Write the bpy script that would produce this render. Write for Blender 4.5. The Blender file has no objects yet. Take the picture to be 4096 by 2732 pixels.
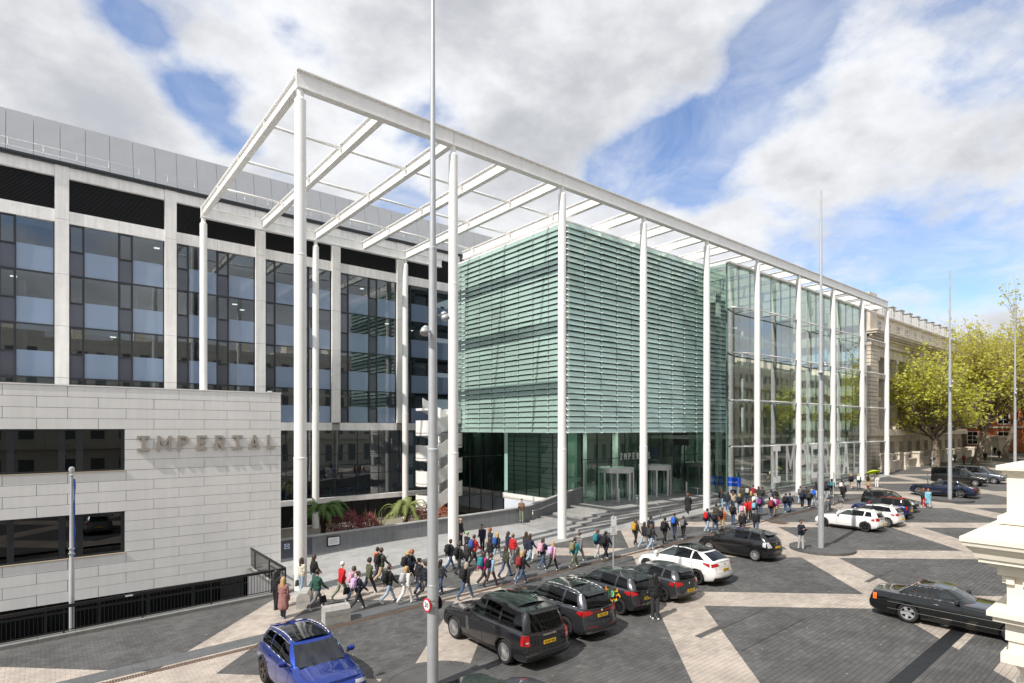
import bpy, bmesh, math, random
import numpy as np
from mathutils import Vector, Matrix, Quaternion
random.seed(7); RNG = np.random.default_rng(7)
R = math.radians
scene = bpy.context.scene
# ------------------------------------------------------------------ camera
TH = 0.884864715; CT, ST = math.cos(TH), math.sin(TH)
FPX, YHZ, CAMZ = 2281.27, 1712.55, 7.7            # calibrated on the 4096 px photograph
cam = bpy.data.objects.new('camera', bpy.data.cameras.new('camera'))
scene.collection.objects.link(cam)
cam.location = (0, 0, CAMZ)
cam.rotation_euler = (R(90), 0, TH - R(90))
cam.data.sensor_width = 36; cam.data.sensor_fit = 'HORIZONTAL'
cam.data.lens = 36 * FPX / 4096
cam.data.shift_y = (YHZ - 1366) / 4096
cam.data.clip_start = 0.05; cam.data.clip_end = 3000
scene.camera = cam
# ------------------------------------------------------------------ light
SUN_AZ, SUN_EL = R(7.0), R(47)
sdir = Vector((math.cos(SUN_AZ) * math.cos(SUN_EL), math.sin(SUN_AZ) * math.cos(SUN_EL), -math.sin(SUN_EL)))
sun = bpy.data.objects.new('sun', bpy.data.lights.new('sun', 'SUN'))
sun.data.energy = 2.65; sun.data.angle = R(0.53); sun.data.color = (1.0, 0.945, 0.87)
sun.rotation_euler = sdir.to_track_quat('-Z', 'Y').to_euler()
sun.location = (0, 0, 60)
scene.collection.objects.link(sun)
world = bpy.data.worlds.new('World'); scene.world = world; world.use_nodes = True
def build_world():
    nt = world.node_tree; N, K = nt.nodes, nt.links; N.clear()
    out = N.new('ShaderNodeOutputWorld'); bg = N.new('ShaderNodeBackground')
    sky = N.new('ShaderNodeTexSky'); sky.sky_type = 'NISHITA'; sky.sun_disc = False
    sky.sun_elevation = SUN_EL; sky.sun_rotation = math.atan2(-sdir.x, -sdir.y)
    sky.altitude = 30; sky.air_density = 1.0; sky.dust_density = 0.7; sky.ozone_density = 1.6
    bg.inputs['Strength'].default_value = 0.13
    tc = N.new('ShaderNodeTexCoord'); sep = N.new('ShaderNodeSeparateXYZ')
    K.new(tc.outputs['Generated'], sep.inputs[0])
    def m(op, a, b=None, c=None):
        n = N.new('ShaderNodeMath'); n.operation = op
        for i, v in enumerate((a, b, c)):
            if v is None: continue
            if isinstance(v, (int, float)): n.inputs[i].default_value = v
            else: K.new(v, n.inputs[i])
        return n.outputs[0]
    def ramp(v, a, b, c=0.0, d=1.0, sm=True):
        n = N.new('ShaderNodeMapRange'); n.interpolation_type = 'SMOOTHSTEP' if sm else 'LINEAR'
        K.new(v, n.inputs[0])
        for i, q in enumerate((a, b, c, d)): n.inputs[i + 1].default_value = q
        return n.outputs[0]
    zz = m('MAXIMUM', sep.outputs[2], 0.0)
    den = m('ADD', zz, 0.22)
    px = m('DIVIDE', sep.outputs[0], den); py = m('DIVIDE', sep.outputs[1], den)
    cmb = N.new('ShaderNodeCombineXYZ'); K.new(px, cmb.inputs[0]); K.new(py, cmb.inputs[1])
    def noise(scale, detail, rough, off, dist=0.0, d3=False):
        mp = N.new('ShaderNodeMapping'); K.new(tc.outputs['Generated'] if d3 else cmb.outputs[0], mp.inputs[0]); mp.inputs['Scale'].default_value = (1, 1, 1.7) if d3 else (1, 1, 1); mp.inputs['Location'].default_value = off
        n = N.new('ShaderNodeTexNoise'); n.inputs['Scale'].default_value = scale; n.inputs['Detail'].default_value = detail
        n.inputs['Roughness'].default_value = rough; n.inputs['Distortion'].default_value = dist
        K.new(mp.outputs[0], n.inputs['Vector']); return n.outputs['Fac']
    base = m('ADD', m('MULTIPLY', noise(1.5, 5, 0.55, (0.35, 2.1, 0), 0.2), 0.62), m('MULTIPLY', noise(6.5, 9, 0.6, (1.35, 0.4, 2.0), 0.0, True), 0.38))
    # clear lanes and banks between the clouds, as directions in the cloud plane
    def blob(dx, dy, dz, rad, amp):
        q = dz + 0.22; cx, cy = dx / q, dy / q
        d2 = m('ADD', m('POWER', m('SUBTRACT', px, cx), 2.0), m('POWER', m('SUBTRACT', py, cy), 2.0))
        return m('MULTIPLY', m('EXPONENT', m('MULTIPLY', d2, -1.0 / (rad * rad))), amp)
    def pdir(x, y):   # photograph pixel (2351 wide view) to direction
        u = (x * 1.7423 - 2048) / FPX; v = (YHZ - y * 1.7423) / FPX
        d = Vector((CT + u * ST, ST - u * CT, v)); d.normalize(); return d
    f = base
    for (x, y, rad, amp) in SKY_BLOBS:
        d = pdir(x, y); f = m('ADD', f, blob(d.x, d.y, d.z, rad, amp))
    mask = ramp(f, 0.335, 0.50)
    wisp = m('MULTIPLY', ramp(noise(2.6, 7, 0.62, (4.0, 1.0, 3.0), 0.8), 0.30, 0.75), 0.55)
    mask = m('MAXIMUM', mask, wisp)
    shade = noise(4.2, 8, 0.58, (7.7, 3.3, 1.0), 0.0, True)
    thick = ramp(m('ADD', m('MULTIPLY', f, 0.75), m('MULTIPLY', shade, 0.75)), 0.60, 0.97)
    mx = N.new('ShaderNodeMixRGB'); K.new(thick, mx.inputs[0])
    mx.inputs[1].default_value = (4.15, 4.2, 4.28, 1); mx.inputs[2].default_value = (2.25, 2.32, 2.5, 1)
    mix = N.new('ShaderNodeMixRGB'); K.new(mask, mix.inputs[0]); tn = N.new('ShaderNodeMixRGB'); tn.blend_type = 'MULTIPLY'; tn.inputs[0].default_value = 1; K.new(sky.outputs[0], tn.inputs[1]); tn.inputs[2].default_value = (.66, .70, .80, 1); K.new(tn.outputs[0], mix.inputs[1]); K.new(mx.outputs[0], mix.inputs[2])
    K.new(mix.outputs[0], bg.inputs['Color']); K.new(bg.outputs[0], out.inputs[0])
SKY_BLOBS = [(1400, 395, .11, -.26), (1530, 345, .12, -.30), (1640, 290, .10, -.26), (1790, 70, .08, -.30), (1760, 170, .07, -.16), (1600, 450, .12, -.16), (2080, 640, .5, -.12), (1780, 600, .3, -.10), (2250, 560, .3, -.08),
             (440, 230, .09, -.20), (300, 45, .07, -.26), (560, 330, .08, -.10), (930, 480, .10, -.12), (1850, 400, .14, .12), (1250, 160, .35, .10), (2150, 250, .25, .08), (120, 200, .3, .08)]
build_world()
vs = scene.view_settings; vs.view_transform = 'Standard'; vs.look = 'None'; vs.gamma = 1; vs.exposure = 0.92
scene.cycles.max_bounces = 6; scene.cycles.transparent_max_bounces = 12; scene.cycles.glossy_bounces = 4
scene.cycles.caustics_reflective = False; scene.cycles.caustics_refractive = False
scene.cycles.use_denoising = True
# ------------------------------------------------------------------ helpers
SL = 0.018310423
def zg(x):                                         # the street climbs gently to the right
    return SL * (min(max(x, -60), 150) - 9.4257)
def ray(x, y):                                     # photograph pixel -> direction (camera units)
    u = (x - 2048) / FPX; v = (y - YHZ) / FPX
    return CT + u * ST, ST - u * CT, -v
def gp(x, y, up=0.0):                              # pixel of a point standing on the street (+ up metres)
    dx, dy, dz = ray(x, y); k = CAMZ - up + SL * 9.4257
    d = k / (-dz + SL * dx); return d * dx, d * dy
def at_z(x, y, z):
    dx, dy, dz = ray(x, y); d = (z - CAMZ) / dz; return d * dx, d * dy
COL = scene.collection
WS = bpy.data.scenes.new('workshop')               # scratch scene: modifiers and text are evaluated there, then it is removed
def evaluated_mesh(*objs):
    for o in objs: WS.collection.objects.link(o)
    vl = WS.view_layers[0]; vl.update(); me = bpy.data.meshes.new_from_object(objs[0].evaluated_get(vl.depsgraph))
    for o in objs: WS.collection.objects.unlink(o)
    return me
class MB:
    def __init__(s): s.v = []; s.f = []; s.m = []; s.sm = []
    def add(s, vs, fs, mi=0, sm=False):
        o = len(s.v); s.v.extend([tuple(map(float, p)) for p in vs])
        for f in fs: s.f.append(tuple(o + i for i in f)); s.m.append(mi); s.sm.append(sm)
        return s
    def box(s, x0, x1, y0, y1, z0, z1, mi=0):
        v = [(x, y, z) for z in (z0, z1) for (x, y) in ((x0, y0), (x1, y0), (x1, y1), (x0, y1))]
        return s.add(v, [(3, 2, 1, 0), (4, 5, 6, 7), (0, 1, 5, 4), (1, 2, 6, 5), (2, 3, 7, 6), (3, 0, 4, 7)], mi)
    def hexa(s, b, t, mi=0):                       # bottom quad, top quad (counter-clockwise from above)
        return s.add(list(b) + list(t), [(3, 2, 1, 0), (4, 5, 6, 7), (0, 1, 5, 4), (1, 2, 6, 5), (2, 3, 7, 6), (3, 0, 4, 7)], mi)
    def beam(s, p, q, w, h, mi=0, up=(0, 0, 1)):   # rectangular bar, h along up
        p, q, up = Vector(p), Vector(q), Vector(up); d = (q - p).normalized()
        sd = d.cross(up).normalized() * (w / 2); u = sd.cross(d).normalized() * (h / 2)
        a = [p - sd - u, p + sd - u, p + sd + u, p - sd + u]; b = [x + (q - p) for x in a]
        return s.add(a + b, [(0, 1, 2, 3), (7, 6, 5, 4), (1, 0, 4, 5), (2, 1, 5, 6), (3, 2, 6, 7), (0, 3, 7, 4)], mi)
    def tube(s, p, q, r0, r1=None, n=10, mi=0, caps=True):
        r1 = r0 if r1 is None else r1; p, q = Vector(p), Vector(q); d = (q - p).normalized()
        a = d.orthogonal().normalized(); b = d.cross(a)
        v = []
        for c, r in ((p, r0), (q, r1)):
            for i in range(n):
                t = 2 * math.pi * i / n; v.append(c + (a * math.cos(t) + b * math.sin(t)) * r)
        o = len(s.v); s.add(v, [(i, (i + 1) % n, n + (i + 1) % n, n + i) for i in range(n)], mi, n > 5)
        if caps: s.f += [tuple(o + i for i in range(n))[::-1], tuple(o + n + i for i in range(n))]; s.m += [mi, mi]; s.sm += [False, False]
        return s
    def path(s, pts, r, n=8, mi=0):
        for a, b in zip(pts[:-1], pts[1:]): s.tube(a, b, r, r, n, mi)
        return s
    def lathe(s, prof, c=(0, 0, 0), axis='z', n=16, mi=0, sm=True):
        def ringv(r, h):
            o = []
            for i in range(n):
                t = 2 * math.pi * i / n; a, b = r * math.cos(t), r * math.sin(t)
                p = {'z': (a, b, h), 'y': (a, h, -b), 'x': (h, a, b)}[axis]; o.append((p[0] + c[0], p[1] + c[1], p[2] + c[2]))
            return o
        run = [prof[0]]; runs = []
        for i in range(1, len(prof)):
            run.append(prof[i])
            if i + 1 < len(prof):                  # break smooth shading at sharp profile corners
                d0 = (prof[i][0] - prof[i - 1][0], prof[i][1] - prof[i - 1][1]); d1 = (prof[i + 1][0] - prof[i][0], prof[i + 1][1] - prof[i][1])
                l0, l1 = math.hypot(*d0), math.hypot(*d1)
                if sm and l0 > 0 and l1 > 0 and (d0[0] * d1[0] + d0[1] * d1[1]) / (l0 * l1) < .9: runs.append(run); run = [prof[i]]
        runs.append(run)
        for rn in runs:
            v = [p for q in rn for p in ringv(*q)]
            s.add(v, [(k * n + i, k * n + (i + 1) % n, (k + 1) * n + (i + 1) % n, (k + 1) * n + i) for k in range(len(rn) - 1) for i in range(n)], mi, sm)
        return s
    def prism(s, poly, a, b, axis='z', mi=0):      # polygon in the plane across axis, from a to b
        n = len(poly); f = {'z': lambda p, h: (p[0], p[1], h), 'y': lambda p, h: (p[0], h, p[1]), 'x': lambda p, h: (h, p[0], p[1])}[axis]
        v = [f(p, a) for p in poly] + [f(p, b) for p in poly]
        return s.add(v, [tuple(range(n))[::-1], tuple(range(n, 2 * n))] + [(i, (i + 1) % n, n + (i + 1) % n, n + i) for i in range(n)], mi)
    def grid(s, g, mi=0, sm=True, flip=False):     # 2D list of points
        nr, nc = len(g), len(g[0]); v = [p for r in g for p in r]
        fs = [(i * nc + j, i * nc + j + 1, (i + 1) * nc + j + 1, (i + 1) * nc + j) for i in range(nr - 1) for j in range(nc - 1)]
        if flip: fs = [f[::-1] for f in fs]
        return s.add(v, fs, mi, sm)
    def mesh(s, name, fix=True):
        me = bpy.data.meshes.new(name); me.from_pydata(s.v, [], s.f)
        me.polygons.foreach_set('material_index', s.m); me.polygons.foreach_set('use_smooth', s.sm)
        if fix and len(s.f) < 60000:
            bm = bmesh.new(); bm.from_mesh(me); bmesh.ops.recalc_face_normals(bm, faces=bm.faces); bm.to_mesh(me); bm.free()
        return me
    def build(s, name, mats, parent=None, fix=True, kind=None):
        return link(name, s.mesh(name, fix), mats, parent, kind)
def link(name, me, mats=None, parent=None, kind=None):
    if mats is not None and len(me.materials) == 0:
        for m_ in (mats if isinstance(mats, (list, tuple)) else [mats]): me.materials.append(m_)
    o = bpy.data.objects.new(name, me); COL.objects.link(o); o.parent = parent
    if kind: o['kind'] = kind
    return o
def thing(name, label, cat, loc=(0, 0, 0), rz=0.0, group=None):
    o = bpy.data.objects.new(name, None); COL.objects.link(o); o.empty_display_size = .2
    o.location = loc; o.rotation_euler = (0, 0, rz); return tag(o, label, cat, group)
def tag(o, label, cat, group=None):
    o['label'] = label; o['category'] = cat
    if group: o['group'] = group
    return o
def struct(o): o['kind'] = 'structure'; return o
def put(src, parent, loc=None, rot=None, scale=None, name=None):   # copy one mesh object, sharing its mesh
    o = src.copy(); COL.objects.link(o); o.parent = parent
    if name: o.name = name
    if loc is not None: o.location = loc
    if rot is not None: o.rotation_euler = rot
    if scale is not None: o.scale = scale
    return o
# ------------------------------------------------------------------ materials
MATS = {}
def mat(name, col, rough=0.6, metal=0.0, var=0.0, nscale=3.0, bump=0.0, bscale=40.0, island=0.0, spec=0.5, coat=0.0, streak=0.0, emit=None, trans=0.0, dirt=0.0):
    if name in MATS: return MATS[name]
    m = bpy.data.materials.new(name); m.use_nodes = True; MATS[name] = m
    nt = m.node_tree; N, K = nt.nodes, nt.links; b = N['Principled BSDF']
    c = (*col, 1.0)
    b.inputs['Base Color'].default_value = c; b.inputs['Roughness'].default_value = rough; b.inputs['Metallic'].default_value = metal
    b.inputs['Specular IOR Level'].default_value = spec
    if coat: b.inputs['Coat Weight'].default_value = coat; b.inputs['Coat Roughness'].default_value = 0.03
    if emit: b.inputs['Emission Color'].default_value = (*emit[0], 1); b.inputs['Emission Strength'].default_value = emit[1]
    if trans: b.inputs['Transmission Weight'].default_value = trans
    m.diffuse_color = c
    if not (var or bump or island or streak or dirt): return m
    geo = N.new('ShaderNodeNewGeometry'); cur = None
    def hsv(prev, fac_out, amp):
        h = N.new('ShaderNodeHueSaturation'); r_ = N.new('ShaderNodeMapRange')
        K.new(fac_out, r_.inputs[0]); r_.inputs[3].default_value = 1 - amp; r_.inputs[4].default_value = 1 + amp
        K.new(r_.outputs[0], h.inputs['Value'])
        if prev is None: h.inputs['Color'].default_value = c
        else: K.new(prev, h.inputs['Color'])
        return h.outputs[0]
    if var:
        n = N.new('ShaderNodeTexNoise'); n.inputs['Scale'].default_value = nscale; n.inputs['Detail'].default_value = 6; n.inputs['Roughness'].default_value = .65
        K.new(geo.outputs['Position'], n.inputs['Vector'])
        w = N.new('ShaderNodeMapRange'); K.new(n.outputs['Fac'], w.inputs[0]); w.inputs[1].default_value = .28; w.inputs[2].default_value = .72
        cur = hsv(cur, w.outputs[0], var)
        rr = N.new('ShaderNodeMapRange'); K.new(n.outputs['Fac'], rr.inputs[0]); rr.inputs[3].default_value = max(.02, rough * .8); rr.inputs[4].default_value = min(1, rough * 1.2)
        K.new(rr.outputs[0], b.inputs['Roughness'])
    if island: cur = hsv(cur, geo.outputs['Random Per Island'], island)
    if streak:
        mp = N.new('ShaderNodeMapping'); mp.inputs['Scale'].default_value = (2.5, 2.5, .12); K.new(geo.outputs['Position'], mp.inputs[0])
        n = N.new('ShaderNodeTexNoise'); n.inputs['Scale'].default_value = 1.6; n.inputs['Detail'].default_value = 7; K.new(mp.outputs[0], n.inputs['Vector'])
        w = N.new('ShaderNodeMapRange'); K.new(n.outputs['Fac'], w.inputs[0]); w.inputs[1].default_value = .3; w.inputs[2].default_value = .7
        cur = hsv(cur, w.outputs[0], streak)
    if dirt:                                       # scattered blotches and stains
        n = N.new('ShaderNodeTexNoise'); n.inputs['Scale'].default_value = .55; n.inputs['Detail'].default_value = 8; n.inputs['Roughness'].default_value = .7
        K.new(geo.outputs['Position'], n.inputs['Vector'])
        w = N.new('ShaderNodeMapRange'); K.new(n.outputs['Fac'], w.inputs[0]); w.inputs[1].default_value = .42; w.inputs[2].default_value = .62
        cur = hsv(cur, w.outputs[0], dirt)
    if cur is not None: K.new(cur, b.inputs['Base Color'])
    if bump:
        n = N.new('ShaderNodeTexNoise'); n.inputs['Scale'].default_value = bscale; n.inputs['Detail'].default_value = 5
        K.new(geo.outputs['Position'], n.inputs['Vector'])
        bp = N.new('ShaderNodeBump'); bp.inputs['Strength'].default_value = bump; bp.inputs['Distance'].default_value = .02
        K.new(n.outputs['Fac'], bp.inputs['Height']); K.new(bp.outputs[0], b.inputs['Normal'])
    return m
def glass(name, tint, ior=1.52, rough=0.0, wave=0.0, body=0.0, bodycol=(.1, .1, .1), gain=1.0):
    """architectural glass: clear tinted pane that mirrors more at grazing angles; body = printed / frosted share"""
    if name in MATS: return MATS[name]
    m = bpy.data.materials.new(name); m.use_nodes = True; MATS[name] = m
    nt = m.node_tree; N, K = nt.nodes, nt.links; N.clear(); out = N.new('ShaderNodeOutputMaterial')
    tr = N.new('ShaderNodeBsdfTransparent'); tr.inputs[0].default_value = (*tint, 1)
    gl = N.new('ShaderNodeBsdfGlossy'); gl.inputs['Roughness'].default_value = rough; gl.inputs[0].default_value = (.96, .98, 1, 1)
    # Schlick reflectance on either face: f0 + (1 - f0) * (1 - |n.v|)^5
    f0 = min(.5, gain * ((ior - 1) / (ior + 1)) ** 2); ge = N.new('ShaderNodeNewGeometry'); dt = N.new('ShaderNodeVectorMath'); dt.operation = 'DOT_PRODUCT'
    K.new(ge.outputs['Normal'], dt.inputs[0]); K.new(ge.outputs['Incoming'], dt.inputs[1])
    def mm(op, a, b=None):
        n_ = N.new('ShaderNodeMath'); n_.operation = op; n_.use_clamp = op != 'ABSOLUTE'
        for i_, v_ in enumerate((a, b)):
            if v_ is None: continue
            if isinstance(v_, (int, float)): n_.inputs[i_].default_value = v_
            else: K.new(v_, n_.inputs[i_])
        return n_.outputs[0]
    class _o: pass
    mul = _o(); mul.outputs = [mm('ADD', mm('MULTIPLY', mm('POWER', mm('SUBTRACT', 1.0, mm('ABSOLUTE', dt.outputs['Value'])), 5.0), 1 - f0), f0)]
    src = tr
    if body:
        df = N.new('ShaderNodeBsdfDiffuse'); df.inputs[0].default_value = (*bodycol, 1)
        mb = N.new('ShaderNodeMixShader'); mb.inputs[0].default_value = body; K.new(tr.outputs[0], mb.inputs[1]); K.new(df.outputs[0], mb.inputs[2]); src = mb
    mx = N.new('ShaderNodeMixShader'); K.new(mul.outputs[0], mx.inputs[0]); K.new(src.outputs[0], mx.inputs[1]); K.new(gl.outputs[0], mx.inputs[2])
    K.new(mx.outputs[0], out.inputs[0])
    if wave:                                       # slight roller-wave in the panes
        geo = N.new('ShaderNodeNewGeometry'); n = N.new('ShaderNodeTexNoise'); n.inputs['Scale'].default_value = .55; n.inputs['Detail'].default_value = 1.5
        K.new(geo.outputs['Position'], n.inputs['Vector']); bp = N.new('ShaderNodeBump'); bp.inputs['Strength'].default_value = wave; bp.inputs['Distance'].default_value = .06
        K.new(n.outputs['Fac'], bp.inputs['Height']); K.new(bp.outputs[0], gl.inputs['Normal'])
    return m
def text_mesh(txt, size, depth=0.0, bold=0.0):
    cu = bpy.data.curves.new('lettering', 'FONT'); cu.body = txt; cu.size = size; cu.extrude = depth; cu.offset = bold
    cu.align_x = 'CENTER'; cu.align_y = 'CENTER'; cu.resolution_u = 2
    o = bpy.data.objects.new('lettering', cu); me = evaluated_mesh(o)
    bpy.data.objects.remove(o); bpy.data.curves.remove(cu); return me
def text_obj(name, txt, size, loc, axes, m, parent, depth=0.002, bold=0.0):
    """axes: (reading direction, up direction) in the parent's space"""
    me = text_mesh(txt, size, depth, bold); o = link(name, me, m, parent)
    a, u = Vector(axes[0]).normalized(), Vector(axes[1]).normalized(); n = a.cross(u)
    M = Matrix((a, u, n)).transposed().to_4x4(); M.translation = loc; o.matrix_local = M; return o
LET = {}
def letter_polys(ch):                              # slab-serif monospaced capitals, cell 0.62 x 1.0, as lists of quads
    t = .17; W_ = .66
    def arc(cx, cy, ro, ri, a0, a1, n=7):
        o = []
        for i in range(n):
            b0, b1 = R(a0 + (a1 - a0) * i / n), R(a0 + (a1 - a0) * (i + 1) / n)
            o.append([(cx + ri * math.cos(b0), cy + ri * math.sin(b0)), (cx + ro * math.cos(b0), cy + ro * math.sin(b0)), (cx + ro * math.cos(b1), cy + ro * math.sin(b1)), (cx + ri * math.cos(b1), cy + ri * math.sin(b1))])
        return o
    def rc(x0, x1, y0, y1): return [(x0, y0), (x1, y0), (x1, y1), (x0, y1)]
    if ch == 'I': return [rc(.02, .64, 0, t), rc(.02, .64, 1 - t, 1), rc(.33 - t / 2, .33 + t / 2, t, 1 - t)]
    if ch == 'M': return [rc(0, t * .9, 0, 1), rc(.74 - t * .9, .74, 0, 1), [(t * .9, .98), (t * .9, .68), (.33, .32), (.41, .32), (.37, .56)], [(.74 - t * .9, .98), (.37, .56), (.41, .32), (.74 - t * .9, .68)]]
    if ch == 'P': return [rc(.04, .04 + t, 0, 1), rc(.04 + t, .36, 1 - t, 1), rc(.04 + t, .36, .40, .40 + t)] + arc(.36, .70, .30, .30 - t, -90, 90)
    if ch == 'R': return [rc(.04, .04 + t, 0, 1), rc(.04 + t, .36, 1 - t, 1), rc(.04 + t, .36, .40, .40 + t)] + arc(.36, .70, .30, .30 - t, -90, 90) + [[(.48, 0), (.68, 0), (.44, .40), (.25, .40)]]
    if ch == 'E': return [rc(.05, .05 + t, 0, 1), rc(.05 + t, .62, 0, t), rc(.05 + t, .62, 1 - t, 1), rc(.05 + t, .56, .5 - t / 2, .5 + t / 2)]
    if ch == 'A': return [[(-.02, 0), (.17, 0), (.338, .674), (.34, 1), (.25, 1)], [(.68, 0), (.43, 1), (.34, 1), (.338, .674), (.49, 0)], [(.225, .22), (.4405, .22), (.402, .39), (.2675, .39)]]
    if ch == 'L': return [rc(.10, .10 + t, 0, 1), rc(.10 + t, .64, 0, t)]
def letter_mesh(ch, h, depth, wx=1.0):
    k = (ch, h, depth, wx)
    if k not in LET:
        mb = MB()
        for p in letter_polys(ch): mb.prism([(x * h * wx, y * h) for x, y in p], 0, depth, 'z')
        LET[k] = mb.mesh('letter')
    return LET[k]
def word(parent, txt, h, depth, step, org, along, up, m, wx=1.0, name='letter'):
    a, u = Vector(along).normalized(), Vector(up).normalized(); n = a.cross(u)
    for i, ch in enumerate(txt):
        o = link(name, letter_mesh(ch, h, depth, wx), m, parent)
        M = Matrix((a, u, n)).transposed().to_4x4(); M.translation = Vector(org) + a * step * i; o.matrix_local = M
# ================================================================== SETTING
M_white = mat('painted_steel', (.86, .85, .825), .35, var=.04, nscale=1.2, streak=.05)
M_conc = mat('pale_concrete', (.84, .825, .80), .8, var=.06, nscale=1.5, bump=.15, streak=.09)
M_clad = mat('metal_cladding', (.90, .885, .86), .42, metal=.12, var=.04, nscale=.6, island=.07, streak=.035)
M_dark = mat('dark_frame', (.022, .025, .03), .4)
M_louv = mat('black_louvre', (.012, .012, .014), .55)
M_black = mat('black_gap', (.008, .008, .009), .9)
M_rail = mat('railing_black', (.012, .012, .013), .45, var=.1)
M_steel = mat('stainless', (.62, .62, .62), .3, metal=.9)
M_gal = mat('galvanised', (.50, .52, .54), .42, metal=.35, var=.07, nscale=2, streak=.1)
M_zinc = mat('zinc_cladding', (.42, .43, .44), .45, metal=.35, var=.04, nscale=.8, island=.06)
M_slate = mat('slate_wall', (.19, .195, .20), .7, var=.12, nscale=2.5, island=.08, streak=.1)
M_slab = mat('granite_slab', (.34, .34, .335), .75, var=.14, nscale=1.8, island=.13, bump=.1, dirt=.10)
M_step = mat('step_granite', (.30, .297, .29), .75, var=.15, nscale=2.0, island=.08, bump=.1, dirt=.12)
M_pav = mat('dark_paver', (.092, .0915, .0905), .72, var=.17, nscale=1.2, island=.19, bump=.25, bscale=60, dirt=.16)
M_cream = mat('cream_paver', (.40, .35, .305), .78, var=.12, nscale=1.6, island=.11, bump=.2, bscale=60, dirt=.13)
M_joint = mat('joint_sand', (.13, .12, .11), .95, var=.2, nscale=8)
M_rust = mat('rusty_grating', (.11, .07, .05), .8, var=.3, nscale=6)
M_kerb = mat('kerb_stone', (.22, .22, .21), .8, var=.15, nscale=4, bump=.2)
M_granite = mat('rough_granite', (.42, .41, .385), .85, var=.2, nscale=5, bump=.5, bscale=50, dirt=.12)
M_stone = mat('portland_stone', (.62, .555, .465), .85, var=.10, nscale=.8, island=.07, streak=.16, dirt=.10, bump=.15, bscale=12)
M_stone2 = mat('weathered_stone', (.44, .395, .335), .9, var=.16, nscale=.8, streak=.22, dirt=.15)
M_stucco = mat('cream_stucco', (.83, .78, .66), .6, var=.03, nscale=1.2, streak=.03, bump=.04, bscale=20)
M_roof = mat('slate_roof', (.11, .12, .135), .6, var=.12)
M_brick = mat('red_brick', (.42, .13, .055), .85, var=.15, nscale=1.0, island=.1)
M_inter = mat('interior_wall', (.42, .44, .44), .8, var=.15, nscale=.5)
M_interd = mat('interior_dark', (.05, .055, .06), .8, var=.2, nscale=.5)
M_ceil = mat('interior_ceiling', (.5, .5, .5), .8)
M_lamp = mat('office_lamp', (.9, .88, .8), .5, emit=((1, .95, .82), 2.2))
M_blue = mat('sign_blue', (.012, .085, .62), .4)
M_navy = mat('navy_poster', (.006, .018, .12), .5)
M_wprint = mat('white_print', (.82, .82, .82), .5)
M_film = mat('white_film', (.92, .92, .92), .6, var=.04)
M_sofa = mat('blue_fabric', (.015, .10, .26), .85)
M_soil = mat('soil', (.05, .04, .03), .95, var=.3, nscale=5)
M_gravel = mat('gravel', (.25, .22, .18), .95, var=.35, nscale=14, bump=.6, bscale=30)
G_fac = glass('office_glass', (.50, .56, .58), 1.62, wave=.06, gain=2.3)
G_hall = glass('hall_glass', (.74, .80, .765), 1.6, wave=.05, gain=4.2)
G_ent = glass('entrance_glass', (.74, .90, .82), 1.55, wave=.03, gain=1.7)
G_clear = glass('clear_glass', (.80, .87, .84), 1.5)
G_base = glass('basement_glass', (.22, .27, .28), 1.55, gain=1.2)
M_span = mat('spandrel_glass', (.20, .27, .385), .07, var=.02, nscale=.4, island=.12, spec=.85, coat=.5)
M_vent = mat('vent_panel', (.065, .072, .10), .15, island=.2, spec=.7, coat=.4)

# ---------------- ground, pavers, bands
BANDS45 = [(21.0, 1.96), (12.2, 2.1), (4.1, 1.8), (-4.66, 1.98), (-14.0, 1.98), (-23.7, 2.0), (-33.2, 2.0), (-42.6, 2.0), (-52, 2.0), (-61.5, 2.0), (-71, 2.0), (-80, 2.0)]
BANDS135 = [(7.0, 1.95), (16.1, 1.95), (25.7, 1.98), (34.5, 2.0), (43.8, 2.0), (53.0, 2.0), (62.4, 2.0), (71.8, 2.0), (81, 2.0), (90.5, 2.0), (100, 2.0)]
def in_band(x, y):
    a = (y - x) / 1.41421356; b = (x + y) / 1.41421356
    r = np.zeros(np.shape(x), bool)
    for c_, w in BANDS45: r |= np.abs(a - c_) < w / 2
    for c_, w in BANDS135: r |= np.abs(b - c_) < w / 2
    return r
YE = 26.6                                          # street setts end / forecourt slabs begin
def ground_sheet(rects, m, dz, name):
    mb = MB()
    for (x0, x1, y0, y1) in rects:
        xs = [x for x in (-60, 150) if x0 < x < x1]; xs = [x0] + xs + [x1]
        for a, b in zip(xs[:-1], xs[1:]):
            mb.add([(a, y0, zg(a) + dz), (b, y0, zg(b) + dz), (b, y1, zg(b) + dz), (a, y1, zg(a) + dz)], [(0, 1, 2, 3)])
    return mb.build(name, m, fix=False)
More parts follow.
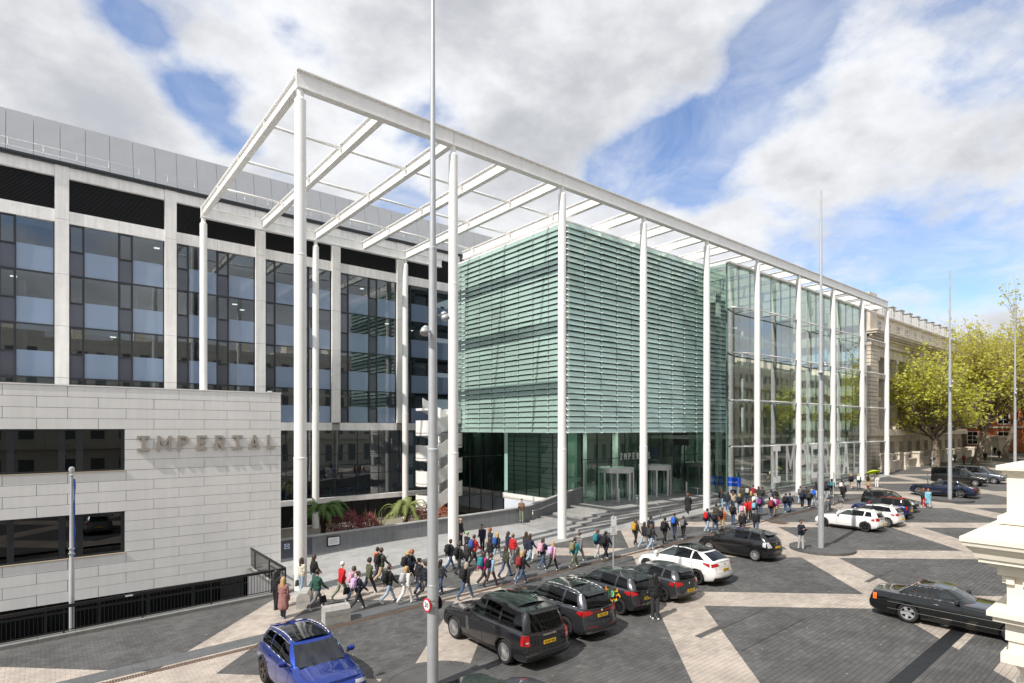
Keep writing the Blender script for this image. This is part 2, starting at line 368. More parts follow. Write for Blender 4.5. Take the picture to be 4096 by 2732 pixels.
def brick_mat(name, c1, c2, mortar, w=.25, h=.17):
    m = bpy.data.materials.new(name); m.use_nodes = True; nt = m.node_tree; N, K = nt.nodes, nt.links; b = N['Principled BSDF']
    geo = N.new('ShaderNodeNewGeometry'); t = N.new('ShaderNodeTexBrick'); K.new(geo.outputs['Position'], t.inputs['Vector'])
    t.inputs['Scale'].default_value = 1; t.inputs['Brick Width'].default_value = w; t.inputs['Row Height'].default_value = h; t.inputs['Mortar Size'].default_value = .008
    t.inputs['Color1'].default_value = (*c1, 1); t.inputs['Color2'].default_value = (*c2, 1); t.inputs['Mortar'].default_value = (*mortar, 1)
    n = N.new('ShaderNodeTexNoise'); n.inputs['Scale'].default_value = .5; n.inputs['Detail'].default_value = 8; K.new(geo.outputs['Position'], n.inputs['Vector'])
    r_ = N.new('ShaderNodeMapRange'); K.new(n.outputs['Fac'], r_.inputs[0]); r_.inputs[1].default_value = .35; r_.inputs[2].default_value = .65; r_.inputs[3].default_value = .82; r_.inputs[4].default_value = 1.15
    h_ = N.new('ShaderNodeHueSaturation'); K.new(t.outputs['Color'], h_.inputs['Color']); K.new(r_.outputs[0], h_.inputs['Value']); K.new(h_.outputs[0], b.inputs['Base Color'])
    b.inputs['Roughness'].default_value = .78; return m
M_far = brick_mat('far_dark_setts', (.08, .0795, .079), (.108, .107, .106), (.14, .136, .132))
M_farc = brick_mat('far_cream_setts', (.37, .325, .283), (.43, .378, .33), (.26, .23, .2))
pave = struct(ground_sheet([(-500, 900, -400, 27.35), (8.6, 900, 27.35, 34.4), (88.0, 900, 34.4, 700), (-500, -30, 27.35, 700)], M_far, -.020, 'ground'))
# far part of the cream bands (material setts); the near setts stand on top of these sheets
def clip_poly(poly, a, b, c):                      # keep a*x+b*y <= c
    out = []
    for i in range(len(poly)):
        p, q = poly[i], poly[(i + 1) % len(poly)]; dp, dq = a * p[0] + b * p[1] - c, a * q[0] + b * q[1] - c
        if dp <= 0: out.append(p)
        if dp * dq < 0: t = dp / (dp - dq); out.append((p[0] + t * (q[0] - p[0]), p[1] + t * (q[1] - p[1])))
    return out
S2 = math.sqrt(.5)
def band_polys():
    for kind, lst in ((0, BANDS45), (1, BANDS135)):
        for c_, w in lst:
            n = (-S2, S2) if kind == 0 else (S2, S2); d = (S2, S2) if kind == 0 else (S2, -S2)
            lo, hi = c_ - w / 2, c_ + w / 2
            pl = [(n[0] * o + d[0] * t, n[1] * o + d[1] * t) for o, t in ((lo, -200), (lo, 260), (hi, 260), (hi, -200))]
            yield n, lo, hi, kind, pl
def rect_clip(pl, x0, x1, y0, y1):
    for a, b, c_ in ((1, 0, x1), (-1, 0, -x0), (0, 1, y1), (0, -1, -y0)):
        if len(pl) < 3: return []
        pl = clip_poly(pl, a, b, c_)
    return pl
mb = MB()
for n, lo, hi, kind, pl in band_polys():
    for (x0, x1, y0, y1) in ((-60, 150, .5, YE),):
        q = rect_clip(pl, x0, x1, y0, y1)
        if len(q) > 2:
            dz = -.016 + .003 * kind; mb.add([(x, y, zg(x) + dz) for x, y in q], [tuple(range(len(q)))])
bands = struct(mb.build('cream_bands', M_farc, fix=False))
def vis(x, y, dmax, pad=.06):
    d = x * CT + y * ST; r_ = x * ST - y * CT
    with np.errstate(all='ignore'):
        u = np.where(d > .1, r_ / np.maximum(d, .1), 9); v = (CAMZ - SL * (x - 9.43)) / np.maximum(d, .1)
    return (d > 4) & (d < dmax) & (np.abs(u) < .898 + pad) & (v < (2732 - YHZ) / FPX + pad)
def paver_sets():
    PW, PH, G = .25, .17, .007
    rows = np.arange(2.0, YE - .001, PH); dk = []; cr = []
    for ri, y in enumerate(rows):
        xs = np.arange(-8 + (ri % 2) * PW / 2, 62, PW) + RNG.uniform(-.004, .004)
        cx, cy = xs + PW / 2, np.full(xs.shape, y + PH / 2)
        ok = vis(cx, cy, 46) & ~((np.abs(y + PH / 2 - 21.47) < .13))
        for x in xs[ok]:
            q = [(x + G / 2, y + G / 2), (x + PW - G / 2, y + G / 2), (x + PW - G / 2, y + PH - G / 2), (x + G / 2, y + PH - G / 2)]
            c4 = in_band(np.array([p[0] for p in q]), np.array([p[1] for p in q]))
            if not c4.all(): dk.append(q)
            if in_band(np.array([p[0] for p in q] + [x + PW / 2]), np.array([p[1] for p in q] + [y + PH / 2])).any(): cr.append(q)
    return dk, cr
dk, cr = paver_sets()
cream = []
BP = [(n, lo, hi) for n, lo, hi, k, pl in band_polys()]
for q in cr:
    done = False
    for n, lo, hi in BP:
        o = [n[0] * p[0] + n[1] * p[1] for p in q]
        if max(o) < lo or min(o) > hi: continue
        if min(o) >= lo and max(o) <= hi: cream.append((q, 0)); done = True; break
    if done: continue
    k = 0
    for n, lo, hi in BP:
        o = [n[0] * p[0] + n[1] * p[1] for p in q]
        if max(o) < lo or min(o) > hi: continue
        p2 = clip_poly(clip_poly(q, n[0], n[1], hi), -n[0], -n[1], -lo)
        if len(p2) > 2: cream.append((p2, k)); k += 1
def sett(mb, q, dz, th=.03):
    n = len(q); j = RNG.uniform(-.0012, .0012); cx = sum(p[0] for p in q) / n; cy = sum(p[1] for p in q) / n
    v = [(x, y, zg(x) + dz - th) for x, y in q] + [(x, y, zg(x) + dz + j - .003) for x, y in q] + [(cx + (x - cx) * .95, cy + (y - cy) * .95, zg(x) + dz + j) for x, y in q]
    mb.add(v, [tuple(range(2 * n, 3 * n))] + [(i, (i + 1) % n, n + (i + 1) % n, n + i) for i in range(n)] + [(n + i, n + (i + 1) % n, 2 * n + (i + 1) % n, 2 * n + i) for i in range(n)])
def lay(sets, dz, m, name, parent, limit):
    far = MB(); key = sorted(range(len(sets)), key=lambda i: sets[i][0][0][0] * CT + sets[i][0][0][1] * ST)
    cnt = 0
    for i in key:
        q, k = sets[i]
        if cnt < limit and len(q) == 4:
            x, y = q[0]
            d = x * CT + y * ST; u = (x * ST - y * CT) / d; v = (CAMZ - zg(x)) / d
            if abs(u) < .89 and v < .445:
                s_ = MB(); sett(s_, q, dz + .004 * k); s_.build(name, m, parent, fix=False); cnt += 1; continue
        sett(far, q, dz + .004 * k)
    far.build(name + '_field', m, parent, fix=False, kind='stuff')
lay([(q, 0) for q in dk], 0.0, M_pav, 'paver', pave, 300)
lay(cream, .004, M_cream, 'cream_paver', bands, 300)
# drain channel, tactile strip, dark channel and the corduroy strips
dr = tag(link('drain_channel', bpy.data.meshes.new('x')), 'long rusty slotted drain running along the pavement edge', 'drain')
mb = MB()
x = -8.0
while x < 62:
    mb.box(x, x + .045, 21.36, 21.58, -.02, .006); x += .075
for (y0, y1) in ((21.34, 21.365), (21.575, 21.60)): mb.box(-8, 62, y0, y1, -.02, .010)
mb.v = [(x, y, z + zg(x)) for x, y, z in mb.v]; dr.data = mb.mesh('drain'); dr.data.materials.append(M_rust)
def corduroy(name, label, x0, x1, y0, y1, m, n, lab_cat='paving'):
    mb = MB(); w = (y1 - y0) / n; xs = np.arange(x0, x1, .4)
    for xa in xs:
        mb.box(xa + .004, xa + .396, y0, y1, .004, .012)
        for i in range(n): mb.box(xa + .006, xa + .394, y0 + (i + .2) * w, y0 + (i + .75) * w, .012, .020)
    mb.v = [(x, y, z + zg(x)) for x, y, z in mb.v]
    return tag(mb.build(name, m, fix=False), label, lab_cat)
M_tact = mat('ribbed_paver', (.14, .145, .15), .75, var=.15, nscale=2, island=.12)
corduroy('tactile_strip', 'grey ribbed tactile strip beside the rusty drain', -3, 60, 21.75, 22.55, M_tact, 8)
corduroy('tactile_strip', 'short dark ribbed strip crossing the cream band near the leather jacket man', 18.2, 22.6, 11.55, 11.80, M_pav, 4)
corduroy('tactile_strip', 'second dark ribbed strip crossing the cream band, nearer the camera', 18.2, 22.8, 10.0, 10.25, M_pav, 4)
corduroy('tactile_strip', 'broad ribbed strip below the front of the green-black coupe', 16.5, 27, 4.2, 5.3, M_pav, 9)
corduroy('tactile_strip', 'short ribbed strip on the cream band behind the coupe', 30.2, 33.0, 10.2, 10.4, M_pav, 3)
mb = MB()
for i in range(22): mb.box(14.5 + i * .6, 15.09 + i * .6, 5.55, 6.0, .004, .014)
mb.v = [(x, y, z + zg(x)) for x, y, z in mb.v]
tag(mb.build('cover_plates', mat('iron_cover', (.03, .032, .035), .5, metal=.5, var=.2, bump=.4, bscale=90), fix=False), 'dark iron channel covers crossing the road under the coupe', 'drain cover')
for (px, py, lab) in ((3120, 2091, 'rusty square manhole cover near the man with the phone'),):
    x, y = gp(px, py); mb = MB(); mb.box(-.55, .55, -.55, .55, .004, .012)
    for i in range(8): mb.box(-.5, .5, -.5 + i * .125, -.44 + i * .125, .012, .016)
    o = tag(mb.build('manhole_cover', M_rust), lab, 'manhole'); o.location = (x, y, zg(x))

# ---------------- forecourt slabs
court = struct(link('forecourt', ground_sheet([(8.7, 88, YE, 34.3)], M_joint, -.006, 'tmp').data)); bpy.data.objects.remove(bpy.data.objects['tmp'])
field = MB(); cnt = 0
for ri, y in enumerate(np.arange(YE, 34.2, .6)):
    for x in np.arange(8.75 + (ri % 2) * .6, 87.5, 1.2):
        w = 1.2; s_ = MB(); x1 = min(x + w, 87.5)
        s_.box(x + .005, x1 - .005, y + .005, y + .595, -.02, .004 + RNG.uniform(-.001, .001))
        s_.v = [(a, b, c_ + zg(a)) for a, b, c_ in s_.v]
        if x < 30 and cnt < 300: s_.build('slab', M_slab, court, fix=False); cnt += 1
        else: field.add(s_.v, s_.f)
field.build('slab_field', M_slab, court, fix=False, kind='stuff')

# ---------------- steel canopy frame
CX0, CSP, FY, BY = 9.4257, 8.7026, 27.477, 49.0
ZT, ZB = 24.74, 23.85
frame = thing('steel_canopy', 'tall white steel frame of slender columns and roof beams over the entrance', 'canopy', (CX0, FY, 0))
def F(mb, name='', mt=None): o = mb.build(name, mt or M_white, frame); o.location = (-CX0, -FY, 0); return o
for i in range(10):
    x = CX0 + CSP * i; mb = MB(); z0 = zg(x) - .05
    mb.lathe([(.0, z0), (.30, z0), (.30, 6.2), (.31, 6.22), (.31, 6.30), (.285, 6.32), (.285, 15.9), (.295, 15.92), (.295, 15.98), (.28, 16.0), (.262, 23.3), (.262, 23.35), (.16, 23.5), (.16, 23.55), (.16, ZB), (0, ZB)], (x, FY, 0), n=22)
    F(mb, 'column')
for i in range(4):
    x = CX0 + CSP * i * (1 if i < 3 else 2.6 / 3)
    if i == 3: continue
    mb = MB(); z0 = -1.0
    mb.lathe([(0, z0), (.29, z0), (.29, 9.0), (.30, 9.02), (.30, 9.08), (.275, 9.1), (.26, 23.4), (.16, 23.55), (.16, ZB), (0, ZB)], (x, BY, 0), n=18); F(mb, 'column')
def ibeam(p, q, w, h):                             # I-section: web and flanges
    mb = MB(); p, q = Vector(p), Vector(q); u = Vector((0, 0, 1))
    mb.beam(p, q, w * .28, h - .10); mb.beam(p + u * (h / 2 - .025), q + u * (h / 2 - .025), w, .05); mb.beam(p - u * (h / 2 - .025), q - u * (h / 2 - .025), w, .05)
    return mb
zc = (ZT + ZB) / 2
for i in range(9):
    xa, xb = CX0 + CSP * i - (.2 if i == 0 else -.012), CX0 + CSP * (i + 1) - .012 + (.2 if i == 8 else 0)
    F(ibeam((xa, FY, zc), (xb, FY, zc), .42, ZT - ZB), 'front_beam')
F(ibeam((CX0 - .2, BY, zc - .02), (30.9, BY, zc - .02), .40, .82), 'back_beam')
nhalf = 19
for k in range(nhalf):
    x = CX0 + CSP * k / 2
    ye = BY - .22 if x < 31 else (45.5 if x < 49.5 else 46)
    mb = ibeam((x, FY + .22, zc + .02), (x, ye, zc + .02), .34, .74)
    for t in (.25, .5, .75):                       # plates where the tie tubes land
        y = FY + (BY - FY) * t
        mb.box(x - .17, x - .06, y - .02, y + .02, zc - .29, zc + .35)
    F(mb, 'cross_beam')
for t in (.25, .5, .75):
    y = FY + (BY - FY) * t
    for k in range(nhalf - 1):
        x = CX0 + CSP * k / 2
        if x > 70 and t > .3: continue
        mb = MB(); mb.tube((x + .05, y, zc + .12), (x + CSP / 2 - .06, y, zc + .12), .085, n=10); F(mb, 'tie_tube')

# ---------------- faculty building behind (office facade)
FA = 50.5
fac = thing('office_building', 'long office block with white piers, dark glazing and grey metal top floor', 'building', (10, FA, 0))
def FO(mb, name, m, par=None, kind=None):
    o = mb.build(name, m, par or fac, kind=kind)
    if par is None: o.location = (-10, -FA, 0)
    return o
PX = [.9 + 6.55 * k for k in range(-1, 6)]         # pier centres
PWID = .78
LEV = [8.2, 11.2, 14.8, 18.4, 22.0]
for x in PX:
    for (z0, z1) in ((8.215, 11.19), (11.21, 14.79), (14.81, 18.39), (18.41, 22.2), (22.22, 25.9)):
        mb = MB(); mb.box(x - PWID / 2, x + PWID / 2, FA - .12, FA + .5, z0, z1); FO(mb, 'pier_panel', M_conc)
for a, b in zip(PX[:-1], PX[1:]):
    x0, x1 = a + PWID / 2 + .006, b - PWID / 2 - .006; xm = (x0 + x1) / 2
    for xa, xb in ((x0, xm - .008), (xm + .008, x1)):
        mb = MB(); mb.box(xa, xb, FA - .04, FA + .4, 25.15, 25.9); FO(mb, 'beam_panel', M_conc)
        mb = MB(); mb.box(xa, xb, FA - .02, FA + .4, 22.0, 22.85); FO(mb, 'beam_panel', M_conc)
        mb = MB(); mb.box(xa, xb, FA - .05, FA + .4, 7.5, 8.2); FO(mb, 'beam_panel', M_conc)
    mb = MB(); mb.box(x0, x1, FA + .32, FA + .36, 22.86, 25.14)
    z = 22.92
    while z < 25.1: mb.box(x0, x1, FA + .20, FA + .32, z, z + .03); z += .09
    FO(mb, 'louvre_panel', M_louv)
    # glazing: vent column, wide pane, vent column, wide pane
    ws = [0, .14, .50, .64, 1.0]; cols = [(x0 + (x1 - x0) * p, x0 + (x1 - x0) * q) for p, q in ((0.0, .145), (.145, .50), (.50, .645), (.645, 1.0))]
    mb = MB()
    for ci, (ca, cb) in enumerate(cols): mb.box(ca - .035, ca + .035, FA + .10, FA + .30, 8.2, 22.0)
    mb.box(x1 - .06, x1, FA + .10, FA + .30, 8.2, 22.0); FO(mb, 'mullions', M_dark)
    for (z0, z1) in zip(LEV[:-1], LEV[1:]):
        zs = z0 + (z1 - z0) * .50
        mb = MB(); mb.box(x0, x1, FA + .14, FA + .29, z0 - .04, z0 + .04); FO(mb, 'transom', M_dark)
        for ci, (ca, cb) in enumerate(cols):
            g = MB(); ca2, cb2 = ca + .036, cb - .036
            if ci % 2 == 0:
                zs2 = z0 + (z1 - z0) * .46
                mb = MB(); mb.box(ca2, cb2, FA + .20, FA + .22, z0 + .041, zs2 - .01); FO(mb, 'vent_panel', M_vent)
                fr_ = MB()
                for (p, q, r_, t) in ((ca2, cb2, zs2, zs2 + .09), (ca2, cb2, z1 - .13, z1 - .042), (ca2, ca2 + .07, zs2 + .09, z1 - .13), (cb2 - .07, cb2, zs2 + .09, z1 - .13)): fr_.box(p, q, FA + .08, FA + .2, r_, t)
                fo = FO(fr_, 'window_frame', M_dark)
                g.box(ca2 + .07, cb2 - .07, FA + .13, FA + .14, zs2 + .09, z1 - .13); FO(g, 'window_pane', G_fac)
            else:
                mb = MB(); mb.box(ca2, cb2, FA + .20, FA + .22, z0 + .041, zs); FO(mb, 'spandrel_panel', M_span)
                g.box(ca2, cb2, FA + .20, FA + .21, zs + .002, z1 - .041); FO(g, 'window_pane', G_fac)
                if random.random() < .3: FO(MB().box(ca2 + .02, cb2 - .02, FA + .34, FA + .35, z1 - random.uniform(.3, 1.5), z1 - .05), 'roller_blind', mat('roller_blind', (.55, .55, .53), .8))
                if random.random() < .6:
                    dk_ = MB(); xx = random.uniform(ca2, cb2 - .9); dk_.box(xx, xx + .9, FA + .8, FA + 1.5, zs - .1, zs + .02); dk_.box(xx + .2, xx + .65, FA + .9, FA + .94, zs + .05, zs + .35); FO(dk_, 'desk', mat('desk_grey', (.5, .48, .45), .6))
    # ground floor glazing
    for j in range(3):
        ga, gb = a + 6.55 * j / 3 + .03, a + 6.55 * (j + 1) / 3 - .03
        for (z0, z1) in ((1.42, 3.4), (3.46, 5.3), (5.36, 7.5)):
            g = MB(); g.box(ga, gb, FA + .25, FA + .262, z0, z1); FO(g, 'ground_floor_pane', G_fac)
        mb = MB(); mb.box(ga - .06, ga, FA + .2, FA + .32, 1.42, 7.5); FO(mb, 'mullion', M_dark)
    mb = MB(); mb.box(a + .01, b - .01, FA + .21, FA + .31, 3.4, 3.46); mb.box(a + .01, b - .01, FA + .21, FA + .31, 5.3, 5.36); FO(mb, 'transom', M_dark)
    mb = MB(); mb.box(a + .004, b - .004, FA - .1, FA + .4, .95, 1.4); FO(mb, 'beam_panel', M_conc)
    mb = MB(); z = -1.0
    while z < .9: mb.box(a, b, FA + .1, FA + .2, z, z + .05); z += .12
    mb.box(a, b, FA + .22, FA + .26, -1.0, .95)
    for j in range(4): mb.box(a + j * 1.64, a + j * 1.64 + .06, FA, FA + .1, -1, .95)
    FO(mb, 'basement_louvres', M_louv)
mb = MB(); mb.box(PX[0] - 1, 46, FA - .25, FA + .3, 25.905, 26.0); mb.box(PX[0] - 1, 46, FA - .30, FA - .2, 26.0, 26.16); FO(mb, 'gutter', M_dark)
mb = MB(); mb.box(PX[0] - 1, 46, FA, 56, 26.0, 26.1); FO(mb, 'roof_deck', M_roof)
for k in range(36):                                # sloping metal top floor, panel by panel
    x = PX[0] - 1 + k * 1.5; mb = MB()
    mb.hexa([(x + .012, 53.0, 26.1), (x + 1.488, 53.0, 26.1), (x + 1.488, 56.0, 26.1), (x + .012, 56.0, 26.1)], [(x + .012, 54.0, 30.4), (x + 1.488, 54.0, 30.4), (x + 1.488, 56, 30.4), (x + .012, 56, 30.4)])
    FO(mb, 'cladding_panel', M_zinc)
rail = MB()
for k in range(28):
    x = PX[0] + k * 1.85; rail.tube((x, FA + .35, 26.1), (x, FA + .35, 27.15), .018, n=6)
for z in (26.65, 27.15): rail.tube((PX[0], FA + .35, z), (PX[0] + 50, FA + .35, z), .015, n=6)
FO(rail, 'roof_railing', M_gal)
mb = MB()                                          # floors and back wall inside
for z in LEV[1:4] + [22.0]: mb.box(PX[0], 34, FA + .32, 58, z - .28, z - .04)
mb.box(PX[0], 34, FA + .32, 58, 7.5, 8.15); mb.box(PX[0], 34, FA + .32, 58, 1.0, 1.38); FO(mb, 'floor_slabs', M_ceil)
mb = MB(); mb.box(PX[0], 34, 57.0, 57.3, -1, 25); mb.box(PX[0] - .3, PX[0], FA + .3, 57, -1, 25); FO(mb, 'core_wall', M_inter)
mb = MB()
for k in range(14):
    x = PX[0] + 1 + k * 2.8
    for z in LEV[1:]:
        if (k * 7 + int(z)) % 5 == 0: mb.box(x, x + .35, FA + 1.2, FA + 1.45, z - .33, z - .29)
        if (k * 5 + int(z)) % 6 == 0: mb.box(x + 1.1, x + 1.4, FA + 3.2, FA + 3.5, z - .33, z - .29)
FO(mb, 'ceiling_lights', M_lamp)
for k in range(13):                                # round columns inside
    mb = MB(); x = PX[0] + 3.27 * k + 1.2; mb.tube((x, FA + 2.2, 1.3), (x, FA + 2.2, 22), .24, n=12); FO(mb, 'interior_column', M_ceil)
for k in range(9):
    x = 12.6 + k * 1.75
    s_ = tag(link('sofa', bpy.data.meshes.new('s')), ['blue two-seat sofa behind the ground floor glass, number %s from the white clad building' % w for w in ('one', 'two', 'three', 'four', 'five', 'six', 'seven', 'eight', 'nine')][k], 'sofa', 'blue sofas behind the ground floor glass')
    mb = MB(); mb.box(-.65, .65, -.35, .35, .30, .48); mb.box(-.65, .65, -.35, -.2, .48, .85)
    for sx in (-.6, .6):
        for sy in (-.3, .3): mb.box(sx - .02, sx + .02, sy - .02, sy + .02, 0, .30)
    s_.data = mb.mesh('sofa'); s_.data.materials.append(M_sofa); s_.location = (x, FA + 1.1, 1.385)

# ---------------- white clad building with the big letters
WY = 33.5; WX = 10.4
imp = thing('clad_building', 'low building clad in long pale metal panels with big metal letters on its wall', 'building', (WX, WY, 0))
def IO(mb, name, m, kind=None): o = mb.build(name, m, imp, kind=kind); o.location = (-WX, -WY, 0); return o
ROW = .5; Z00 = -.35
WINS = [(5.65, 7.65), (1.65, 3.65)]
for k in range(20):
    z0, z1 = Z00 + k * ROW + .008, Z00 + (k + 1) * ROW - .008
    js = [-8, WX - .56 - (0 if k % 2 else 1.1)]
    xs = []; x = js[1]
    while x > -8: xs.append(x); x -= 2.26
    xs = [-8] + xs[::-1] + [WX]
    inwin = any(a - .1 < z0 and z1 < b + .1 for a, b in WINS)
    for a, b in zip(xs[:-1], xs[1:]):
        if inwin:
            if b <= 3.3: continue
            a = 3.0 if a < 3.35 else a
        if b - a < .1: continue
        mb = MB(); mb.box(a + .008, b - .008, WY + RNG.uniform(-.003, .003), WY + .04, z0, z1); IO(mb, 'cladding_panel', M_clad)
    for j in range(6):
        mb = MB(); y0 = WY + .05 + j * 2.6; mb.box(WX - .04, WX, y0 + .006, y0 + 2.594, z0, z1); IO(mb, 'cladding_panel', M_clad)
mb = MB(); mb.box(3.02, WX - .05, WY + .05, WY + 15.6, Z00, 9.6); mb.box(-8, 3.02, WY + .05, WY + 15.6, 7.66, 9.6); mb.box(-8, 3.02, WY + .05, WY + 15.6, 3.67, 5.63); mb.box(-8, 3.02, WY + .05, WY + 15.6, Z00, 1.63)
mb.box(-8, 3.02, WY + 1.0, WY + 15.6, 1.63, 7.66)
IO(mb, 'wall_core', M_interd)
mb = MB(); mb.box(-8, WX + .02, WY - .03, WY + 15.6, 9.655, 9.72); IO(mb, 'coping', M_clad)
def big_window(z0, z1, blinds):
    fr_ = MB()
    for (a, b) in ((-1.32, -1.08), (.47, .72), (1.12, 1.38), (2.86, 3.0), (-3.5, -3.26), (-5.5, -5.3)): fr_.box(a, b, WY + .12, WY + .24, z0, z1)
    fr_.box(-8, 3.0, WY + .10, WY + .26, z0, z0 + .08); fr_.box(-8, 3.0, WY + .10, WY + .26, z1 - .07, z1)
    IO(fr_, 'window_frame', M_dark)
    for (a, b) in ((-8, -5.5), (-5.3, -3.5), (-3.26, -1.32), (-1.08, .47), (.72, 1.12), (1.38, 2.86)):
        g = MB(); g.box(a, b, WY + .18, WY + .19, z0 + .08, z1 - .07); IO(g, 'window_pane', G_base)
        if blinds and b - a > .6:
            bl = MB(); z = z0 + .2
            while z < z1 - .08: bl.box(a, b, WY + .26, WY + .30, z, z + .03); z += .05
            IO(bl, 'blind', mat('dark_blind', (.05, .048, .045), .6))
    s_ = MB(); s_.box(-8, 3.01, WY - .05, WY + .2, z0 - .035, z0 - .005); IO(s_, 'window_sill', mat('sill_metal', (.6, .5, .38), .5, metal=.3))
big_window(5.65, 7.65, False); big_window(1.65, 3.65, True)
g = MB(); mb = MB()
for k in range(9):
    x = -8 + k * 2.0; b_ = MB(); b_.box(x + .06, x + 1.96, WY + .3, WY + .31, -3.4, -.4); IO(b_, 'basement_pane', G_base); mb.box(x - .04, x + .06, WY + .22, WY + .4, -3.5, -.36)
mb.box(-8, WX, WY + .2, WY + .4, -.9, -.8); IO(mb, 'basement_frame', M_dark)
mb = MB(); mb.box(-8, WX, WY + 1.5, WY + 1.7, -3.5, -.36); IO(mb, 'basement_wall', M_interd)
lett = thing('wall_letters', 'large bronze-grey metal letters IMPERIAL fixed to the pale clad wall', 'letters', (3.48, WY, 6.57))
word(lett, 'IMPERIAL', .75, .13, .863, (0.0, -.16, 0.0), (1, 0, 0), (0, 0, 1), mat('letter_metal', (.52, .475, .42), .38, metal=.55, var=.06), wx=1.12)
for o in lett.children: o.location.y = -.01
# lightwell
lw = struct(link('lightwell', MB().box(-8, 8.6, 27.6, WY + .2, -3.7, -3.5).box(-8, 8.6, 27.36, 27.6, -3.7, -.35).box(8.6, 8.9, 27.3, 33.4, -3.7, -.05).mesh('w'), M_slate))
rl = thing('lightwell_railing', 'black railing of thin uprights round the sunken lightwell', 'railing', (0, 27.42, 0))
def rail_run(parent, pts, ox, oy, sp=.125, post=2.6):
    for (xa, ya), (xb, yb) in zip(pts[:-1], pts[1:]):
        L_ = math.hypot(xb - xa, yb - ya); n = int(L_ / sp)
        tb = MB(); tb.beam((xa, ya, zg(xa) + 1.12), (xb, yb, zg(xb) + 1.12), .06, .12); tb.beam((xa, ya, zg(xa) + .22), (xb, yb, zg(xb) + .22), .03, .03)
        o = tb.build('rail', M_rail, parent); o.location = (-ox, -oy, 0)
        for i in range(n + 1):
            t = i / n; x, y = xa + (xb - xa) * t, ya + (yb - ya) * t; b_ = MB()
            big = (i % int(post / sp) == 0); w = .025 if big else .009
            b_.box(x - w, x + w, y - w, y + w, zg(x) + (.12 if big else .22), zg(x) + 1.06); o = b_.build('post' if big else 'baluster', M_rail, parent, fix=False); o.location = (-ox, -oy, 0)
rail_run(rl, [(-7, 27.42), (8.72, 27.42)], 0, 27.42); rail_run(rl, [(8.72, 27.42), (8.72, 33.2)], 0, 27.42)
mb = MB()
for k in range(14): mb.hexa([(-7 + k * 1.13, 27.2, zg(-7 + k * 1.13) - .05), (-5.88 + k * 1.13, 27.2, zg(-5.88 + k * 1.13) - .05), (-5.88 + k * 1.13, 27.62, zg(-5.88 + k * 1.13) - .05), (-7 + k * 1.13, 27.62, zg(-7 + k * 1.13) - .05)], [(-7 + k * 1.13, 27.2, zg(-7 + k * 1.13) + .12), (-5.88 + k * 1.13, 27.2, zg(-5.88 + k * 1.13) + .12), (-5.88 + k * 1.13, 27.62, zg(-5.88 + k * 1.13) + .12), (-7 + k * 1.13, 27.62, zg(-7 + k * 1.13) + .12)])
o = mb.build('kerb', M_kerb, rl); o.location = (0, -27.42, 0)
stk = thing('sticker', 'small white sticker on the black railing bar', 'sticker', (2.6, 27.385, zg(2.6) + 1.12)); MB().box(-.13, .13, -.004, .0, -.03, .03).build('face', M_wprint, stk)
# ---------------- flagpole
fp = thing('flagpole', 'pale grey flagpole with a furled blue and white flag before the clad wall', 'flagpole', (.79, 27.75, zg(.8)))
mb = MB(); mb.lathe([(0, 0), (.085, 0), (.085, 2.4), (.078, 2.42), (.055, 6.0), (.085, 6.02), (.085, 6.07), (.03, 6.1), (.03, 6.14), (.085, 6.18), (.10, 6.26), (.085, 6.34), (0, 6.38)], n=16); mb.build('pole', M_gal, fp)
mb = MB()
rows = []
for i in range(13):
    z = 5.9 - i * .25; rr = .026 + .012 * math.sin(i * 1.7)
    rows.append([(.085 + rr * math.cos(t + .3 * i) + .01 * math.sin(i), -.02 + rr * 1.1 * math.sin(t + .3 * i), z) for t in np.linspace(0, 2 * math.pi, 9)])
mb.grid(rows, 0); mb.build('furled_flag', mat('flag_blue', (.05, .12, .45), .8, var=.25, nscale=4), fp)
mb = MB(); mb.box(-.10, .10, -.09, .09, 3.0, 3.05); mb.box(-.10, .10, -.09, .09, 3.2, 3.24); mb.build('cleat', M_gal, fp)

# ---------------- retaining wall and sunken garden
rw = thing('forecourt_wall', 'long grey stone wall with coping dividing the forecourt from the planted garden', 'wall', (20, 34.3, 0))
def RO(mb, name, m): o = mb.build(name, m, rw); o.location = (-20, -34.3, 0); return o
WP = [(10.6, 35.0), (12.0, 34.95), (29.2, 33.65), (32.6, 34.2), (36.4, 34.72)]
def wtop(x): return float(np.interp(x, [10.6, 13.2, 24.7, 29.0, 36.4], [.98, 1.03, 1.36, 1.52, 2.5]))
def wy(x): return float(np.interp(x, [p[0] for p in WP], [p[1] for p in WP]))
x = 10.6
while x < 36.3:
    x1 = min(x + 1.05, 36.4); g = .004
    zb0, zb1 = zg(x) - .1 + max(0, (x - 29)) * .0, zg(x1) - .1
    dark = x < 11.8
    mb = MB(); mb.hexa([(x + g, wy(x + g), zb0), (x1 - g, wy(x1 - g), zb1), (x1 - g, wy(x1 - g) + .3, zb1 - .9), (x + g, wy(x + g) + .3, zb0 - .9)], [(x + g, wy(x + g), wtop(x + g)), (x1 - g, wy(x1 - g), wtop(x1 - g)), (x1 - g, wy(x1 - g) + .3, wtop(x1 - g)), (x + g, wy(x + g) + .3, wtop(x + g))])
    RO(mb, 'facing_slab', mat('dark_door', (.075, .08, .095), .5, var=.05) if dark else M_slate)
    mb = MB(); mb.hexa([(x, wy(x) - .06, wtop(x)), (x1, wy(x1) - .06, wtop(x1)), (x1, wy(x1) + .36, wtop(x1)), (x, wy(x) + .36, wtop(x))], [(x, wy(x) - .06, wtop(x) + .07), (x1, wy(x1) - .06, wtop(x1) + .07), (x1, wy(x1) + .36, wtop(x1) + .07), (x, wy(x) + .36, wtop(x) + .07)])
    RO(mb, 'coping', M_slab); x = x1
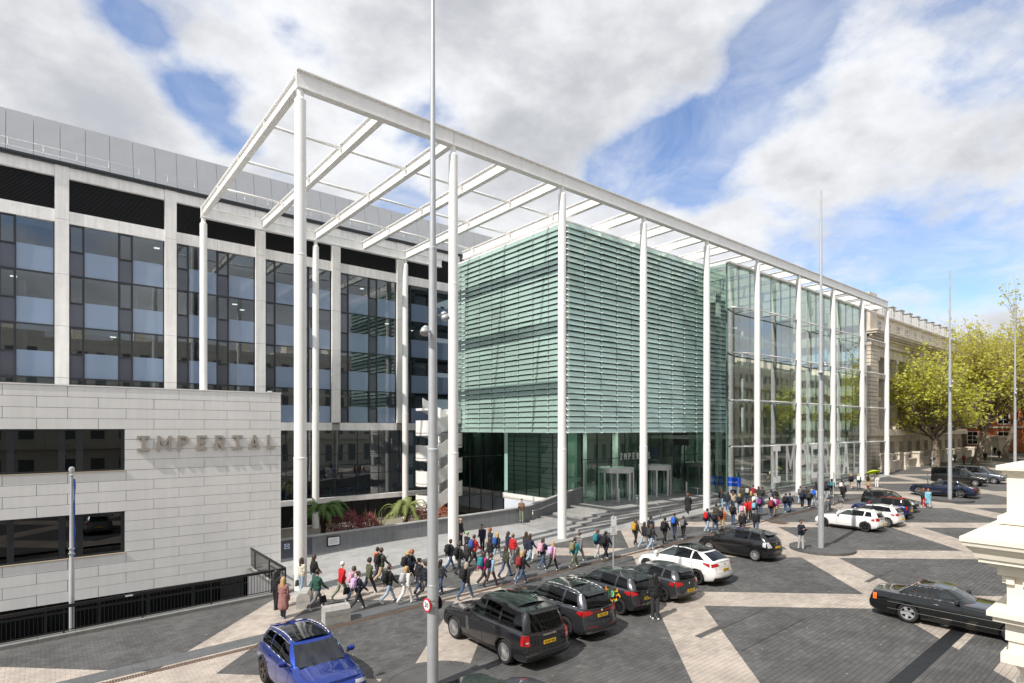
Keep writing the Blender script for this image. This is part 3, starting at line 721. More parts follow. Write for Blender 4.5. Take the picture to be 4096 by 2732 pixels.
sg = thing('notice', 'white framed notice fixed to the grey forecourt wall', 'notice', (14.0, wy(14) - .03, .62))
MB().box(-.42, .42, -.03, .0, -.3, .3).build('frame', M_black, sg); MB().box(-.36, .36, -.036, -.031, -.24, .24).build('sheet', M_wprint, sg)
for i in range(5): MB().box(-.28 + .03 * (i % 2), .28 - .05 * (i % 3), -.039, -.037, .14 - i * .07, .16 - i * .07).build('text_line', mat('grey_print', (.3, .3, .3), .6), sg)
sg = thing('round_sign', 'small square sign with a blue disc on the dark door panel', 'sign', (11.2, wy(11.2) - .015, .62))
MB().box(-.15, .15, -.01, 0, -.15, .15).build('plate', M_wprint, sg)
MB().lathe([(0, -.014), (.125, -.014), (.125, -.01)], axis='y', n=20).build('disc', mat('sign_mid_blue', (.02, .16, .5), .5), sg)
MB().box(-.09, .09, -.018, -.0145, .02, .045).box(-.08, .08, -.018, -.0145, -.03, -.005).build('text_line', M_wprint, sg)
gar = struct(link('garden_bed', MB().add([(10.4, 35.2, -.95), (36.2, 34.9, -.95), (36.2, 50.6, -.95), (10.4, 50.6, -.95)], [(0, 1, 2, 3)]).mesh('g', False), M_gravel))
gp_ = thing('slate_parapet', 'dark slate-blue parapet panels sunk behind the forecourt wall', 'parapet', (14, 37, 0))
for k in range(5):
    x = 11.0 + k * 1.9; mb = MB(); mb.box(x + .01 - 14, x + 1.89 - 14, -.06, .06, -.95, .55); mb.build('panel', mat('blue_slate', (.10, .125, .15), .5, var=.08), gp_)
MB().tube((-3, -.1, .62), (6, -.1, .62), .03, n=8).build('handrail', M_steel, gp_)
def fern(name, label, x, y, z, h, spread, nf, col, ht):
    t = thing(name, label, 'fern', (x, y, z), group='tree ferns in the garden')
    mb = MB(); mb.tube((0, 0, 0), (.05, .02, h), .22, .16, 9)
    for i in range(30):
        a = random.random() * 6.28; zz = random.random() * h; mb.tube((.18 * math.cos(a), .18 * math.sin(a), zz), (.24 * math.cos(a), .24 * math.sin(a), zz + .25), .03, .01, 4)
    mb.build('trunk', mat('fern_trunk', (.06, .04, .025), .95, var=.3), t)
    fm = mat('fern_' + name + str(int(x)), col, .7, var=.25, nscale=3)
    for i in range(nf):
        a = i * 2.399 + random.uniform(-.2, .2); Lf = spread * random.uniform(.8, 1.1); up = random.uniform(.25, 1.0) * ht; fb = MB(); pts = []
        for s_ in np.linspace(0, 1, 12): pts.append(Vector((math.cos(a) * Lf * s_, math.sin(a) * Lf * s_, h + up * math.sin(s_ * 2.2) * 1.0 - .55 * Lf * s_ ** 3 * .8)))
        for j in range(11):
            p, q = pts[j], pts[j + 1]; fb.tube(p, q, .014 * (1 - j / 12), .012 * (1 - j / 12), 4, caps=False)
            sd = (q - p).cross(Vector((0, 0, 1))).normalized()
            for kk in range(3):
                b = p + (q - p) * kk / 3; ln = .34 * math.sin(math.pi * min(1, (j + kk / 3 + 1.5) / 12.5)) * (spread / 2.0)
                for sgn in (-1, 1):
                    e = b + sd * sgn * ln + (q - p) * .55 + Vector((0, 0, -.10 * ln - random.random() * .03)); w = (q - p) * .30
                    fb.add([b, b + w, e + w * .25, e], [(0, 1, 2, 3)])
        fb.build('frond', fm, t, fix=False)
def shrub(name, label, x, y, z, rx, rz, n, col, grp):
    t = thing(name, label, 'shrub', (x, y, z), group=grp)
    mb = MB()
    for i in range(7):
        a = random.random() * 6.28; mb.tube((0, 0, 0), (math.cos(a) * rx * .5, math.sin(a) * rx * .5, rz * .9), .03, .01, 5)
    mb.build('stem', mat('shrub_stem', (.07, .05, .04), .9), t)
    fb = MB()
    for i in range(n):
        a = random.random() * 6.28; ph = math.acos(random.uniform(-.15, 1)); r_ = random.uniform(.75, 1.02) * (1 + .12 * math.sin(3 * a) + .1 * math.sin(5 * ph + a))
        c_ = Vector((rx * r_ * math.sin(ph) * math.cos(a), rx * r_ * math.sin(ph) * math.sin(a), rz * .35 + rz * .75 * r_ * math.cos(ph)))
        d = Vector((random.gauss(0, 1), random.gauss(0, 1), random.gauss(0, .6))).normalized(); e = d.orthogonal().normalized(); s_ = random.uniform(.05, .10)
        fb.add([c_ - d * s_, c_ + e * s_ * .4, c_ + d * s_, c_ - e * s_ * .4], [(0, 1, 2, 3)])
    fb.build('foliage', mat('leaf_' + name + label[:5], col, .7, island=.4, var=.2), t, fix=False)
def gpt(px, py, z=-.95): return at_z(px, py, z)
x, y = gpt(1262, 2105); dx, dy, dz = ray(1292, 2050); t_ = 39.5 / dy; fern('tree_fern', 'large dark tree fern left of the red shrubs', t_ * dx, 39.5, -.95, 2.75, 2.1, 34, (.085, .16, .03), 1.0)
x, y = gpt(1622, 2085); dx, dy, dz = ray(1622, 2060); t_ = 38.5 / dy; fern('tree_fern', 'yellow-green tree fern right of the spiky plant', t_ * dx, 38.5, -.95, 1.9, 2.0, 30, (.19, .22, .065), 1.7)
for (px, py, z, rx, rz, n, col, lab) in ((1385, 2085, .0, 1.35, 1.35, 1900, (.13, .028, .03), 'round dark red maple shrub beside the large tree fern'), (1465, 2095, -.1, 1.2, 1.05, 1500, (.16, .03, .035), 'lower crimson maple shrub in front of the spiky plant'),
                                        (1690, 2060, .1, 1.1, 1.5, 1200, (.12, .03, .032), 'dark red maple shrub behind the yellow-green fern'), (1730, 2075, .1, .9, .9, 900, (.22, .065, .03), 'rust orange shrub left of the tall grey mast'), (1768, 2070, .1, .8, 1.2, 900, (.24, .08, .04), 'rust orange shrub right of the tall grey mast')):
    dx, dy, dz = ray(px, py); t_ = 38.5 / dy if px < 1600 else 37.5 / dy
    shrub('maple_shrub', lab, t_ * dx, t_ * dy, -.25, rx, rz + .55, n, tuple(c_ * 1.35 for c_ in col), 'red shrubs in the garden')
dx, dy, dz = ray(1500, 2080); t_ = 40.5 / dy
sp = thing('spiky_plant', 'tall spiky flax with upright sword leaves between the shrubs', 'plant', (t_ * dx, t_ * dy, -.95))
for i in range(34):
    a = random.random() * 6.28; ln = random.uniform(1.6, 2.7); out_ = random.uniform(.2, 1.1); mb = MB(); w = .05
    b = Vector((random.uniform(-.5, .5), random.uniform(-.3, .3), 0)); e = b + Vector((math.cos(a) * out_, math.sin(a) * out_, ln)); mid = b + (e - b) * .5 + Vector((0, 0, .2)); sd = Vector((-math.sin(a), math.cos(a), 0)) * w
    mb.add([b - sd, b + sd, mid + sd, mid - sd, e], [(0, 1, 2, 3), (3, 2, 4)]); mb.build('leaf', mat('flax_leaf', (.09, .10, .035), .6, var=.35, nscale=2), sp, fix=False)

# ---------------- white escape stair
es = thing('escape_stair', 'white external escape stair with rounded landings beside the office block', 'staircase', (28.8, 46, -.95))
def EO(mb, name, m=M_white): o = mb.build(name, m, es); o.location = (-28.8, -46, .95); return o
def landing(cx, sgn, z, ph=1.25):
    mb = MB(); n = 14; ro = 1.15
    pts = [(cx + sgn * ro * math.sin(t), 46 - ro * math.cos(t)) for t in np.linspace(0, math.pi, n)]
    mb.prism(pts if sgn > 0 else pts[::-1], z - .16, z, 'z')
    for (za, zb, off) in ((z + .12, z + ph, 0), (z - .12, z + .06, .03)):
        for a, b in zip(pts[:-1], pts[1:]):
            ax, ay = a; bx, by = b
            mb.beam((ax, ay, (za + zb) / 2), (bx, by, (za + zb) / 2), .04, zb - za)
    EO(mb, 'landing')
lv = [.3, 2.5, 4.85, 7.15, 9.45]
for i, z in enumerate(lv):
    landing(27.6, -1, z, 1.25 if i < 4 else .12)
    if i < 4: landing(30.0, 1, z + 1.15)
    if i < 4:
        for (y, za, zb) in ((44.95, z, z + 1.15), (47.05, z + 2.3, z + 1.15)):
            mb = MB(); n = 6
            mb.hexa([(27.6, y - .03, za - .2), (30.0, y - .03, zb - .2), (30.0, y + .03, zb - .2), (27.6, y + .03, za - .2)], [(27.6, y - .03, za + 1.1), (30.0, y - .03, zb + 1.1), (30.0, y + .03, zb + 1.1), (27.6, y + .03, za + 1.1)])
            EO(mb, 'flight_panel')
            mb = MB()
            for k in range(7): xx = 27.6 + 2.4 * k / 7; zz = za + (zb - za) * (k + .5) / 7; mb.box(xx, xx + .36, min(y, y + (1 if y < 46 else -1) * .9), max(y, y + (1 if y < 46 else -1) * .9), zz - .03, zz)
            EO(mb, 'treads', M_gal)
mb = MB(); mb.tube((28.8, 46, -.95), (28.8, 46, 9.6), .12, n=10); mb.tube((30.9, 46, -.95), (30.9, 46, 9), .08, n=8); EO(mb, 'post')

# ---------------- green louvred box
BX0, BX1, BY0, BY1, BZ0, BZ1 = 30.7, 49.85, 31.0, 45.8, 7.3, 23.45
gb = thing('louvred_block', 'green glass louvred block raised above the entrance', 'building', (BX0, BY0, BZ0))
def GO(mb, name, m, kind=None): o = mb.build(name, m, gb, kind=kind); o.location = (-BX0, -BY0, -BZ0); return o
M_blade = bpy.data.materials.new('green_louvre'); M_blade.use_nodes = True
def blade_mat():
    nt = M_blade.node_tree; N, K = nt.nodes, nt.links; b = N['Principled BSDF']; out = N['Material Output']
    geo = N.new('ShaderNodeNewGeometry'); h = N.new('ShaderNodeHueSaturation'); h.inputs['Color'].default_value = (.45, .625, .555, 1)
    n = N.new('ShaderNodeTexNoise'); n.inputs['Scale'].default_value = .35; n.inputs['Detail'].default_value = 8; K.new(geo.outputs['Position'], n.inputs['Vector'])
    s_ = N.new('ShaderNodeMath'); s_.operation = 'ADD'; K.new(geo.outputs['Random Per Island'], s_.inputs[0]); K.new(n.outputs['Fac'], s_.inputs[1])
    r_ = N.new('ShaderNodeMapRange'); K.new(s_.outputs[0], r_.inputs[0]); r_.inputs[1].default_value = .2; r_.inputs[2].default_value = 1.8; r_.inputs[3].default_value = .72; r_.inputs[4].default_value = 1.28
    K.new(r_.outputs[0], h.inputs['Value']); K.new(h.outputs[0], b.inputs['Base Color'])
    b.inputs['Roughness'].default_value = .16; b.inputs['Specular IOR Level'].default_value = .6
    tr = N.new('ShaderNodeBsdfTransparent'); tr.inputs[0].default_value = (.45, .72, .62, 1)
    tl = N.new('ShaderNodeBsdfTranslucent'); K.new(h.outputs[0], tl.inputs[0])
    m1 = N.new('ShaderNodeMixShader'); m1.inputs[0].default_value = .12; K.new(b.outputs[0], m1.inputs[1]); K.new(tl.outputs[0], m1.inputs[2])
    gs = N.new('ShaderNodeBsdfGlossy'); gs.inputs['Roughness'].default_value = .28; gs.inputs[0].default_value = (.68, .87, .80, 1)
    m3 = N.new('ShaderNodeMixShader'); m3.inputs[0].default_value = .42; K.new(m1.outputs[0], m3.inputs[1]); K.new(gs.outputs[0], m3.inputs[2])
    m2 = N.new('ShaderNodeMixShader'); m2.inputs[0].default_value = .10; K.new(m3.outputs[0], m2.inputs[1]); K.new(tr.outputs[0], m2.inputs[2]); K.new(m2.outputs[0], out.inputs[0])
blade_mat()
NR = 37; rh = (BZ1 - BZ0) / NR; NL, NF = 8, 10
bl_all = []; br = MB()
def blade_pts(p0, p1, nrm, z, tilt, wid):
    n = Vector(nrm); p0, p1 = Vector(p0), Vector(p1); d = Vector((n.x * math.cos(tilt), n.y * math.cos(tilt), -math.sin(tilt))); q = d.cross((p1 - p0).normalized()) * .007
    a = [Vector((p.x, p.y, z)) + d * s_ for p, s_ in ((p0, 0), (p1, 0), (p1, wid), (p0, wid))]
    return [x - q for x in a] + [x + q for x in a]
HX = [(3, 2, 1, 0), (4, 5, 6, 7), (0, 1, 5, 4), (1, 2, 6, 5), (2, 3, 7, 6), (3, 0, 4, 7)]
for r_ in range(NR):
    z = BZ0 + rh * (r_ + 1) - .03; tl = R(71)
    for c_ in range(NL):
        ya = BY0 + .05 + (BY1 - BY0 - .05) * c_ / NL; yb = BY0 + .05 + (BY1 - BY0 - .05) * (c_ + 1) / NL; jt = R(random.uniform(-3.5, 3.5))
        pts = blade_pts((BX0, ya + .03, 0), (BX0, yb - .03, 0), (-1, 0, 0), z, tl + jt, .405)
        bl_all.append((pts, ya * ST + BX0 * CT)); br.beam((BX0 + .35, ya, z - .1), (BX0 - .20, ya, z - .39), .045, .06)
    for c_ in range(NF):
        xa = BX0 + .05 + (BX1 - BX0 - .1) * c_ / NF; xb = BX0 + .05 + (BX1 - BX0 - .1) * (c_ + 1) / NF; jt = R(random.uniform(-3.5, 3.5))
        pts = blade_pts((xa + .03, BY0, 0), (xb - .03, BY0, 0), (0, -1, 0), z, tl + jt, .405)
        bl_all.append((pts, xa * CT + BY0 * ST)); br.beam((xa, BY0 + .35, z - .1), (xa, BY0 - .20, z - .39), .045, .06)
bl_all.sort(key=lambda t: t[1]); rest = MB()
for i, (pts, d) in enumerate(bl_all):
    if i < 300: GO(MB().add(pts, HX), 'glass_blade', M_blade)
    else: rest.add(pts, HX)
GO(rest, 'glass_blade_field', M_blade, 'stuff')
GO(br, 'brackets', M_white, 'stuff')
for c_ in range(NL + 1):
    y = BY0 + .05 + (BY1 - BY0 - .05) * c_ / NL; GO(MB().box(BX0 + .3, BX0 + .42, y - .05, y + .05, BZ0 + .1, BZ1), 'louvre_post', M_gal)
for c_ in range(NF + 1):
    x = BX0 + .05 + (BX1 - BX0 - .1) * c_ / NF; GO(MB().box(x - .05, x + .05, BY0 + .3, BY0 + .42, BZ0 + .1, BZ1), 'louvre_post', M_gal)
mb = MB(); mb.box(BX0 + .9, BX1, BY0 + .9, BY1, BZ0 + .2, BZ1 - .4); GO(mb, 'inner_wall', mat('inner_glass', (.03, .04, .045), .12, var=.2, nscale=.4, spec=.6))
mb = MB()
for k in range(5): z = BZ0 + .25 + k * 3.7; mb.box(BX0 + .82, BX1, BY0 + .82, BY1, z, z + .35)
for k in range(12): x = BX0 + 1.2 + k * 1.6; mb.box(x, x + .07, BY0 + .82, BY0 + .9, BZ0 + .2, BZ1 - .4)
for k in range(9): y = BY0 + 1.2 + k * 1.6; mb.box(BX0 + .82, BX0 + .9, y, y + .07, BZ0 + .2, BZ1 - .4)
GO(mb, 'inner_frame', M_gal)
mb = MB(); mb.box(BX0 + .1, BX1, BY0 + .1, BY1, BZ0, BZ0 + .18); GO(mb, 'soffit', mat('soffit_grey', (.22, .23, .23), .6))
mb = MB(); mb.box(BX0 - .02, BX1, BY0 - .02, BY0 + .3, BZ1 - .02, BZ1 + .1); mb.box(BX0 - .02, BX0 + .28, BY0 + .3, BY1, BZ1 - .02, BZ1 + .1); mb.box(BX0 + .3, BX1, BY0 + .3, BY1, BZ1 - .35, BZ1 - .1); GO(mb, 'top_channel', M_white)

# ---------------- entrance under the block
ZP = 1.15
EX0, EY0 = 36.4, 34.75
en = thing('entrance_hall', 'glazed entrance hall recessed beneath the green louvred block', 'entrance', (EX0, EY0, ZP))
def NO(mb, name, m, par=None): o = mb.build(name, m, en); o.location = (-EX0, -EY0, -ZP); return o
nx = 7
for k in range(nx):
    xa, xb = EX0 + (BX1 - EX0) * k / nx, EX0 + (BX1 - EX0) * (k + 1) / nx
    for (z0, z1) in ((ZP + .05, 4.9), (4.96, BZ0)):
        NO(MB().box(xa + .03, xb - .03, EY0, EY0 + .014, z0, z1), 'glass_pane', G_ent)
    NO(MB().box(xa - .03, xa + .03, EY0 - .03, EY0 + .12, ZP, BZ0), 'mullion', M_dark)
NO(MB().box(EX0, BX1, EY0 - .02, EY0 + .1, 4.9, 4.96), 'transom', M_dark)
for k in range(6):
    ya, yb = EY0 + (46.0 - EY0) * k / 6, EY0 + (46.0 - EY0) * (k + 1) / 6
    NO(MB().box(EX0 - .014, EX0, ya + .03, yb - .03, ZP + .05, BZ0), 'glass_pane', G_ent)
    NO(MB().box(EX0 - .05, EX0 + .05, ya - .03, ya + .03, ZP, BZ0), 'mullion', M_dark)
mb = MB()
for k in range(12): z = ZP + .4 + k * .48; mb.box(EX0 - .06, EX0 - .015, EY0 + 3.2, 45, z, z + .04)
NO(mb, 'transoms', M_dark)
NO(MB().box(EX0 - .25, EX0 + .1, EY0 + .1, 46.2, ZP - .55, ZP), 'floor_edge', M_white)
mb = MB(); mb.box(EX0 + .2, 84, EY0 + .2, 47, ZP - .2, ZP); NO(mb, 'floor', mat('hall_floor', (.30, .31, .305), .35))
mb = MB(); mb.box(EX0 + 1, 84, 46.2, 46.4, ZP, 23); NO(mb, 'back_wall', mat('hall_back', (.13, .15, .145), .6, var=.2, nscale=.4))
mb = MB(); mb.box(EX0 + 1.0, EX0 + 3.2, 38.5, 38.8, ZP, BZ0); NO(mb, 'green_panel', mat('frosted_green', (.42, .60, .52), .4))
mb = MB(); mb.box(30.6, EX0, 45.9, 46.2, -1, BZ0); NO(mb, 'side_wall', mat('recess_wall', (.10, .115, .115), .5, var=.2, nscale=.6))
for k in range(4):
    xa = 30.75 + k * 1.42; NO(MB().box(xa, xa + 1.34, 45.80, 45.815, -.9, BZ0 - .05), 'glass_pane', G_base); NO(MB().box(xa + 1.34, xa + 1.42, 45.74, 45.9, -.9, BZ0 - .05), 'mullion', M_dark)
for z in (1.1, 4.9): NO(MB().box(30.7, EX0 - .3, 45.72, 45.79, z, z + .08), 'transom', M_dark)
for k, (x, y) in enumerate(((39.5, 37.5), (44.0, 37.5), (48.4, 37.5))): NO(MB().tube((x, y, ZP), (x, y, BZ0), .28, n=14), 'interior_column', M_white)
M_hlamp = mat('hall_lamp', (.9, .9, .85), .5, emit=((1, .98, .93), 4.0))
for k in range(5):
    for j in range(3): NO(MB().box(EX0 + .6 + k * 2.6, EX0 + 2.9 + k * 2.6, EY0 + 1.2 + j * 3.2, EY0 + 1.7 + j * 3.2, BZ0 - .06, BZ0 - .01), 'ceiling_light', M_hlamp)
ps = thing('poster_wall', 'dark blue poster panel with a portrait behind the entrance glass', 'poster', (48.1, 36.3, ZP + 1.2))
MB().box(-1.6, 1.6, 0, .08, 0, 3.4).build('panel', M_navy, ps)
text_obj('text_line', 'conversation', .34, (-.55, -.004, 2.5), ((1, 0, 0), (0, 0, 1)), mat('poster_text', (.35, .38, .45), .6), ps)
text_obj('text_line', 'with the President', .34, (-.3, -.004, 2.1), ((1, 0, 0), (0, 0, 1)), MATS['poster_text'], ps)
text_obj('text_line', 'IMPERIAL', .30, (-.75, -.004, 3.0), ((1, 0, 0), (0, 0, 1)), MATS['poster_text'], ps)
mb = MB(); mb.lathe([(0, -.006), (.26, -.006), (.26, 0)], (1.1, 0, 1.9), 'y', 16); mb.prism([(.65, 0.2), (1.55, .2), (1.45, 1.3), (1.1, 1.6), (.75, 1.3)], -.004, 0, 'y'); mb.build('portrait', mat('portrait_tone', (.10, .09, .10), .6), ps)
dl = thing('door_letters', 'white letters IMPERIAL fixed above the revolving doors', 'letters', (41.3, EY0, 4.75))
word(dl, 'IMPERIAL', .62, .06, .60, (0, -.12, 0), (1, 0, 0), (0, 0, 1), M_wprint, wx=.75)
G_door = glass('door_glass', (.72, .80, .77), 1.6, gain=2.6)
def revolving(x, y, label):
    t = thing('revolving_door', label, 'door', (x, y, ZP), group='revolving doors'); rr = 1.55
    mb = MB(); mb.lathe([(0, 2.95), (rr + .06, 2.95), (rr + .06, 2.86), (rr + .02, 2.86), (rr + .02, 2.62), (rr + .06, 2.62), (rr + .06, 2.53), (0, 2.53)], n=36, sm=False)
    for k in range(12): a = k * R(30); mb.box((rr + .05) * math.cos(a) - .02, (rr + .05) * math.cos(a) + .02, (rr + .05) * math.sin(a) - .02, (rr + .05) * math.sin(a) + .02, 2.62, 2.86)
    mb.build('canopy', mat('satin_steel', (.78, .78, .78), .3, metal=.35), t)
    MB().lathe([(rr + .015, 0.0), (rr + .015, .10), (rr - .05, .10), (rr - .05, 0)], n=36).build('floor_ring', M_steel, t)
    for k in range(8):
        a0, a1 = R(k * 45 + 4), R(k * 45 + 41)
        if k in (5, 1): continue
        g = MB(); g.grid([[(rr * math.cos(a), rr * math.sin(a), z) for a in np.linspace(a0, a1, 6)] for z in (.1, 2.53)]); g.build('curved_pane', G_door, t)
    for k in range(8):
        a = R(k * 45 + 22.5 - 22.5); MB().box(rr * math.cos(a) - .055, rr * math.cos(a) + .055, rr * math.sin(a) - .055, rr * math.sin(a) + .055, 0, 2.53).build('door_post', M_white, t)
    for k in range(4):
        a = R(25 + 90 * k); d = Vector((math.cos(a), math.sin(a), 0)); mb = MB()
        for (r0, r1, z0, z1) in ((.05, 1.4, .05, .13), (.05, 1.4, 2.4, 2.48), (1.34, 1.4, .13, 2.4), (.05, .11, .13, 2.4)): mb.beam(d * r0 + Vector((0, 0, (z0 + z1) / 2)), d * r1 + Vector((0, 0, (z0 + z1) / 2)), .05, z1 - z0)
        w_ = mb.build('door_wing', MATS['satin_steel'], t); g = MB(); g.beam(d * .11 + Vector((0, 0, 1.26)), d * 1.34 + Vector((0, 0, 1.26)), .012, 2.26); g.build('wing_pane', G_clear, w_)
    MB().tube((0, 0, 0), (0, 0, 2.53), .05, n=8).build('spindle', M_steel, t)
revolving(40.6, 34.5, 'revolving glass door nearer the sloping wall'); revolving(46.3, 34.5, 'revolving glass door nearer the blue sign')
for (x, y, lab) in ((38.6, 32.5, 'brushed steel bollard before the left revolving door'), (48.6, 32.4, 'brushed steel bollard right of the revolving doors')):
    t = thing('bollard', lab, 'bollard', (x, y, ZP), group='steel bollards by the doors'); MB().lathe([(0, 0), (.09, 0), (.09, 1.25), (.08, 1.28), (0, 1.28)], n=14).build('post', M_steel, t); MB().lathe([(.10, 0), (.16, 0), (.16, .02), (.1, .02)], n=14).build('base_ring', M_steel, t)

# steps
st = thing('entrance_steps', 'broad granite steps rising to the glazed entrance', 'steps', (34.5, 29.9, 0))
LX = [34.6, 32.95, 31.87, 30.6, 29.2, 27.9]; LYf = [29.95, 29.45, 29.1, 28.72, 28.3, 27.95]
for k in range(6):
    top = ZP - .155 * k; x0, y0 = LX[k], LYf[k]
    x1 = 50.0
    while zg(x1) > top - .02: x1 -= .5
    n = max(1, int((x1 - x0) / 1.8)); low = top - .155
    ybk = wy(x0) - .005 if x0 < 36 else EY0
    if k == 0:
        for i in range(9):
            xa, xb = x0 + (x1 - x0) * i / 9, x0 + (x1 - x0) * (i + 1) / 9
            for j in range(4): mb = MB(); ya = y0 + (EY0 + .15 - y0) * j / 4; yb = y0 + (EY0 + .15 - y0) * (j + 1) / 4; mb.box(xa + .004, xb - .004, ya + .004, yb - .004, low, top); o = mb.build('step_slab', M_step, st); o.location = (-34.5, -29.9, 0)
        continue
    yn = LYf[k - 1] + .02; xn = LX[k - 1] + .02
    for i in range(n):                             # front run
        xa, xb = x0 + (x1 - x0) * i / n, x0 + (x1 - x0) * (i + 1) / n
        mb = MB(); mb.box(xa + .004, xb - .004, y0, yn, low, top); o = mb.build('step_slab', M_step, st); o.location = (-34.5, -29.9, 0)
    for j in range(3):                             # return along the wall
        ya = yn + (33.75 - yn) * j / 3 + .004; yb = yn + (33.75 - yn) * (j + 1) / 3
        mb = MB(); mb.box(x0, xn, ya, yb, low, top); o = mb.build('step_slab', M_step, st); o.location = (-34.5, -29.9, 0)
mb = MB(); mb.box(27.95, 49.9, 28.0, 33.7, -.2, zg(28) - .02); o = mb.build('step_base', M_step, st); o.location = (-34.5, -29.9, 0)
def handrail(x, lab):
    t = thing('handrail', lab, 'handrail', (x, 30.2, ZP), group='steel handrails on the steps')
    zb = zg(x) - ZP
    MB().path([(0, 1.0, .92), (0, 0, .92), (0, -2.1, zb + .92), (0, -2.3, zb + .92)], .03).build('rail', M_steel, t)
    MB().tube((0, .15, 0), (0, .15, .92), .022, n=8).build('post', M_steel, t); MB().tube((0, -2.2, zb), (0, -2.2, zb + .92), .022, n=8).build('post', M_steel, t)
handrail(38.4, 'steel handrail on the steps nearer the left revolving door'); handrail(47.3, 'steel handrail on the steps nearer the blue sign')
wr = thing('wall_handrail', 'thin steel handrail fixed along the sloping wall', 'handrail', (30, 33.6, zg(29)))
MB().path([(-.6, -.12, .85), (0.2, -.12, .95), (5.6, .75, 1.75)], .025).build('rail', M_steel, wr); MB().tube((-.5, -.12, 0), (-.5, -.12, .85), .02, n=6).build('post', M_steel, wr)

# blue sign wall
sw = thing('sign_wall', 'grey sign wall with a bright blue top band reading IMPERIAL Main Entrance', 'sign', (50.15, 29.4, zg(50)), R(0))
MB().box(0, .35, -1.55, 1.55, -.1, 1.5).build('wall', M_gal, sw); MB().box(-.04, .39, -1.6, 1.6, 1.5, 2.3).build('blue_band', M_blue, sw)
word(sw, 'IMPERIAL', .28, .01, .215, (-.041, 1.45, 1.78), (0, -1, 0), (0, 0, 1), M_wprint, wx=.65)
text_obj('text_line', 'Main Entrance', .15, (-.043, -.95, 1.86), ((0, -1, 0), (0, 0, 1)), M_wprint, sw)
MB().box(-.045, -.041, -1.42, -1.30, 1.80, 1.95).build('arrow', M_wprint, sw)
pl = MB().box(-.03, -.0, -1.35, -.75, .85, 1.15).build('plate', M_navy, sw)

# ---------------- glass hall
HX0, HX1, HY = 49.9, 84.3, 28.8
hl = thing('glass_hall', 'tall transparent glass hall with white frame right of the louvred block', 'building', (HX0, HY, 0))
def HO(mb, name, m, kind=None): o = mb.build(name, m, hl, kind=kind); o.location = (-HX0, -HY, 0); return o
HZ = [1.25, 5.95, 10.36, 14.87, 19.15, 23.3]
NC = 16
for k in range(NC):
    xa, xb = HX0 + (HX1 - HX0) * k / NC, HX0 + (HX1 - HX0) * (k + 1) / NC
    for z0, z1 in zip(HZ[:-1], HZ[1:]): HO(MB().box(xa + .012, xb - .012, HY, HY + .016, z0 + .008, z1 - .008), 'glass_pane', G_hall)
    HO(MB().box(xa - .02, xa + .02, HY + .02, HY + .16, HZ[0], HZ[-1]), 'glass_fin', mat('fin_green', (.10, .17, .145), .2))
for z0, z1 in zip(HZ[:-1], HZ[1:]):
    for (ya, yb) in ((HY, HY + 2.2), (HY + 2.2, EY0 if z1 < 7 else HY + 4.2)): HO(MB().box(HX0 - .016, HX0, ya + .012, yb - .012, z0 + .008, z1 - .008), 'glass_pane', G_hall)
for z in HZ[1:-1]:
    for i in range(5, 9):
        xa = CX0 + CSP * i; HO(MB().tube((xa + .28, FY + .1, z), (xa + CSP - .28, FY + .1, z), .075, n=8), 'wind_rod', M_white)
        for t in (.0, .5): HO(MB().tube((xa + CSP * t + (.2 if t == 0 else 0), FY + .15, z), (xa + CSP * t, HY - .02, z), .04, n=6), 'strut', M_white)
    xa = CX0 + CSP * 4; HO(MB().tube((HX0 + .3, HY - .25, z), (xa + CSP - .28, FY + .3, z), .075, n=8), 'wind_rod', M_white)
mb = MB(); mb.box(HX0, HX1 + 3.4, HY - .2, HY + .2, 23.32, 23.5); mb.box(HX0, HX1 + 3.4, HY + 9, 46, 23.32, 23.5)
for k in range(8): HO(MB().box(HX0 + .1 + k * 4.3, HX0 + 4.3 + k * 4.3, HY + .21, HY + 8.99, 23.4, 23.42), 'roof_pane', G_clear)
for k in range(NC // 2): x = HX0 + 2.1 + k * 4.35; mb.box(x, x + .2, HY + .3, 46, 22.5, 23.3)
HO(mb, 'roof', M_white)
HO(MB().box(HX0 - .1, HX1 + .1, HY - .45, HY + .3, zg(60) - .6, 1.24), 'plinth', M_step); HO(MB().box(HX0 + .6, HX1 + .1, HY - .95, HY - .46, .3, 1.0), 'plinth_step', M_step)
HO(MB().box(HX1, HX1 + .2, HY, 46, 1, 23.3), 'end_wall', M_conc)
HO(MB().box(BX1 + .1, BX1 + .4, EY0 + .1, 46, BZ0, 23.3), 'inner_end_wall', mat('hall_green', (.20, .28, .24), .5))
HO(MB().box(HX0 + .2, HX1, HY + .25, EY0 + .3, .9, 1.2), 'floor', MATS['hall_floor'])
for i in range(4):
    x = 54 + i * 8.7; HO(MB().lathe([(0, 1.2), (.33, 1.2), (.33, 8), (.3, 8.1), (.30, 15), (.27, 23.3)], (x, HY + 3.4, 0), n=16), 'interior_column', M_white)
for (z, d) in ((6.4, 8), (10.9, 9), (15.4, 9), (19.5, 10)):
    HO(MB().box(HX0 + 9, HX1 - .2, HY + d, 46, z, z + .35), 'gallery', M_conc)
for (z, d) in ((6.4, 8), (10.9, 9), (15.4, 9), (19.5, 10)):
    for k in range(0): pass
rg = MB()
for (z, d) in ((6.75, 8), (11.25, 9), (15.75, 9)): rg.box(HX0 + 9, HX1 - .2, HY + d, HY + d + .02, z, z + 1.05)
HO(rg, 'gallery_balustrade', G_clear)
bl = thing('window_letters', 'huge translucent white letters IMPERIAL printed across the glass hall', 'letters', (58.6, HY, 1.95))
word(bl, 'IMPERIAL', 4.0, .004, 3.02, (0, -.012, 0), (1, 0, 0), (0, 0, 1), M_film, wx=.70)
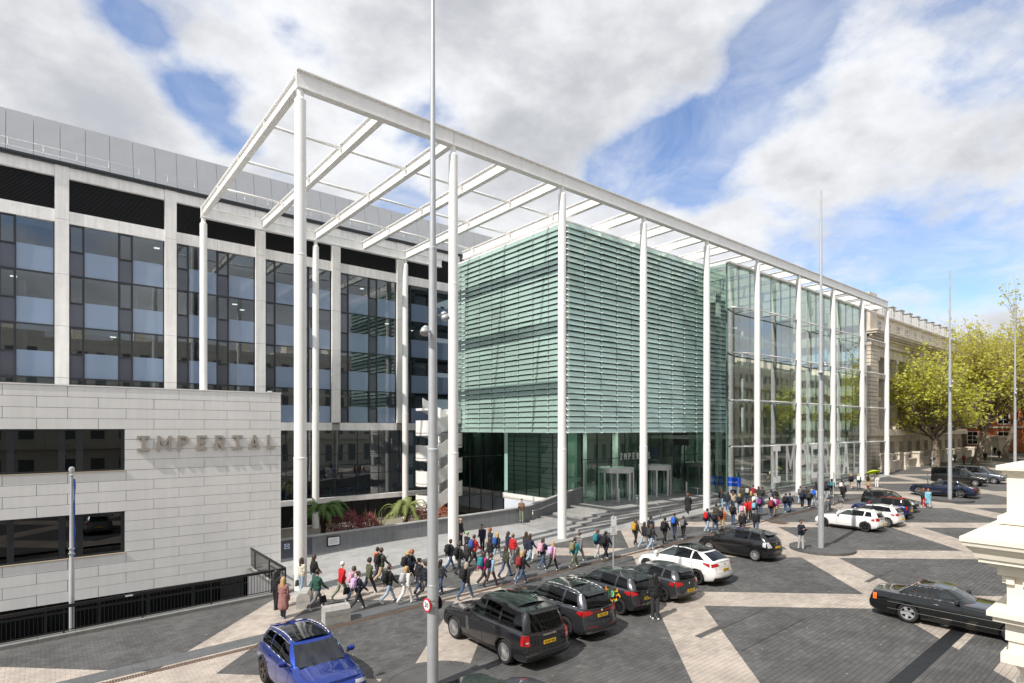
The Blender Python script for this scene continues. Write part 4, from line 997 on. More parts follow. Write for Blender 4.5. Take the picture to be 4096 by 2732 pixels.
# plants inside
tw = thing('indoor_planter', 'row of leafy indoor plants behind the glass by the blue sign', 'planter', (52.6, HY + 1.6, 1.2)); MB().box(-2, 2, -.3, .3, 0, .8).build('box', M_interd, tw)
mb = MB()
for i in range(500):
    c_ = Vector((random.uniform(-2, 2), random.uniform(-.4, .4), .8 + abs(random.gauss(0, .5)))); d = Vector((random.gauss(0, 1), random.gauss(0, 1), random.gauss(0, 1))).normalized(); e = d.orthogonal(); s_ = .10; mb.add([c_ - d * s_, c_ + e * s_ * .5, c_ + d * s_, c_ - e * s_ * .5], [(0, 1, 2, 3)])
mb.build('foliage', mat('indoor_leaf', (.16, .22, .03), .6, island=.4), tw, fix=False)

# petals and litter blown over the setts
mb = MB()
for i in range(420):
    x, y = random.uniform(2, 45), random.uniform(5, 26); a = random.random() * 6.28; s_ = random.uniform(.012, .035); c_, n_ = math.cos(a) * s_, math.sin(a) * s_
    mb.add([(x + p * c_ - q * n_, y + p * n_ + q * c_, zg(x) + .012) for p, q in ((-1, -.5), (1, -.6), (1.1, .5), (-.8, .6))], [(0, 1, 2, 3)])
o = mb.build('petals', mat('petal', (.55, .5, .42), .8, island=.4), fix=False, kind='stuff')
# ================================================================== SURROUNDINGS
# ---------------- masts on islands
def mast(px_x, x, y, label, isl):
    z = zg(x); t = thing('lighting_mast', label, 'mast', (x, y, z + .13), group='tall grey lighting masts')
    MB().lathe([(0, 0), (.165, 0), (.165, 3.0), (.16, 3.01), (.16, 6.9), (.166, 6.91), (.166, 6.97), (.135, 7.0), (.115, 12.8), (.12, 12.81), (.12, 12.87), (.095, 12.9), (.05, 21.2), (0, 21.25)], n=20).build('pole', M_gal, t)
    for (zz, a) in ((10.4, 200), (10.9, -15)):
        d = Vector((math.cos(R(a)), math.sin(R(a)), 0)); hd = MB(); c_ = d * .30
        hd.tube(d * .1 + Vector((0, 0, zz)), c_ + Vector((0, 0, zz)), .03, n=6); dn = (d * .45 + Vector((0, 0, -1))).normalized(); p = c_ + Vector((0, 0, zz + .12))
        hd.tube(p, p + dn * .10, .06, .12, 12); hd.tube(p + dn * .10, p + dn * .26, .12, .13, 12)
        h = hd.build('spotlight', M_gal, t); MB().tube(p + dn * .262, p + dn * .268, .11, .11, 12).build('lens', mat('lamp_lens', (.35, .36, .38), .15), h)
    # island: dark setts ring with raised kerb
    ic = struct(link('traffic_island', MB().mesh('i'))); mb = MB(); ra, rb, off = isl
    mb.lathe([(0, .13), (1.0, .13), (1.0, .0)], n=44); mb.v = [(vx * ra + off[0], vy * rb + off[1], vz) for vx, vy, vz in mb.v]
    ic.data = mb.mesh('island'); ic.data.materials.append(M_pav); ic.location = (x, y, z)
    n = 26
    for i in range(n):
        a0, a1 = 2 * math.pi * i / n + .012, 2 * math.pi * (i + 1) / n - .012
        def pt(a, k): return (ra * k * math.cos(a) + off[0], rb * k * math.sin(a) + off[1])
        k_ = MB(); q = [pt(a0, .86), pt(a0, 1.01), pt(a1, 1.01), pt(a1, .86)]; k_.hexa([(p[0], p[1], -.02) for p in q], [(p[0], p[1], .14) for p in q]); k_.build('kerb_stone', M_pav, ic)
ISL = (1.75, 1.75, (0.15, 0))
mast(0, 8.8, 14.42, 'nearest tall grey mast carrying the red speed limit sign', ISL)
mast(0, 35.64, 14.58, 'tall grey mast on the oval island beside the man with the phone', ISL)
mast(0, 64.7, 15.15, 'tall grey mast beside the long dark blue saloon', ISL)
mast(0, 94.2, 15.4, 'farthest tall grey mast before the trees at the right edge', ISL)
sp_ = thing('speed_sign', 'round speed limit 20 sign strapped to the nearest grey mast', 'sign', (8.8, 14.42, zg(8.8) + 2.56), R(182))
# sign faces the camera side of the mast: local +x is the outward normal
MB().lathe([(0, .215), (.20, .215), (.20, .20), (0, .20)], axis='x', n=28).build('red_disc', mat('sign_red', (.62, .02, .025), .4), sp_)
MB().lathe([(0, .219), (.152, .219), (.152, .216)], axis='x', n=28).build('white_disc', M_wprint, sp_)
text_obj('number', '20', .20, (.221, 0, 0), ((0, 1, 0), (0, 0, 1)), M_black, sp_, .001, .004)
mb = MB(); mb.lathe([(.17, -.05), (.18, -.05), (.18, -.02), (.17, -.02)], n=18); mb.lathe([(.17, .12), (.18, .12), (.18, .15), (.17, .15)], n=18); mb.box(.16, .20, -.05, .05, -.1, .2); mb.build('strap', M_steel, sp_)
MB().lathe([(0, -.20), (.19, -.20), (.19, -.215), (0, -.215)], axis='x', n=24).build('back_disc', M_rail, sp_)
# ---------------- street posts
def post(x, y, h, label, plates, name='sign_post'):
    t = thing(name, label, 'sign post', (x, y, zg(x))); MB().lathe([(0, 0), (.038, 0), (.038, h), (0, h)], n=10).build('pole', M_gal, t)
    for (zc_, w, hh, m_, lines, rz) in plates:
        p = thing('tmp', 'x', 'x'); bpy.data.objects.remove(p)
        o = MB().box(-w / 2, w / 2, -.05, -.04, -hh / 2, hh / 2).build('plate', M_wprint, t); o.location = (0, 0, zc_); o.rotation_euler = (0, 0, rz)
        for i, (tx, sz, zz) in enumerate(lines): text_obj('text_line', tx, sz, (0, -.052, zz), ((1, 0, 0), (0, 0, 1)), m_, o, .001)
    return t
post(23.72, 20.35, 2.75, 'slim sign post reading Switch off engine beside the kerb', [(2.45, .34, .48, MATS['sign_mid_blue'], [('P', .18, .13)], R(-15)), (1.95, .40, .50, M_black, [('Switch off', .085, .16), ('engine', .085, .05), ('Reduce', .085, -.06), ('emissions', .085, -.17)], R(-15))])
x, y = gp(2800 + 1568 * .3403, 1800 + 640 * .3403); post(x, y, 2.9, 'slim grey post with small plates by the parked bicycles', [(2.6, .3, .4, M_black, [], R(-15))])
x, y = gp(3300 + 747 * .574, 1100 + 1440 * .574); post(x, y, 3.6, 'slim post with a small plate behind the dark blue saloon', [(2.2, .28, .36, M_black, [], R(-15))])
x, y = gp(3300 + 1160 * .574, 1100 + 1315 * .574); post(x, y, 3.0, 'slim grey post under the trees behind the grey van', [(2.5, .28, .36, M_black, [], R(-15))])
# ---------------- concrete blocks
def block(x, y, rz, L_, label):
    t = thing('concrete_block', label, 'block', (x, y, zg(x)), rz, 'granite seating blocks')
    pr = [(-L_ / 2, 0.0), (L_ / 2, 0.0), (L_ / 2, .30), (-L_ / 2, .30)]
    for (z0, z1, nm) in ((0, .30, 'lower_block'), (.312, .66, 'upper_block')):
        mb = MB(); c_ = .0 if z0 == 0 else .13
        b = [(-L_ / 2, -.28, z0), (L_ / 2, -.28, z0), (L_ / 2, .28, z0), (-L_ / 2, .28, z0)]
        if c_: mb.hexa(b, [(v[0], v[1], z1 - .14) for v in b]); mb.hexa([(v[0], v[1], z1 - .14) for v in b], [(v[0], v[1] * .55, z1) for v in b])
        else: mb.hexa(b, [(v[0], v[1], z1) for v in b])
        mb.build(nm, M_granite, t)
block(8.98, 22.05, R(-6), 1.0, 'nearer granite block with one end towards the drain'); block(8.75, 24.9, R(62), 1.05, 'farther granite block at the foot of the corner column')
# ---------------- bicycles
def bike(x, y, rz, label, col):
    t = thing('bicycle', label, 'bicycle', (x, y, zg(x)), rz, 'bicycles chained to posts')
    m_ = mat('bike_' + label[:9], col, .35, coat=.5)
    for xx in (-.52, .52):
        w = MB(); w.lathe([(.33, -.018), (.345, 0), (.33, .018), (.315, 0), (.33, -.018)], axis='y', n=24); w.v = [(a + xx, b, c_ + .345) for a, b, c_ in w.v]; wh = w.build('wheel', M_rail, t)
        s_ = MB()
        for k in range(10): a = k * .628; s_.tube((xx, 0, .345), (xx + .32 * math.cos(a), 0, .345 + .32 * math.sin(a)), .004, n=4)
        s_.build('spokes', M_steel, wh)
    f_ = MB(); bb, st_, hd, ra = (-.05, 0, .30), (-.22, 0, .80), (.36, 0, .78), (-.52, 0, .345)
    for a, b in ((bb, st_), (st_, hd), (bb, (.38, 0, .70)), (bb, ra), (st_, ra), ((.36, 0, .85), (.52, 0, .345))): f_.tube(a, b, .018, n=8)
    f_.build('frame', m_, t)
    MB().tube((-.22, 0, .80), (-.25, 0, .95), .012, n=6).box(-.38, -.13, -.06, .06, .95, .99).build('saddle', M_rail, t)
    MB().path([(.36, 0, .85), (.33, 0, 1.0)], .014).path([(.45, -.26, 1.02), (.33, -.2, 1.0), (.33, .2, 1.0), (.45, .26, 1.02)], .014).build('handlebar', M_rail, t)
    MB().lathe([(.10, -.01), (.10, .01), (.085, .01), (.085, -.01), (.10, -.01)], (-.05, -.05, .30), 'y', 16).build('chainring', M_steel, t)
for (px, py, a, lab, c_) in ((2800 + 1490 * .3403, 1800 + 735 * .3403, 10, 'blue bicycle leaning beside the white hatchback', (.04, .10, .22)), (2800 + 1530 * .3403, 1800 + 712 * .3403, 25, 'black bicycle chained to the post by the white hatchback', (.01, .01, .012)), (2800 + 1590 * .3403, 1800 + 690 * .3403, -20, 'dark grey bicycle behind the other two at the post', (.03, .03, .035)), (3300 + 715 * .574, 1100 + 1448 * .574, 15, 'pale grey bicycle behind the dark blue saloon', (.4, .4, .4))):
    x, y = gp(px, py); bike(x, y, R(a), lab, c_)

# ---------------- classical stone building
SX, SY = 91.0, 30.5; SXE = 141.0
sb = thing('stone_building', 'long classical stone building with giant pilasters, bold cornice and dormered roof', 'building', (SX, SY, zg(SX)))
def SO(mb, name, m, kind=None): o = mb.build(name, m, sb, kind=kind); o.location = (-SX, -SY, -zg(SX)); return o
gz0 = 1.0
SO(MB().box(SX + .2, SXE, SY + 1.6, SY + 16, gz0, 24.4), 'core_wall', M_stone2)
SO(MB().box(SX + .2, SX + 2.9, SY + .15, SY + 16, gz0, 20.6), 'corner_pier', M_stone)
z = gz0 + .5                                        # rusticated corner courses
k = 0
while z < 19.6:
    w = 2.95 if k % 2 == 0 else 2.75
    SO(MB().box(SX, SX + w, SY, SY + (2.1 if k % 2 else 2.5), z, z + .46), 'rusticated_block', M_stone); z += .54; k += 1
for (z0, z1, pr) in ((gz0, gz0 + .5, .25), (6.6, 7.3, .35), (7.3, 7.55, .2), (19.6, 20.2, .15)): SO(MB().box(SX - pr, SXE, SY - pr, SY + 2.6, z0, z1), 'string_course', M_stone)
for (z0, z1, pr) in ((20.2, 20.5, .3), (20.5, 20.75, .6), (21.1, 21.4, 1.15), (21.4, 21.65, 1.3)): SO(MB().box(SX - pr, SXE, SY - pr, SY + 3.5, z0, z1), 'cornice', M_stone)
SO(MB().box(SX - .2, SXE, SY - .2, SY + 3.5, 20.75, 21.1), 'cornice_bed', M_stone2)
x = SX - .5
mb = MB()
while x < SXE: mb.box(x, x + .3, SY - 1.0, SY - .2, 20.78, 21.08); x += .8
y = SY - .5
while y < SY + 10: mb.box(SX - 1.0, SX - .2, y, y + .3, 20.78, 21.08); y += .8
SO(mb, 'modillions', M_stone, 'stuff')
SO(MB().box(SX - 1.2, SX + 3, SY + 3.5, SY + 14, 21.1, 21.6), 'cornice', M_stone)
SO(MB().box(SX + .4, SX + 3.0, SY + .2, SY + 3.2, 21.65, 24.9), 'attic_pedestal', M_stone); SO(MB().prism([(SX - .1, 21.65), (SX + .4, 21.65), (SX + .4, 24.6), (SX + .25, 24.6)], SY + .6, SY + 2.6, 'y'), 'scroll_bracket', M_stone); SO(MB().box(SX + .2, SX + 3.2, SY + .0, SY + 3.4, 24.9, 25.25), 'attic_cap', M_stone)
SO(MB().box(SX + 3.0, SXE, SY + .7, SY + 14, 21.65, 24.3), 'attic_wall', M_stone)
SO(MB().box(SX + 2.9, SXE, SY + .4, SY + 1.6, 24.3, 24.6), 'attic_coping', M_stone2)
SO(MB().prism([(SY + 1.4, 24.3), (SY + 14, 24.3), (SY + 12, 28.6), (SY + 4.4, 28.6)], SX + 2.5, SXE, 'x'), 'mansard_roof', M_roof)
G_st = glass('stone_window_glass', (.10, .11, .12), 1.6, gain=1.4)
bay = 4.1; x = SX + 3.4; i = 0
def win(x0, x1, y, z0, z1, bars=(2, 3)):
    SO(MB().box(x0, x1, y, y + .02, z0, z1), 'window_pane', G_st)
    f_ = MB()
    for k in range(bars[0] + 1): xx = x0 + (x1 - x0) * k / bars[0]; f_.box(xx - .04, xx + .04, y - .07, y - .002, z0, z1)
    for k in range(bars[1] + 1): zz = z0 + (z1 - z0) * k / bars[1]; f_.box(x0, x1, y - .06, y - .003, zz - .04, zz + .04)
    SO(f_, 'window_frame', M_wprint)
while x + bay < SXE:
    xm = x + bay / 2
    SO(MB().box(x - .45, x + .45, SY + .25, SY + 1.6, 7.55, 17.6), 'pilaster', M_stone); SO(MB().box(x - .55, x + .55, SY + .15, SY + 1.6, 7.55, 8.1), 'pilaster_base', M_stone); SO(MB().box(x - .58, x + .58, SY + .1, SY + 1.6, 17.6, 18.2), 'capital', M_stone)
    SO(MB().box(x - .45, x + bay - .45, SY + .2, SY + 1.6, 18.2, 19.6), 'entablature', M_stone)
    win(xm - 1.0, xm + 1.0, SY + 1.5, 8.2, 11.6); win(xm - 1.0, xm + 1.0, SY + 1.5, 12.6, 14.8); win(xm - 1.1, xm + 1.1, SY + 1.55, 15.3, 17.9)
    SO(MB().box(xm - 1.5, xm + 1.5, SY + .9, SY + 1.55, 11.75, 12.4), 'spandrel', M_stone); SO(MB().box(x + .46, x + bay - .46, SY + .35, SY + .45, 15.0, 15.9), 'balcony_front', M_stone2)
    SO(MB().box(x - .3, xm - 1.0, SY + .3, SY + 1.6, 1.3, 6.6), 'ground_pier', M_stone); SO(MB().box(xm + 1.0, x + bay - .3, SY + .3, SY + 1.6, 1.3, 6.6), 'ground_pier', M_stone); SO(MB().box(xm - 1, xm + 1, SY + .35, SY + 1.6, 5.6, 6.6), 'lintel', M_stone); win(xm - 1.0, xm + 1.0, SY + 1.2, 2.4, 5.6)
    gr = MB()
    for zz in (2.2, 2.8, 3.4, 4.0, 4.6, 5.2): gr.box(x - .32, xm - .98, SY + .24, SY + .3, zz, zz + .5); gr.box(xm + .98, x + bay - .28, SY + .24, SY + .3, zz, zz + .5)
    SO(gr, 'rustication', M_stone, 'stuff')
    win(xm - .5, xm + .5, SY + .66, 22.2, 23.7, (2, 2))
    SO(MB().box(xm - .8, xm + .8, SY + 1.35, SY + 4.2, 24.7, 26.9), 'dormer', mat('dormer_lead', (.5, .5, .49), .6)); SO(MB().box(xm - .95, xm + .95, SY + 1.2, SY + 4.4, 26.9, 27.05), 'dormer_roof', MATS['dormer_lead']); win(xm - .62, xm + .62, SY + 1.32, 25.0, 26.7, (3, 2))
    x += bay; i += 1
SO(MB().box(SX + 17, SX + 20, SY + 6, SY + 8.5, 24.3, 30.4), 'chimney', M_stone); SO(MB().box(SX + 16.8, SX + 20.2, SY + 5.8, SY + 8.7, 30.4, 30.8), 'chimney_cap', M_stone)
for zz in (21.9, 24.0): pass
for i in range(5):                                  # return face windows
    pass
# low stone boundary wall
bw = thing('boundary_wall', 'low weathered stone boundary wall with heavy piers before the stone building', 'wall', (91, 28.9, zg(92)))
xx = 0.5
for k in range(8):
    MB().box(xx, xx + 1.5, -.6, .6, -.2, 2.3).box(xx - .12, xx + 1.62, -.72, .72, 2.3, 2.6).box(xx - .15, xx + 1.65, -.75, .75, -.2, .6).build('pier', M_stone, bw)
    MB().box(xx + 1.66, xx + 6.3, -.2, .2, -.2, 1.3 + .1 * k).box(xx + 1.66, xx + 6.3, -.3, .3, 1.3 + .1 * k, 1.5 + .1 * k).build('wall_panel', M_stone, bw); xx += 6.5
# ---------------- red brick building beyond
rb_ = thing('brick_building', 'red brick building with white sash windows beyond the trees', 'building', (158, 34, 2.7))
MB().box(0, 60, -14, 20, 0, 15).build('wall', M_brick, rb_)
MB().prism([(-14.4, 15), (20, 15), (3, 21)], 0, 60, 'x').build('roof', M_roof, rb_)
for k in range(6):
    for r_ in range(3):
        w = MB(); y = -12.5 + k * 5.2; z = 1.4 + r_ * 4.4; w.box(-.12, .0, y, y + 2.0, z, z + 2.9); o = w.build('window', M_wprint, rb_)
        for a in range(2):
            for b in range(3): MB().box(-.15, -.125, y + .15 + a * .9, y + .95 + a * .9, z + .15 + b * .92, z + .95 + b * .92).build('pane', G_st, o)
for z in (5.0, 9.5, 14.2): MB().box(-.25, 0, -14.2, 20, z, z + .4).build('string_course', M_stone, rb_)
st2 = tag(MB().box(150, 156, 27, 30.5, 2.4, 5.6).box(149.8, 156.2, 26.8, 30.7, 5.6, 6.1).build('stone_pavilion', M_stone), 'low stone gate pavilion at the far end of the street', 'pavilion')
# ---------------- trees
M_bark = mat('plane_bark', (.17, .135, .10), .95, var=.45, nscale=3.0, bump=.5, bscale=14)
def leaf_mat(name, col):
    m = mat(name, col, .65, island=.35, var=.25, nscale=.5); nt = m.node_tree; b = nt.nodes['Principled BSDF']
    b.inputs['Subsurface Weight'].default_value = 0.0
    tl = nt.nodes.new('ShaderNodeBsdfTranslucent'); tl.inputs[0].default_value = (min(1, col[0] * 1.7), min(1, col[1] * 1.7), col[2] * .9, 1)
    mx = nt.nodes.new('ShaderNodeMixShader'); mx.inputs[0].default_value = .5; nt.links.new(b.outputs[0], mx.inputs[1]); nt.links.new(tl.outputs[0], mx.inputs[2]); nt.links.new(mx.outputs[0], nt.nodes['Material Output'].inputs[0]); return m
ML1 = leaf_mat('plane_leaf', (.52, .53, .11)); ML2 = leaf_mat('plane_leaf_olive', (.48, .45, .12))
def tree(x, y, h, rx, label, m_leaf, seed, nleaf=15000, lean=(0, 0), lf=.20, trunk=.55, grp='street trees'):
    rng = random.Random(seed); nr = np.random.default_rng(seed)
    t = thing('plane_tree', label, 'tree', (x, y, zg(x)), group=grp); mb = MB(); tips = []
    def limb(p, d, ln, r_, lvl):
        n = 4 if lvl < 2 else 3; q = p
        for i in range(n):
            d = (d + Vector((rng.gauss(0, .13), rng.gauss(0, .13), rng.gauss(.03, .08)))).normalized(); e = q + d * (ln / n); r2 = r_ * (1 - .16)
            mb.tube(q, e, r_, r2, 8 if lvl < 2 else 5, caps=False); q, r_ = e, r2
            if lvl >= 2: tips.append(q.copy())
            if lvl < 4 and (i >= 1 or lvl > 0):
                for _ in range(1 if lvl < 1 else 2):
                    a = rng.random() * 6.283; sd = Vector((math.cos(a), math.sin(a), rng.uniform(-.15, .7))).normalized(); limb(q, (d * .55 + sd * .8).normalized(), ln * rng.uniform(.52, .72), r_ * .62, lvl + 1)
        if lvl < 4: limb(q, d, ln * .7, r_ * .8, lvl + 1)
        tips.append(q.copy())
    # trunk with a slight wave, then main limbs
    p = Vector((0, 0, -.1)); d = Vector((lean[0], lean[1], 1)).normalized(); r_ = trunk; hh = h * .27
    for i in range(6):
        d = (d + Vector((rng.gauss(0, .05), rng.gauss(0, .05), .05))).normalized(); e = p + d * hh / 6; mb.tube(p, e, r_, r_ * .93, 12, caps=False); p = e; r_ *= .93
    for k in range(5):
        a = k * 1.257 + rng.random() * .6; limb(p - d * rng.random() * .6, Vector((math.cos(a) * .75, math.sin(a) * .75, rng.uniform(.5, 1.0))).normalized(), h * .24, r_ * .5, 1)
    limb(p, d, h * .26, r_ * .65, 1)
    T = np.array([tuple(v) for v in tips]); cen = T.mean(0); 
    ext = max(np.percentile(np.hypot(T[:, 0] - p.x, T[:, 1] - p.y), 92), .1); top = np.percentile(T[:, 2], 98); k1 = rx / ext; k2 = (h - p.z) / (top - p.z)
    def fix(v): 
        if v[2] <= p.z: return v
        f = min(1, (v[2] - p.z) / 1.0 + .0); return (p.x + (v[0] - p.x) * (1 + (k1 - 1) * f), p.y + (v[1] - p.y) * (1 + (k1 - 1) * f), p.z + (v[2] - p.z) * k2)
    mb.v = [fix(v) if i_ >= 0 else v for i_, v in enumerate(mb.v)]; T = np.array([fix(tuple(v)) for v in T])
    mb.build('trunk', M_bark, t, fix=False)
    idx = nr.integers(0, len(T), nleaf); C_ = T[idx] + nr.normal(0, .34, (nleaf, 3)) * np.array([1, 1, .75]); keep = C_[:, 2] > p.z - .6; C_ = C_[keep]; n_ = len(C_)
    D_ = nr.normal(0, 1, (n_, 3)); D_[:, 2] *= .6; D_ /= np.linalg.norm(D_, axis=1)[:, None]; E_ = np.cross(D_, nr.normal(0, 1, (n_, 3))); E_ /= np.linalg.norm(E_, axis=1)[:, None]; s_ = nr.uniform(.6, 1.25, (n_, 1)) * lf
    V = np.stack([C_ - D_ * s_, C_ + E_ * s_ * .62, C_ + D_ * s_, C_ - E_ * s_ * .62], 1).reshape(-1, 3)
    me = bpy.data.meshes.new('crown'); me.from_pydata(V.tolist(), [], np.arange(4 * n_).reshape(-1, 4).tolist()); link('crown', me, m_leaf, t)
tree(104.9, 26.3, 16.4, 7.0, 'bright yellow-green plane tree nearest the stone building', ML1, 3, 10500, (.14, -.06), .23)
tree(114.5, 23.6, 20.5, 7.0, 'plane tree behind the tall grey mast, second from the stone building', ML2, 11, 12000, (.30, -.24), .23)
tree(135.0, 23.4, 25, 9, 'tall olive plane tree in front of the red brick building', ML2, 5, 15000, (.05, 0), .26)
tree(138.0, 14.0, 21, 9, 'plane tree at the right edge of the picture', ML1, 8, 14000, (0, .04), .26)
tree(152.0, 33.0, 24, 8, 'far plane tree standing before the brick building', ML1, 21, 9000, (0, 0), .28)
tree(128.0, -2.0, 13, 5, 'green street tree across the road mirrored in the glass hall', ML1, 31, 4500, (0, 0), .3, .35, 'trees on the near side of the road')
tree(158.0, -1.0, 14, 5.5, 'green street tree farther up the road mirrored in the glass hall', ML1, 32, 4500, (0, 0), .3, .35, 'trees on the near side of the road')
# ---------------- stucco terrace on the camera's side of the road
te = thing('stucco_terrace', 'cream stucco terrace of houses on the near side of the road', 'building', (0, -5, 0))
def TO(mb, name, m): o = mb.build(name, m, te); o.location = (0, 5, 0); return o
for hx in range(-5, 29):
    x0 = hx * 8.0; TO(MB().box(x0 + .01, x0 + 7.99, -18, -5, zg(x0) - 1, 21 + (hx % 3) * .4), 'house_front', M_stucco)
    TO(MB().box(x0 + .02, x0 + 7.98, -5.0, -4.4, 16.2, 16.9), 'cornice', M_stucco); TO(MB().box(x0 + .02, x0 + 7.98, -5.0, -4.6, 5.6, 6.1), 'balcony', M_stucco)
    for c_ in range(3):
        for (z0, z1) in ((1.5, 4.6), (6.6, 10.0), (11.2, 13.6), (14.2, 15.9), (17.6, 19.2)):
            xw = x0 + 1.2 + c_ * 2.4; TO(MB().box(xw, xw + 1.15, -4.996, -4.98, z0, z1), 'window', mat('terrace_window', (.20, .205, .205), .15, spec=.5)); TO(MB().box(xw - .2, xw + 1.35, -5.0, -4.85, z1 + .05, z1 + .35), 'window_hood', M_stucco); TO(MB().box(xw - .12, xw + 1.27, -5.0, -4.9, z0 - .2, z0 - .02), 'sill', M_stucco)
    TO(MB().box(x0 + 3.2, x0 + 4.8, -12, -9, 21, 24), 'chimney', M_stucco)
# portico whose corner stands at the right of the picture
PXC, PYC = 6.8, 1.52; pz = 6.66
po = thing('portico', 'cream stucco portico corner with moulded cornice and column at the right edge', 'portico', (PXC, PYC, zg(7)))
def PO(mb, name): o = mb.build(name, M_stucco, po); o.location = (-PXC, -PYC, -zg(7)); return o
CXp, CYp = 7.52, .86                               # outer column centre
def ring(z0, z1, off, name='cornice_moulding'):    # rectangular moulding, off = distance from the cornice edge
    PO(MB().box(PXC + off, PXC + 6, -4.4, PYC - off, z0, z1), name)
mb = MB()
prof = [(0.00, 0.00), (0.00, -.045), (.012, -.05), (.02, -.085), (.04, -.09), (.045, -.105), (.08, -.14), (.095, -.185), (.10, -.20), (.12, -.205), (.12, -.24)]
pts = []
for (o_, dz) in prof: pts.append([(PXC + 6, PYC - o_, pz + dz), (PXC + o_, PYC - o_, pz + dz), (PXC + o_, -4.4, pz + dz)])
for r0, r1 in zip(pts[:-1], pts[1:]): mb.grid([r0, r1], 0, False)
tp = [[(PXC + 6, PYC, pz), (PXC, PYC, pz), (PXC, -4.4, pz)], [(PXC + 6, PYC - .28, pz + .13), (PXC + .28, PYC - .28, pz + .13), (PXC + .28, -4.4, pz + .13)]]
mb.grid(tp, 0, False); PO(mb, 'cornice')
ring(pz - .28, pz - .241, .18); ring(pz - .36, pz - .281, .24, 'bed_moulding'); ring(pz - .70, pz - .361, .30, 'frieze')
d_ = MB()
for k in range(40): d_.box(PXC + .30 + k * .12, PXC + .36 + k * .12, PYC - .298, PYC - .265, pz - .44, pz - .37); d_.box(PXC + .265, PXC + .298, PYC - .36 - k * .12, PYC - .30 - k * .12, pz - .44, pz - .37)
PO(d_, 'dentils')['kind'] = 'stuff'
ring(pz - .75, pz - .701, .17, 'taenia'); ring(pz - .80, pz - .751, .21, 'taenia'); ring(pz - .98, pz - .801, .29, 'architrave'); ring(pz - 1.10, pz - .981, .31, 'architrave')
for (z0, z1, o_) in ((pz + .131, pz + .20, .24), (pz + .20, 7.26, .30), (7.26, 7.30, .27), (7.30, 7.345, .23)): PO(MB().box(PXC + o_, PXC + o_ + 1.0 + 2 * (.30 - o_), -2.0, PYC - o_, z0, z1), 'pedestal')
PO(MB().hexa([(PXC + .23, -2, 7.345), (PXC + 1.4, -2, 7.345), (PXC + 1.4, PYC - .23, 7.345), (PXC + .23, PYC - .23, 7.345)], [(PXC + .5, -1.8, 7.40), (PXC + 1.2, -1.8, 7.40), (PXC + 1.2, PYC - .5, 7.40), (PXC + .5, PYC - .5, 7.40)]), 'pedestal_cap')
cap = pz - 1.101
mb = MB(); cxx, cyy = PXC + .32 + .30, PYC - .32 - .30
mb.box(cxx - .36, cxx + .36, cyy - .36, cyy + .36, cap - .09, cap)
mb.lathe([(.34, cap - .09), (.35, cap - .13), (.31, cap - .18), (.285, cap - .20), (.275, cap - .22), (.275, cap - .30), (.30, cap - .32), (.30, cap - .35), (.27, cap - .37), (.29, 3.0), (.30, 1.2), (.36, .7), (.36, .1)], (cxx, cyy, 0), n=36)
PO(mb, 'column')
# ================================================================== CARS
def paint(name, col, metal=.5, rough=.3): return mat('paint_' + name, col, rough * .75, metal=metal, coat=1.0)
M_tyre = mat('tyre', (.018, .018, .019), .85); M_plast = mat('black_plastic', (.022, .022, .024), .55); M_glossb = mat('gloss_black', (.008, .008, .009), .1, coat=.6)
M_chrome = mat('chrome', (.75, .75, .76), .12, metal=1.0); M_tail = mat('tail_red', (.42, .012, .012), .15, coat=.8); M_amber = mat('amber_lens', (.75, .16, .02), .2, coat=.8)
M_clearl = mat('clear_lens', (.62, .64, .66), .12, metal=.2, coat=.9); M_plateY = mat('plate_yellow', (.80, .50, .02), .5); M_plateW = mat('plate_white', (.75, .75, .73), .5)
M_alloy = mat('alloy', (.62, .62, .63), .3, metal=.65); M_alloyd = mat('dark_alloy', (.05, .05, .055), .3, metal=.6)
M_seat = mat('seat_dark', (.03, .03, .032), .8)
G_car = glass('car_glass', (.32, .37, .36), 1.6, gain=1.7); G_cart = glass('privacy_glass', (.06, .065, .068), 1.5, gain=1.0)
def smooth_table(xs, zs):
    k = np.linspace(xs[0], xs[-1], 160); z = np.interp(k, xs, zs); z = np.convolve(np.pad(z, 5, 'edge'), np.ones(11) / 11, 'valid'); return lambda x: np.interp(x, k, z)
PROF = ([0, .06, .16, .34, .56, .74, .88, 1.0], [.88, .93, .965, .99, 1.0, .995, .975, .935])
WHEELS = {}
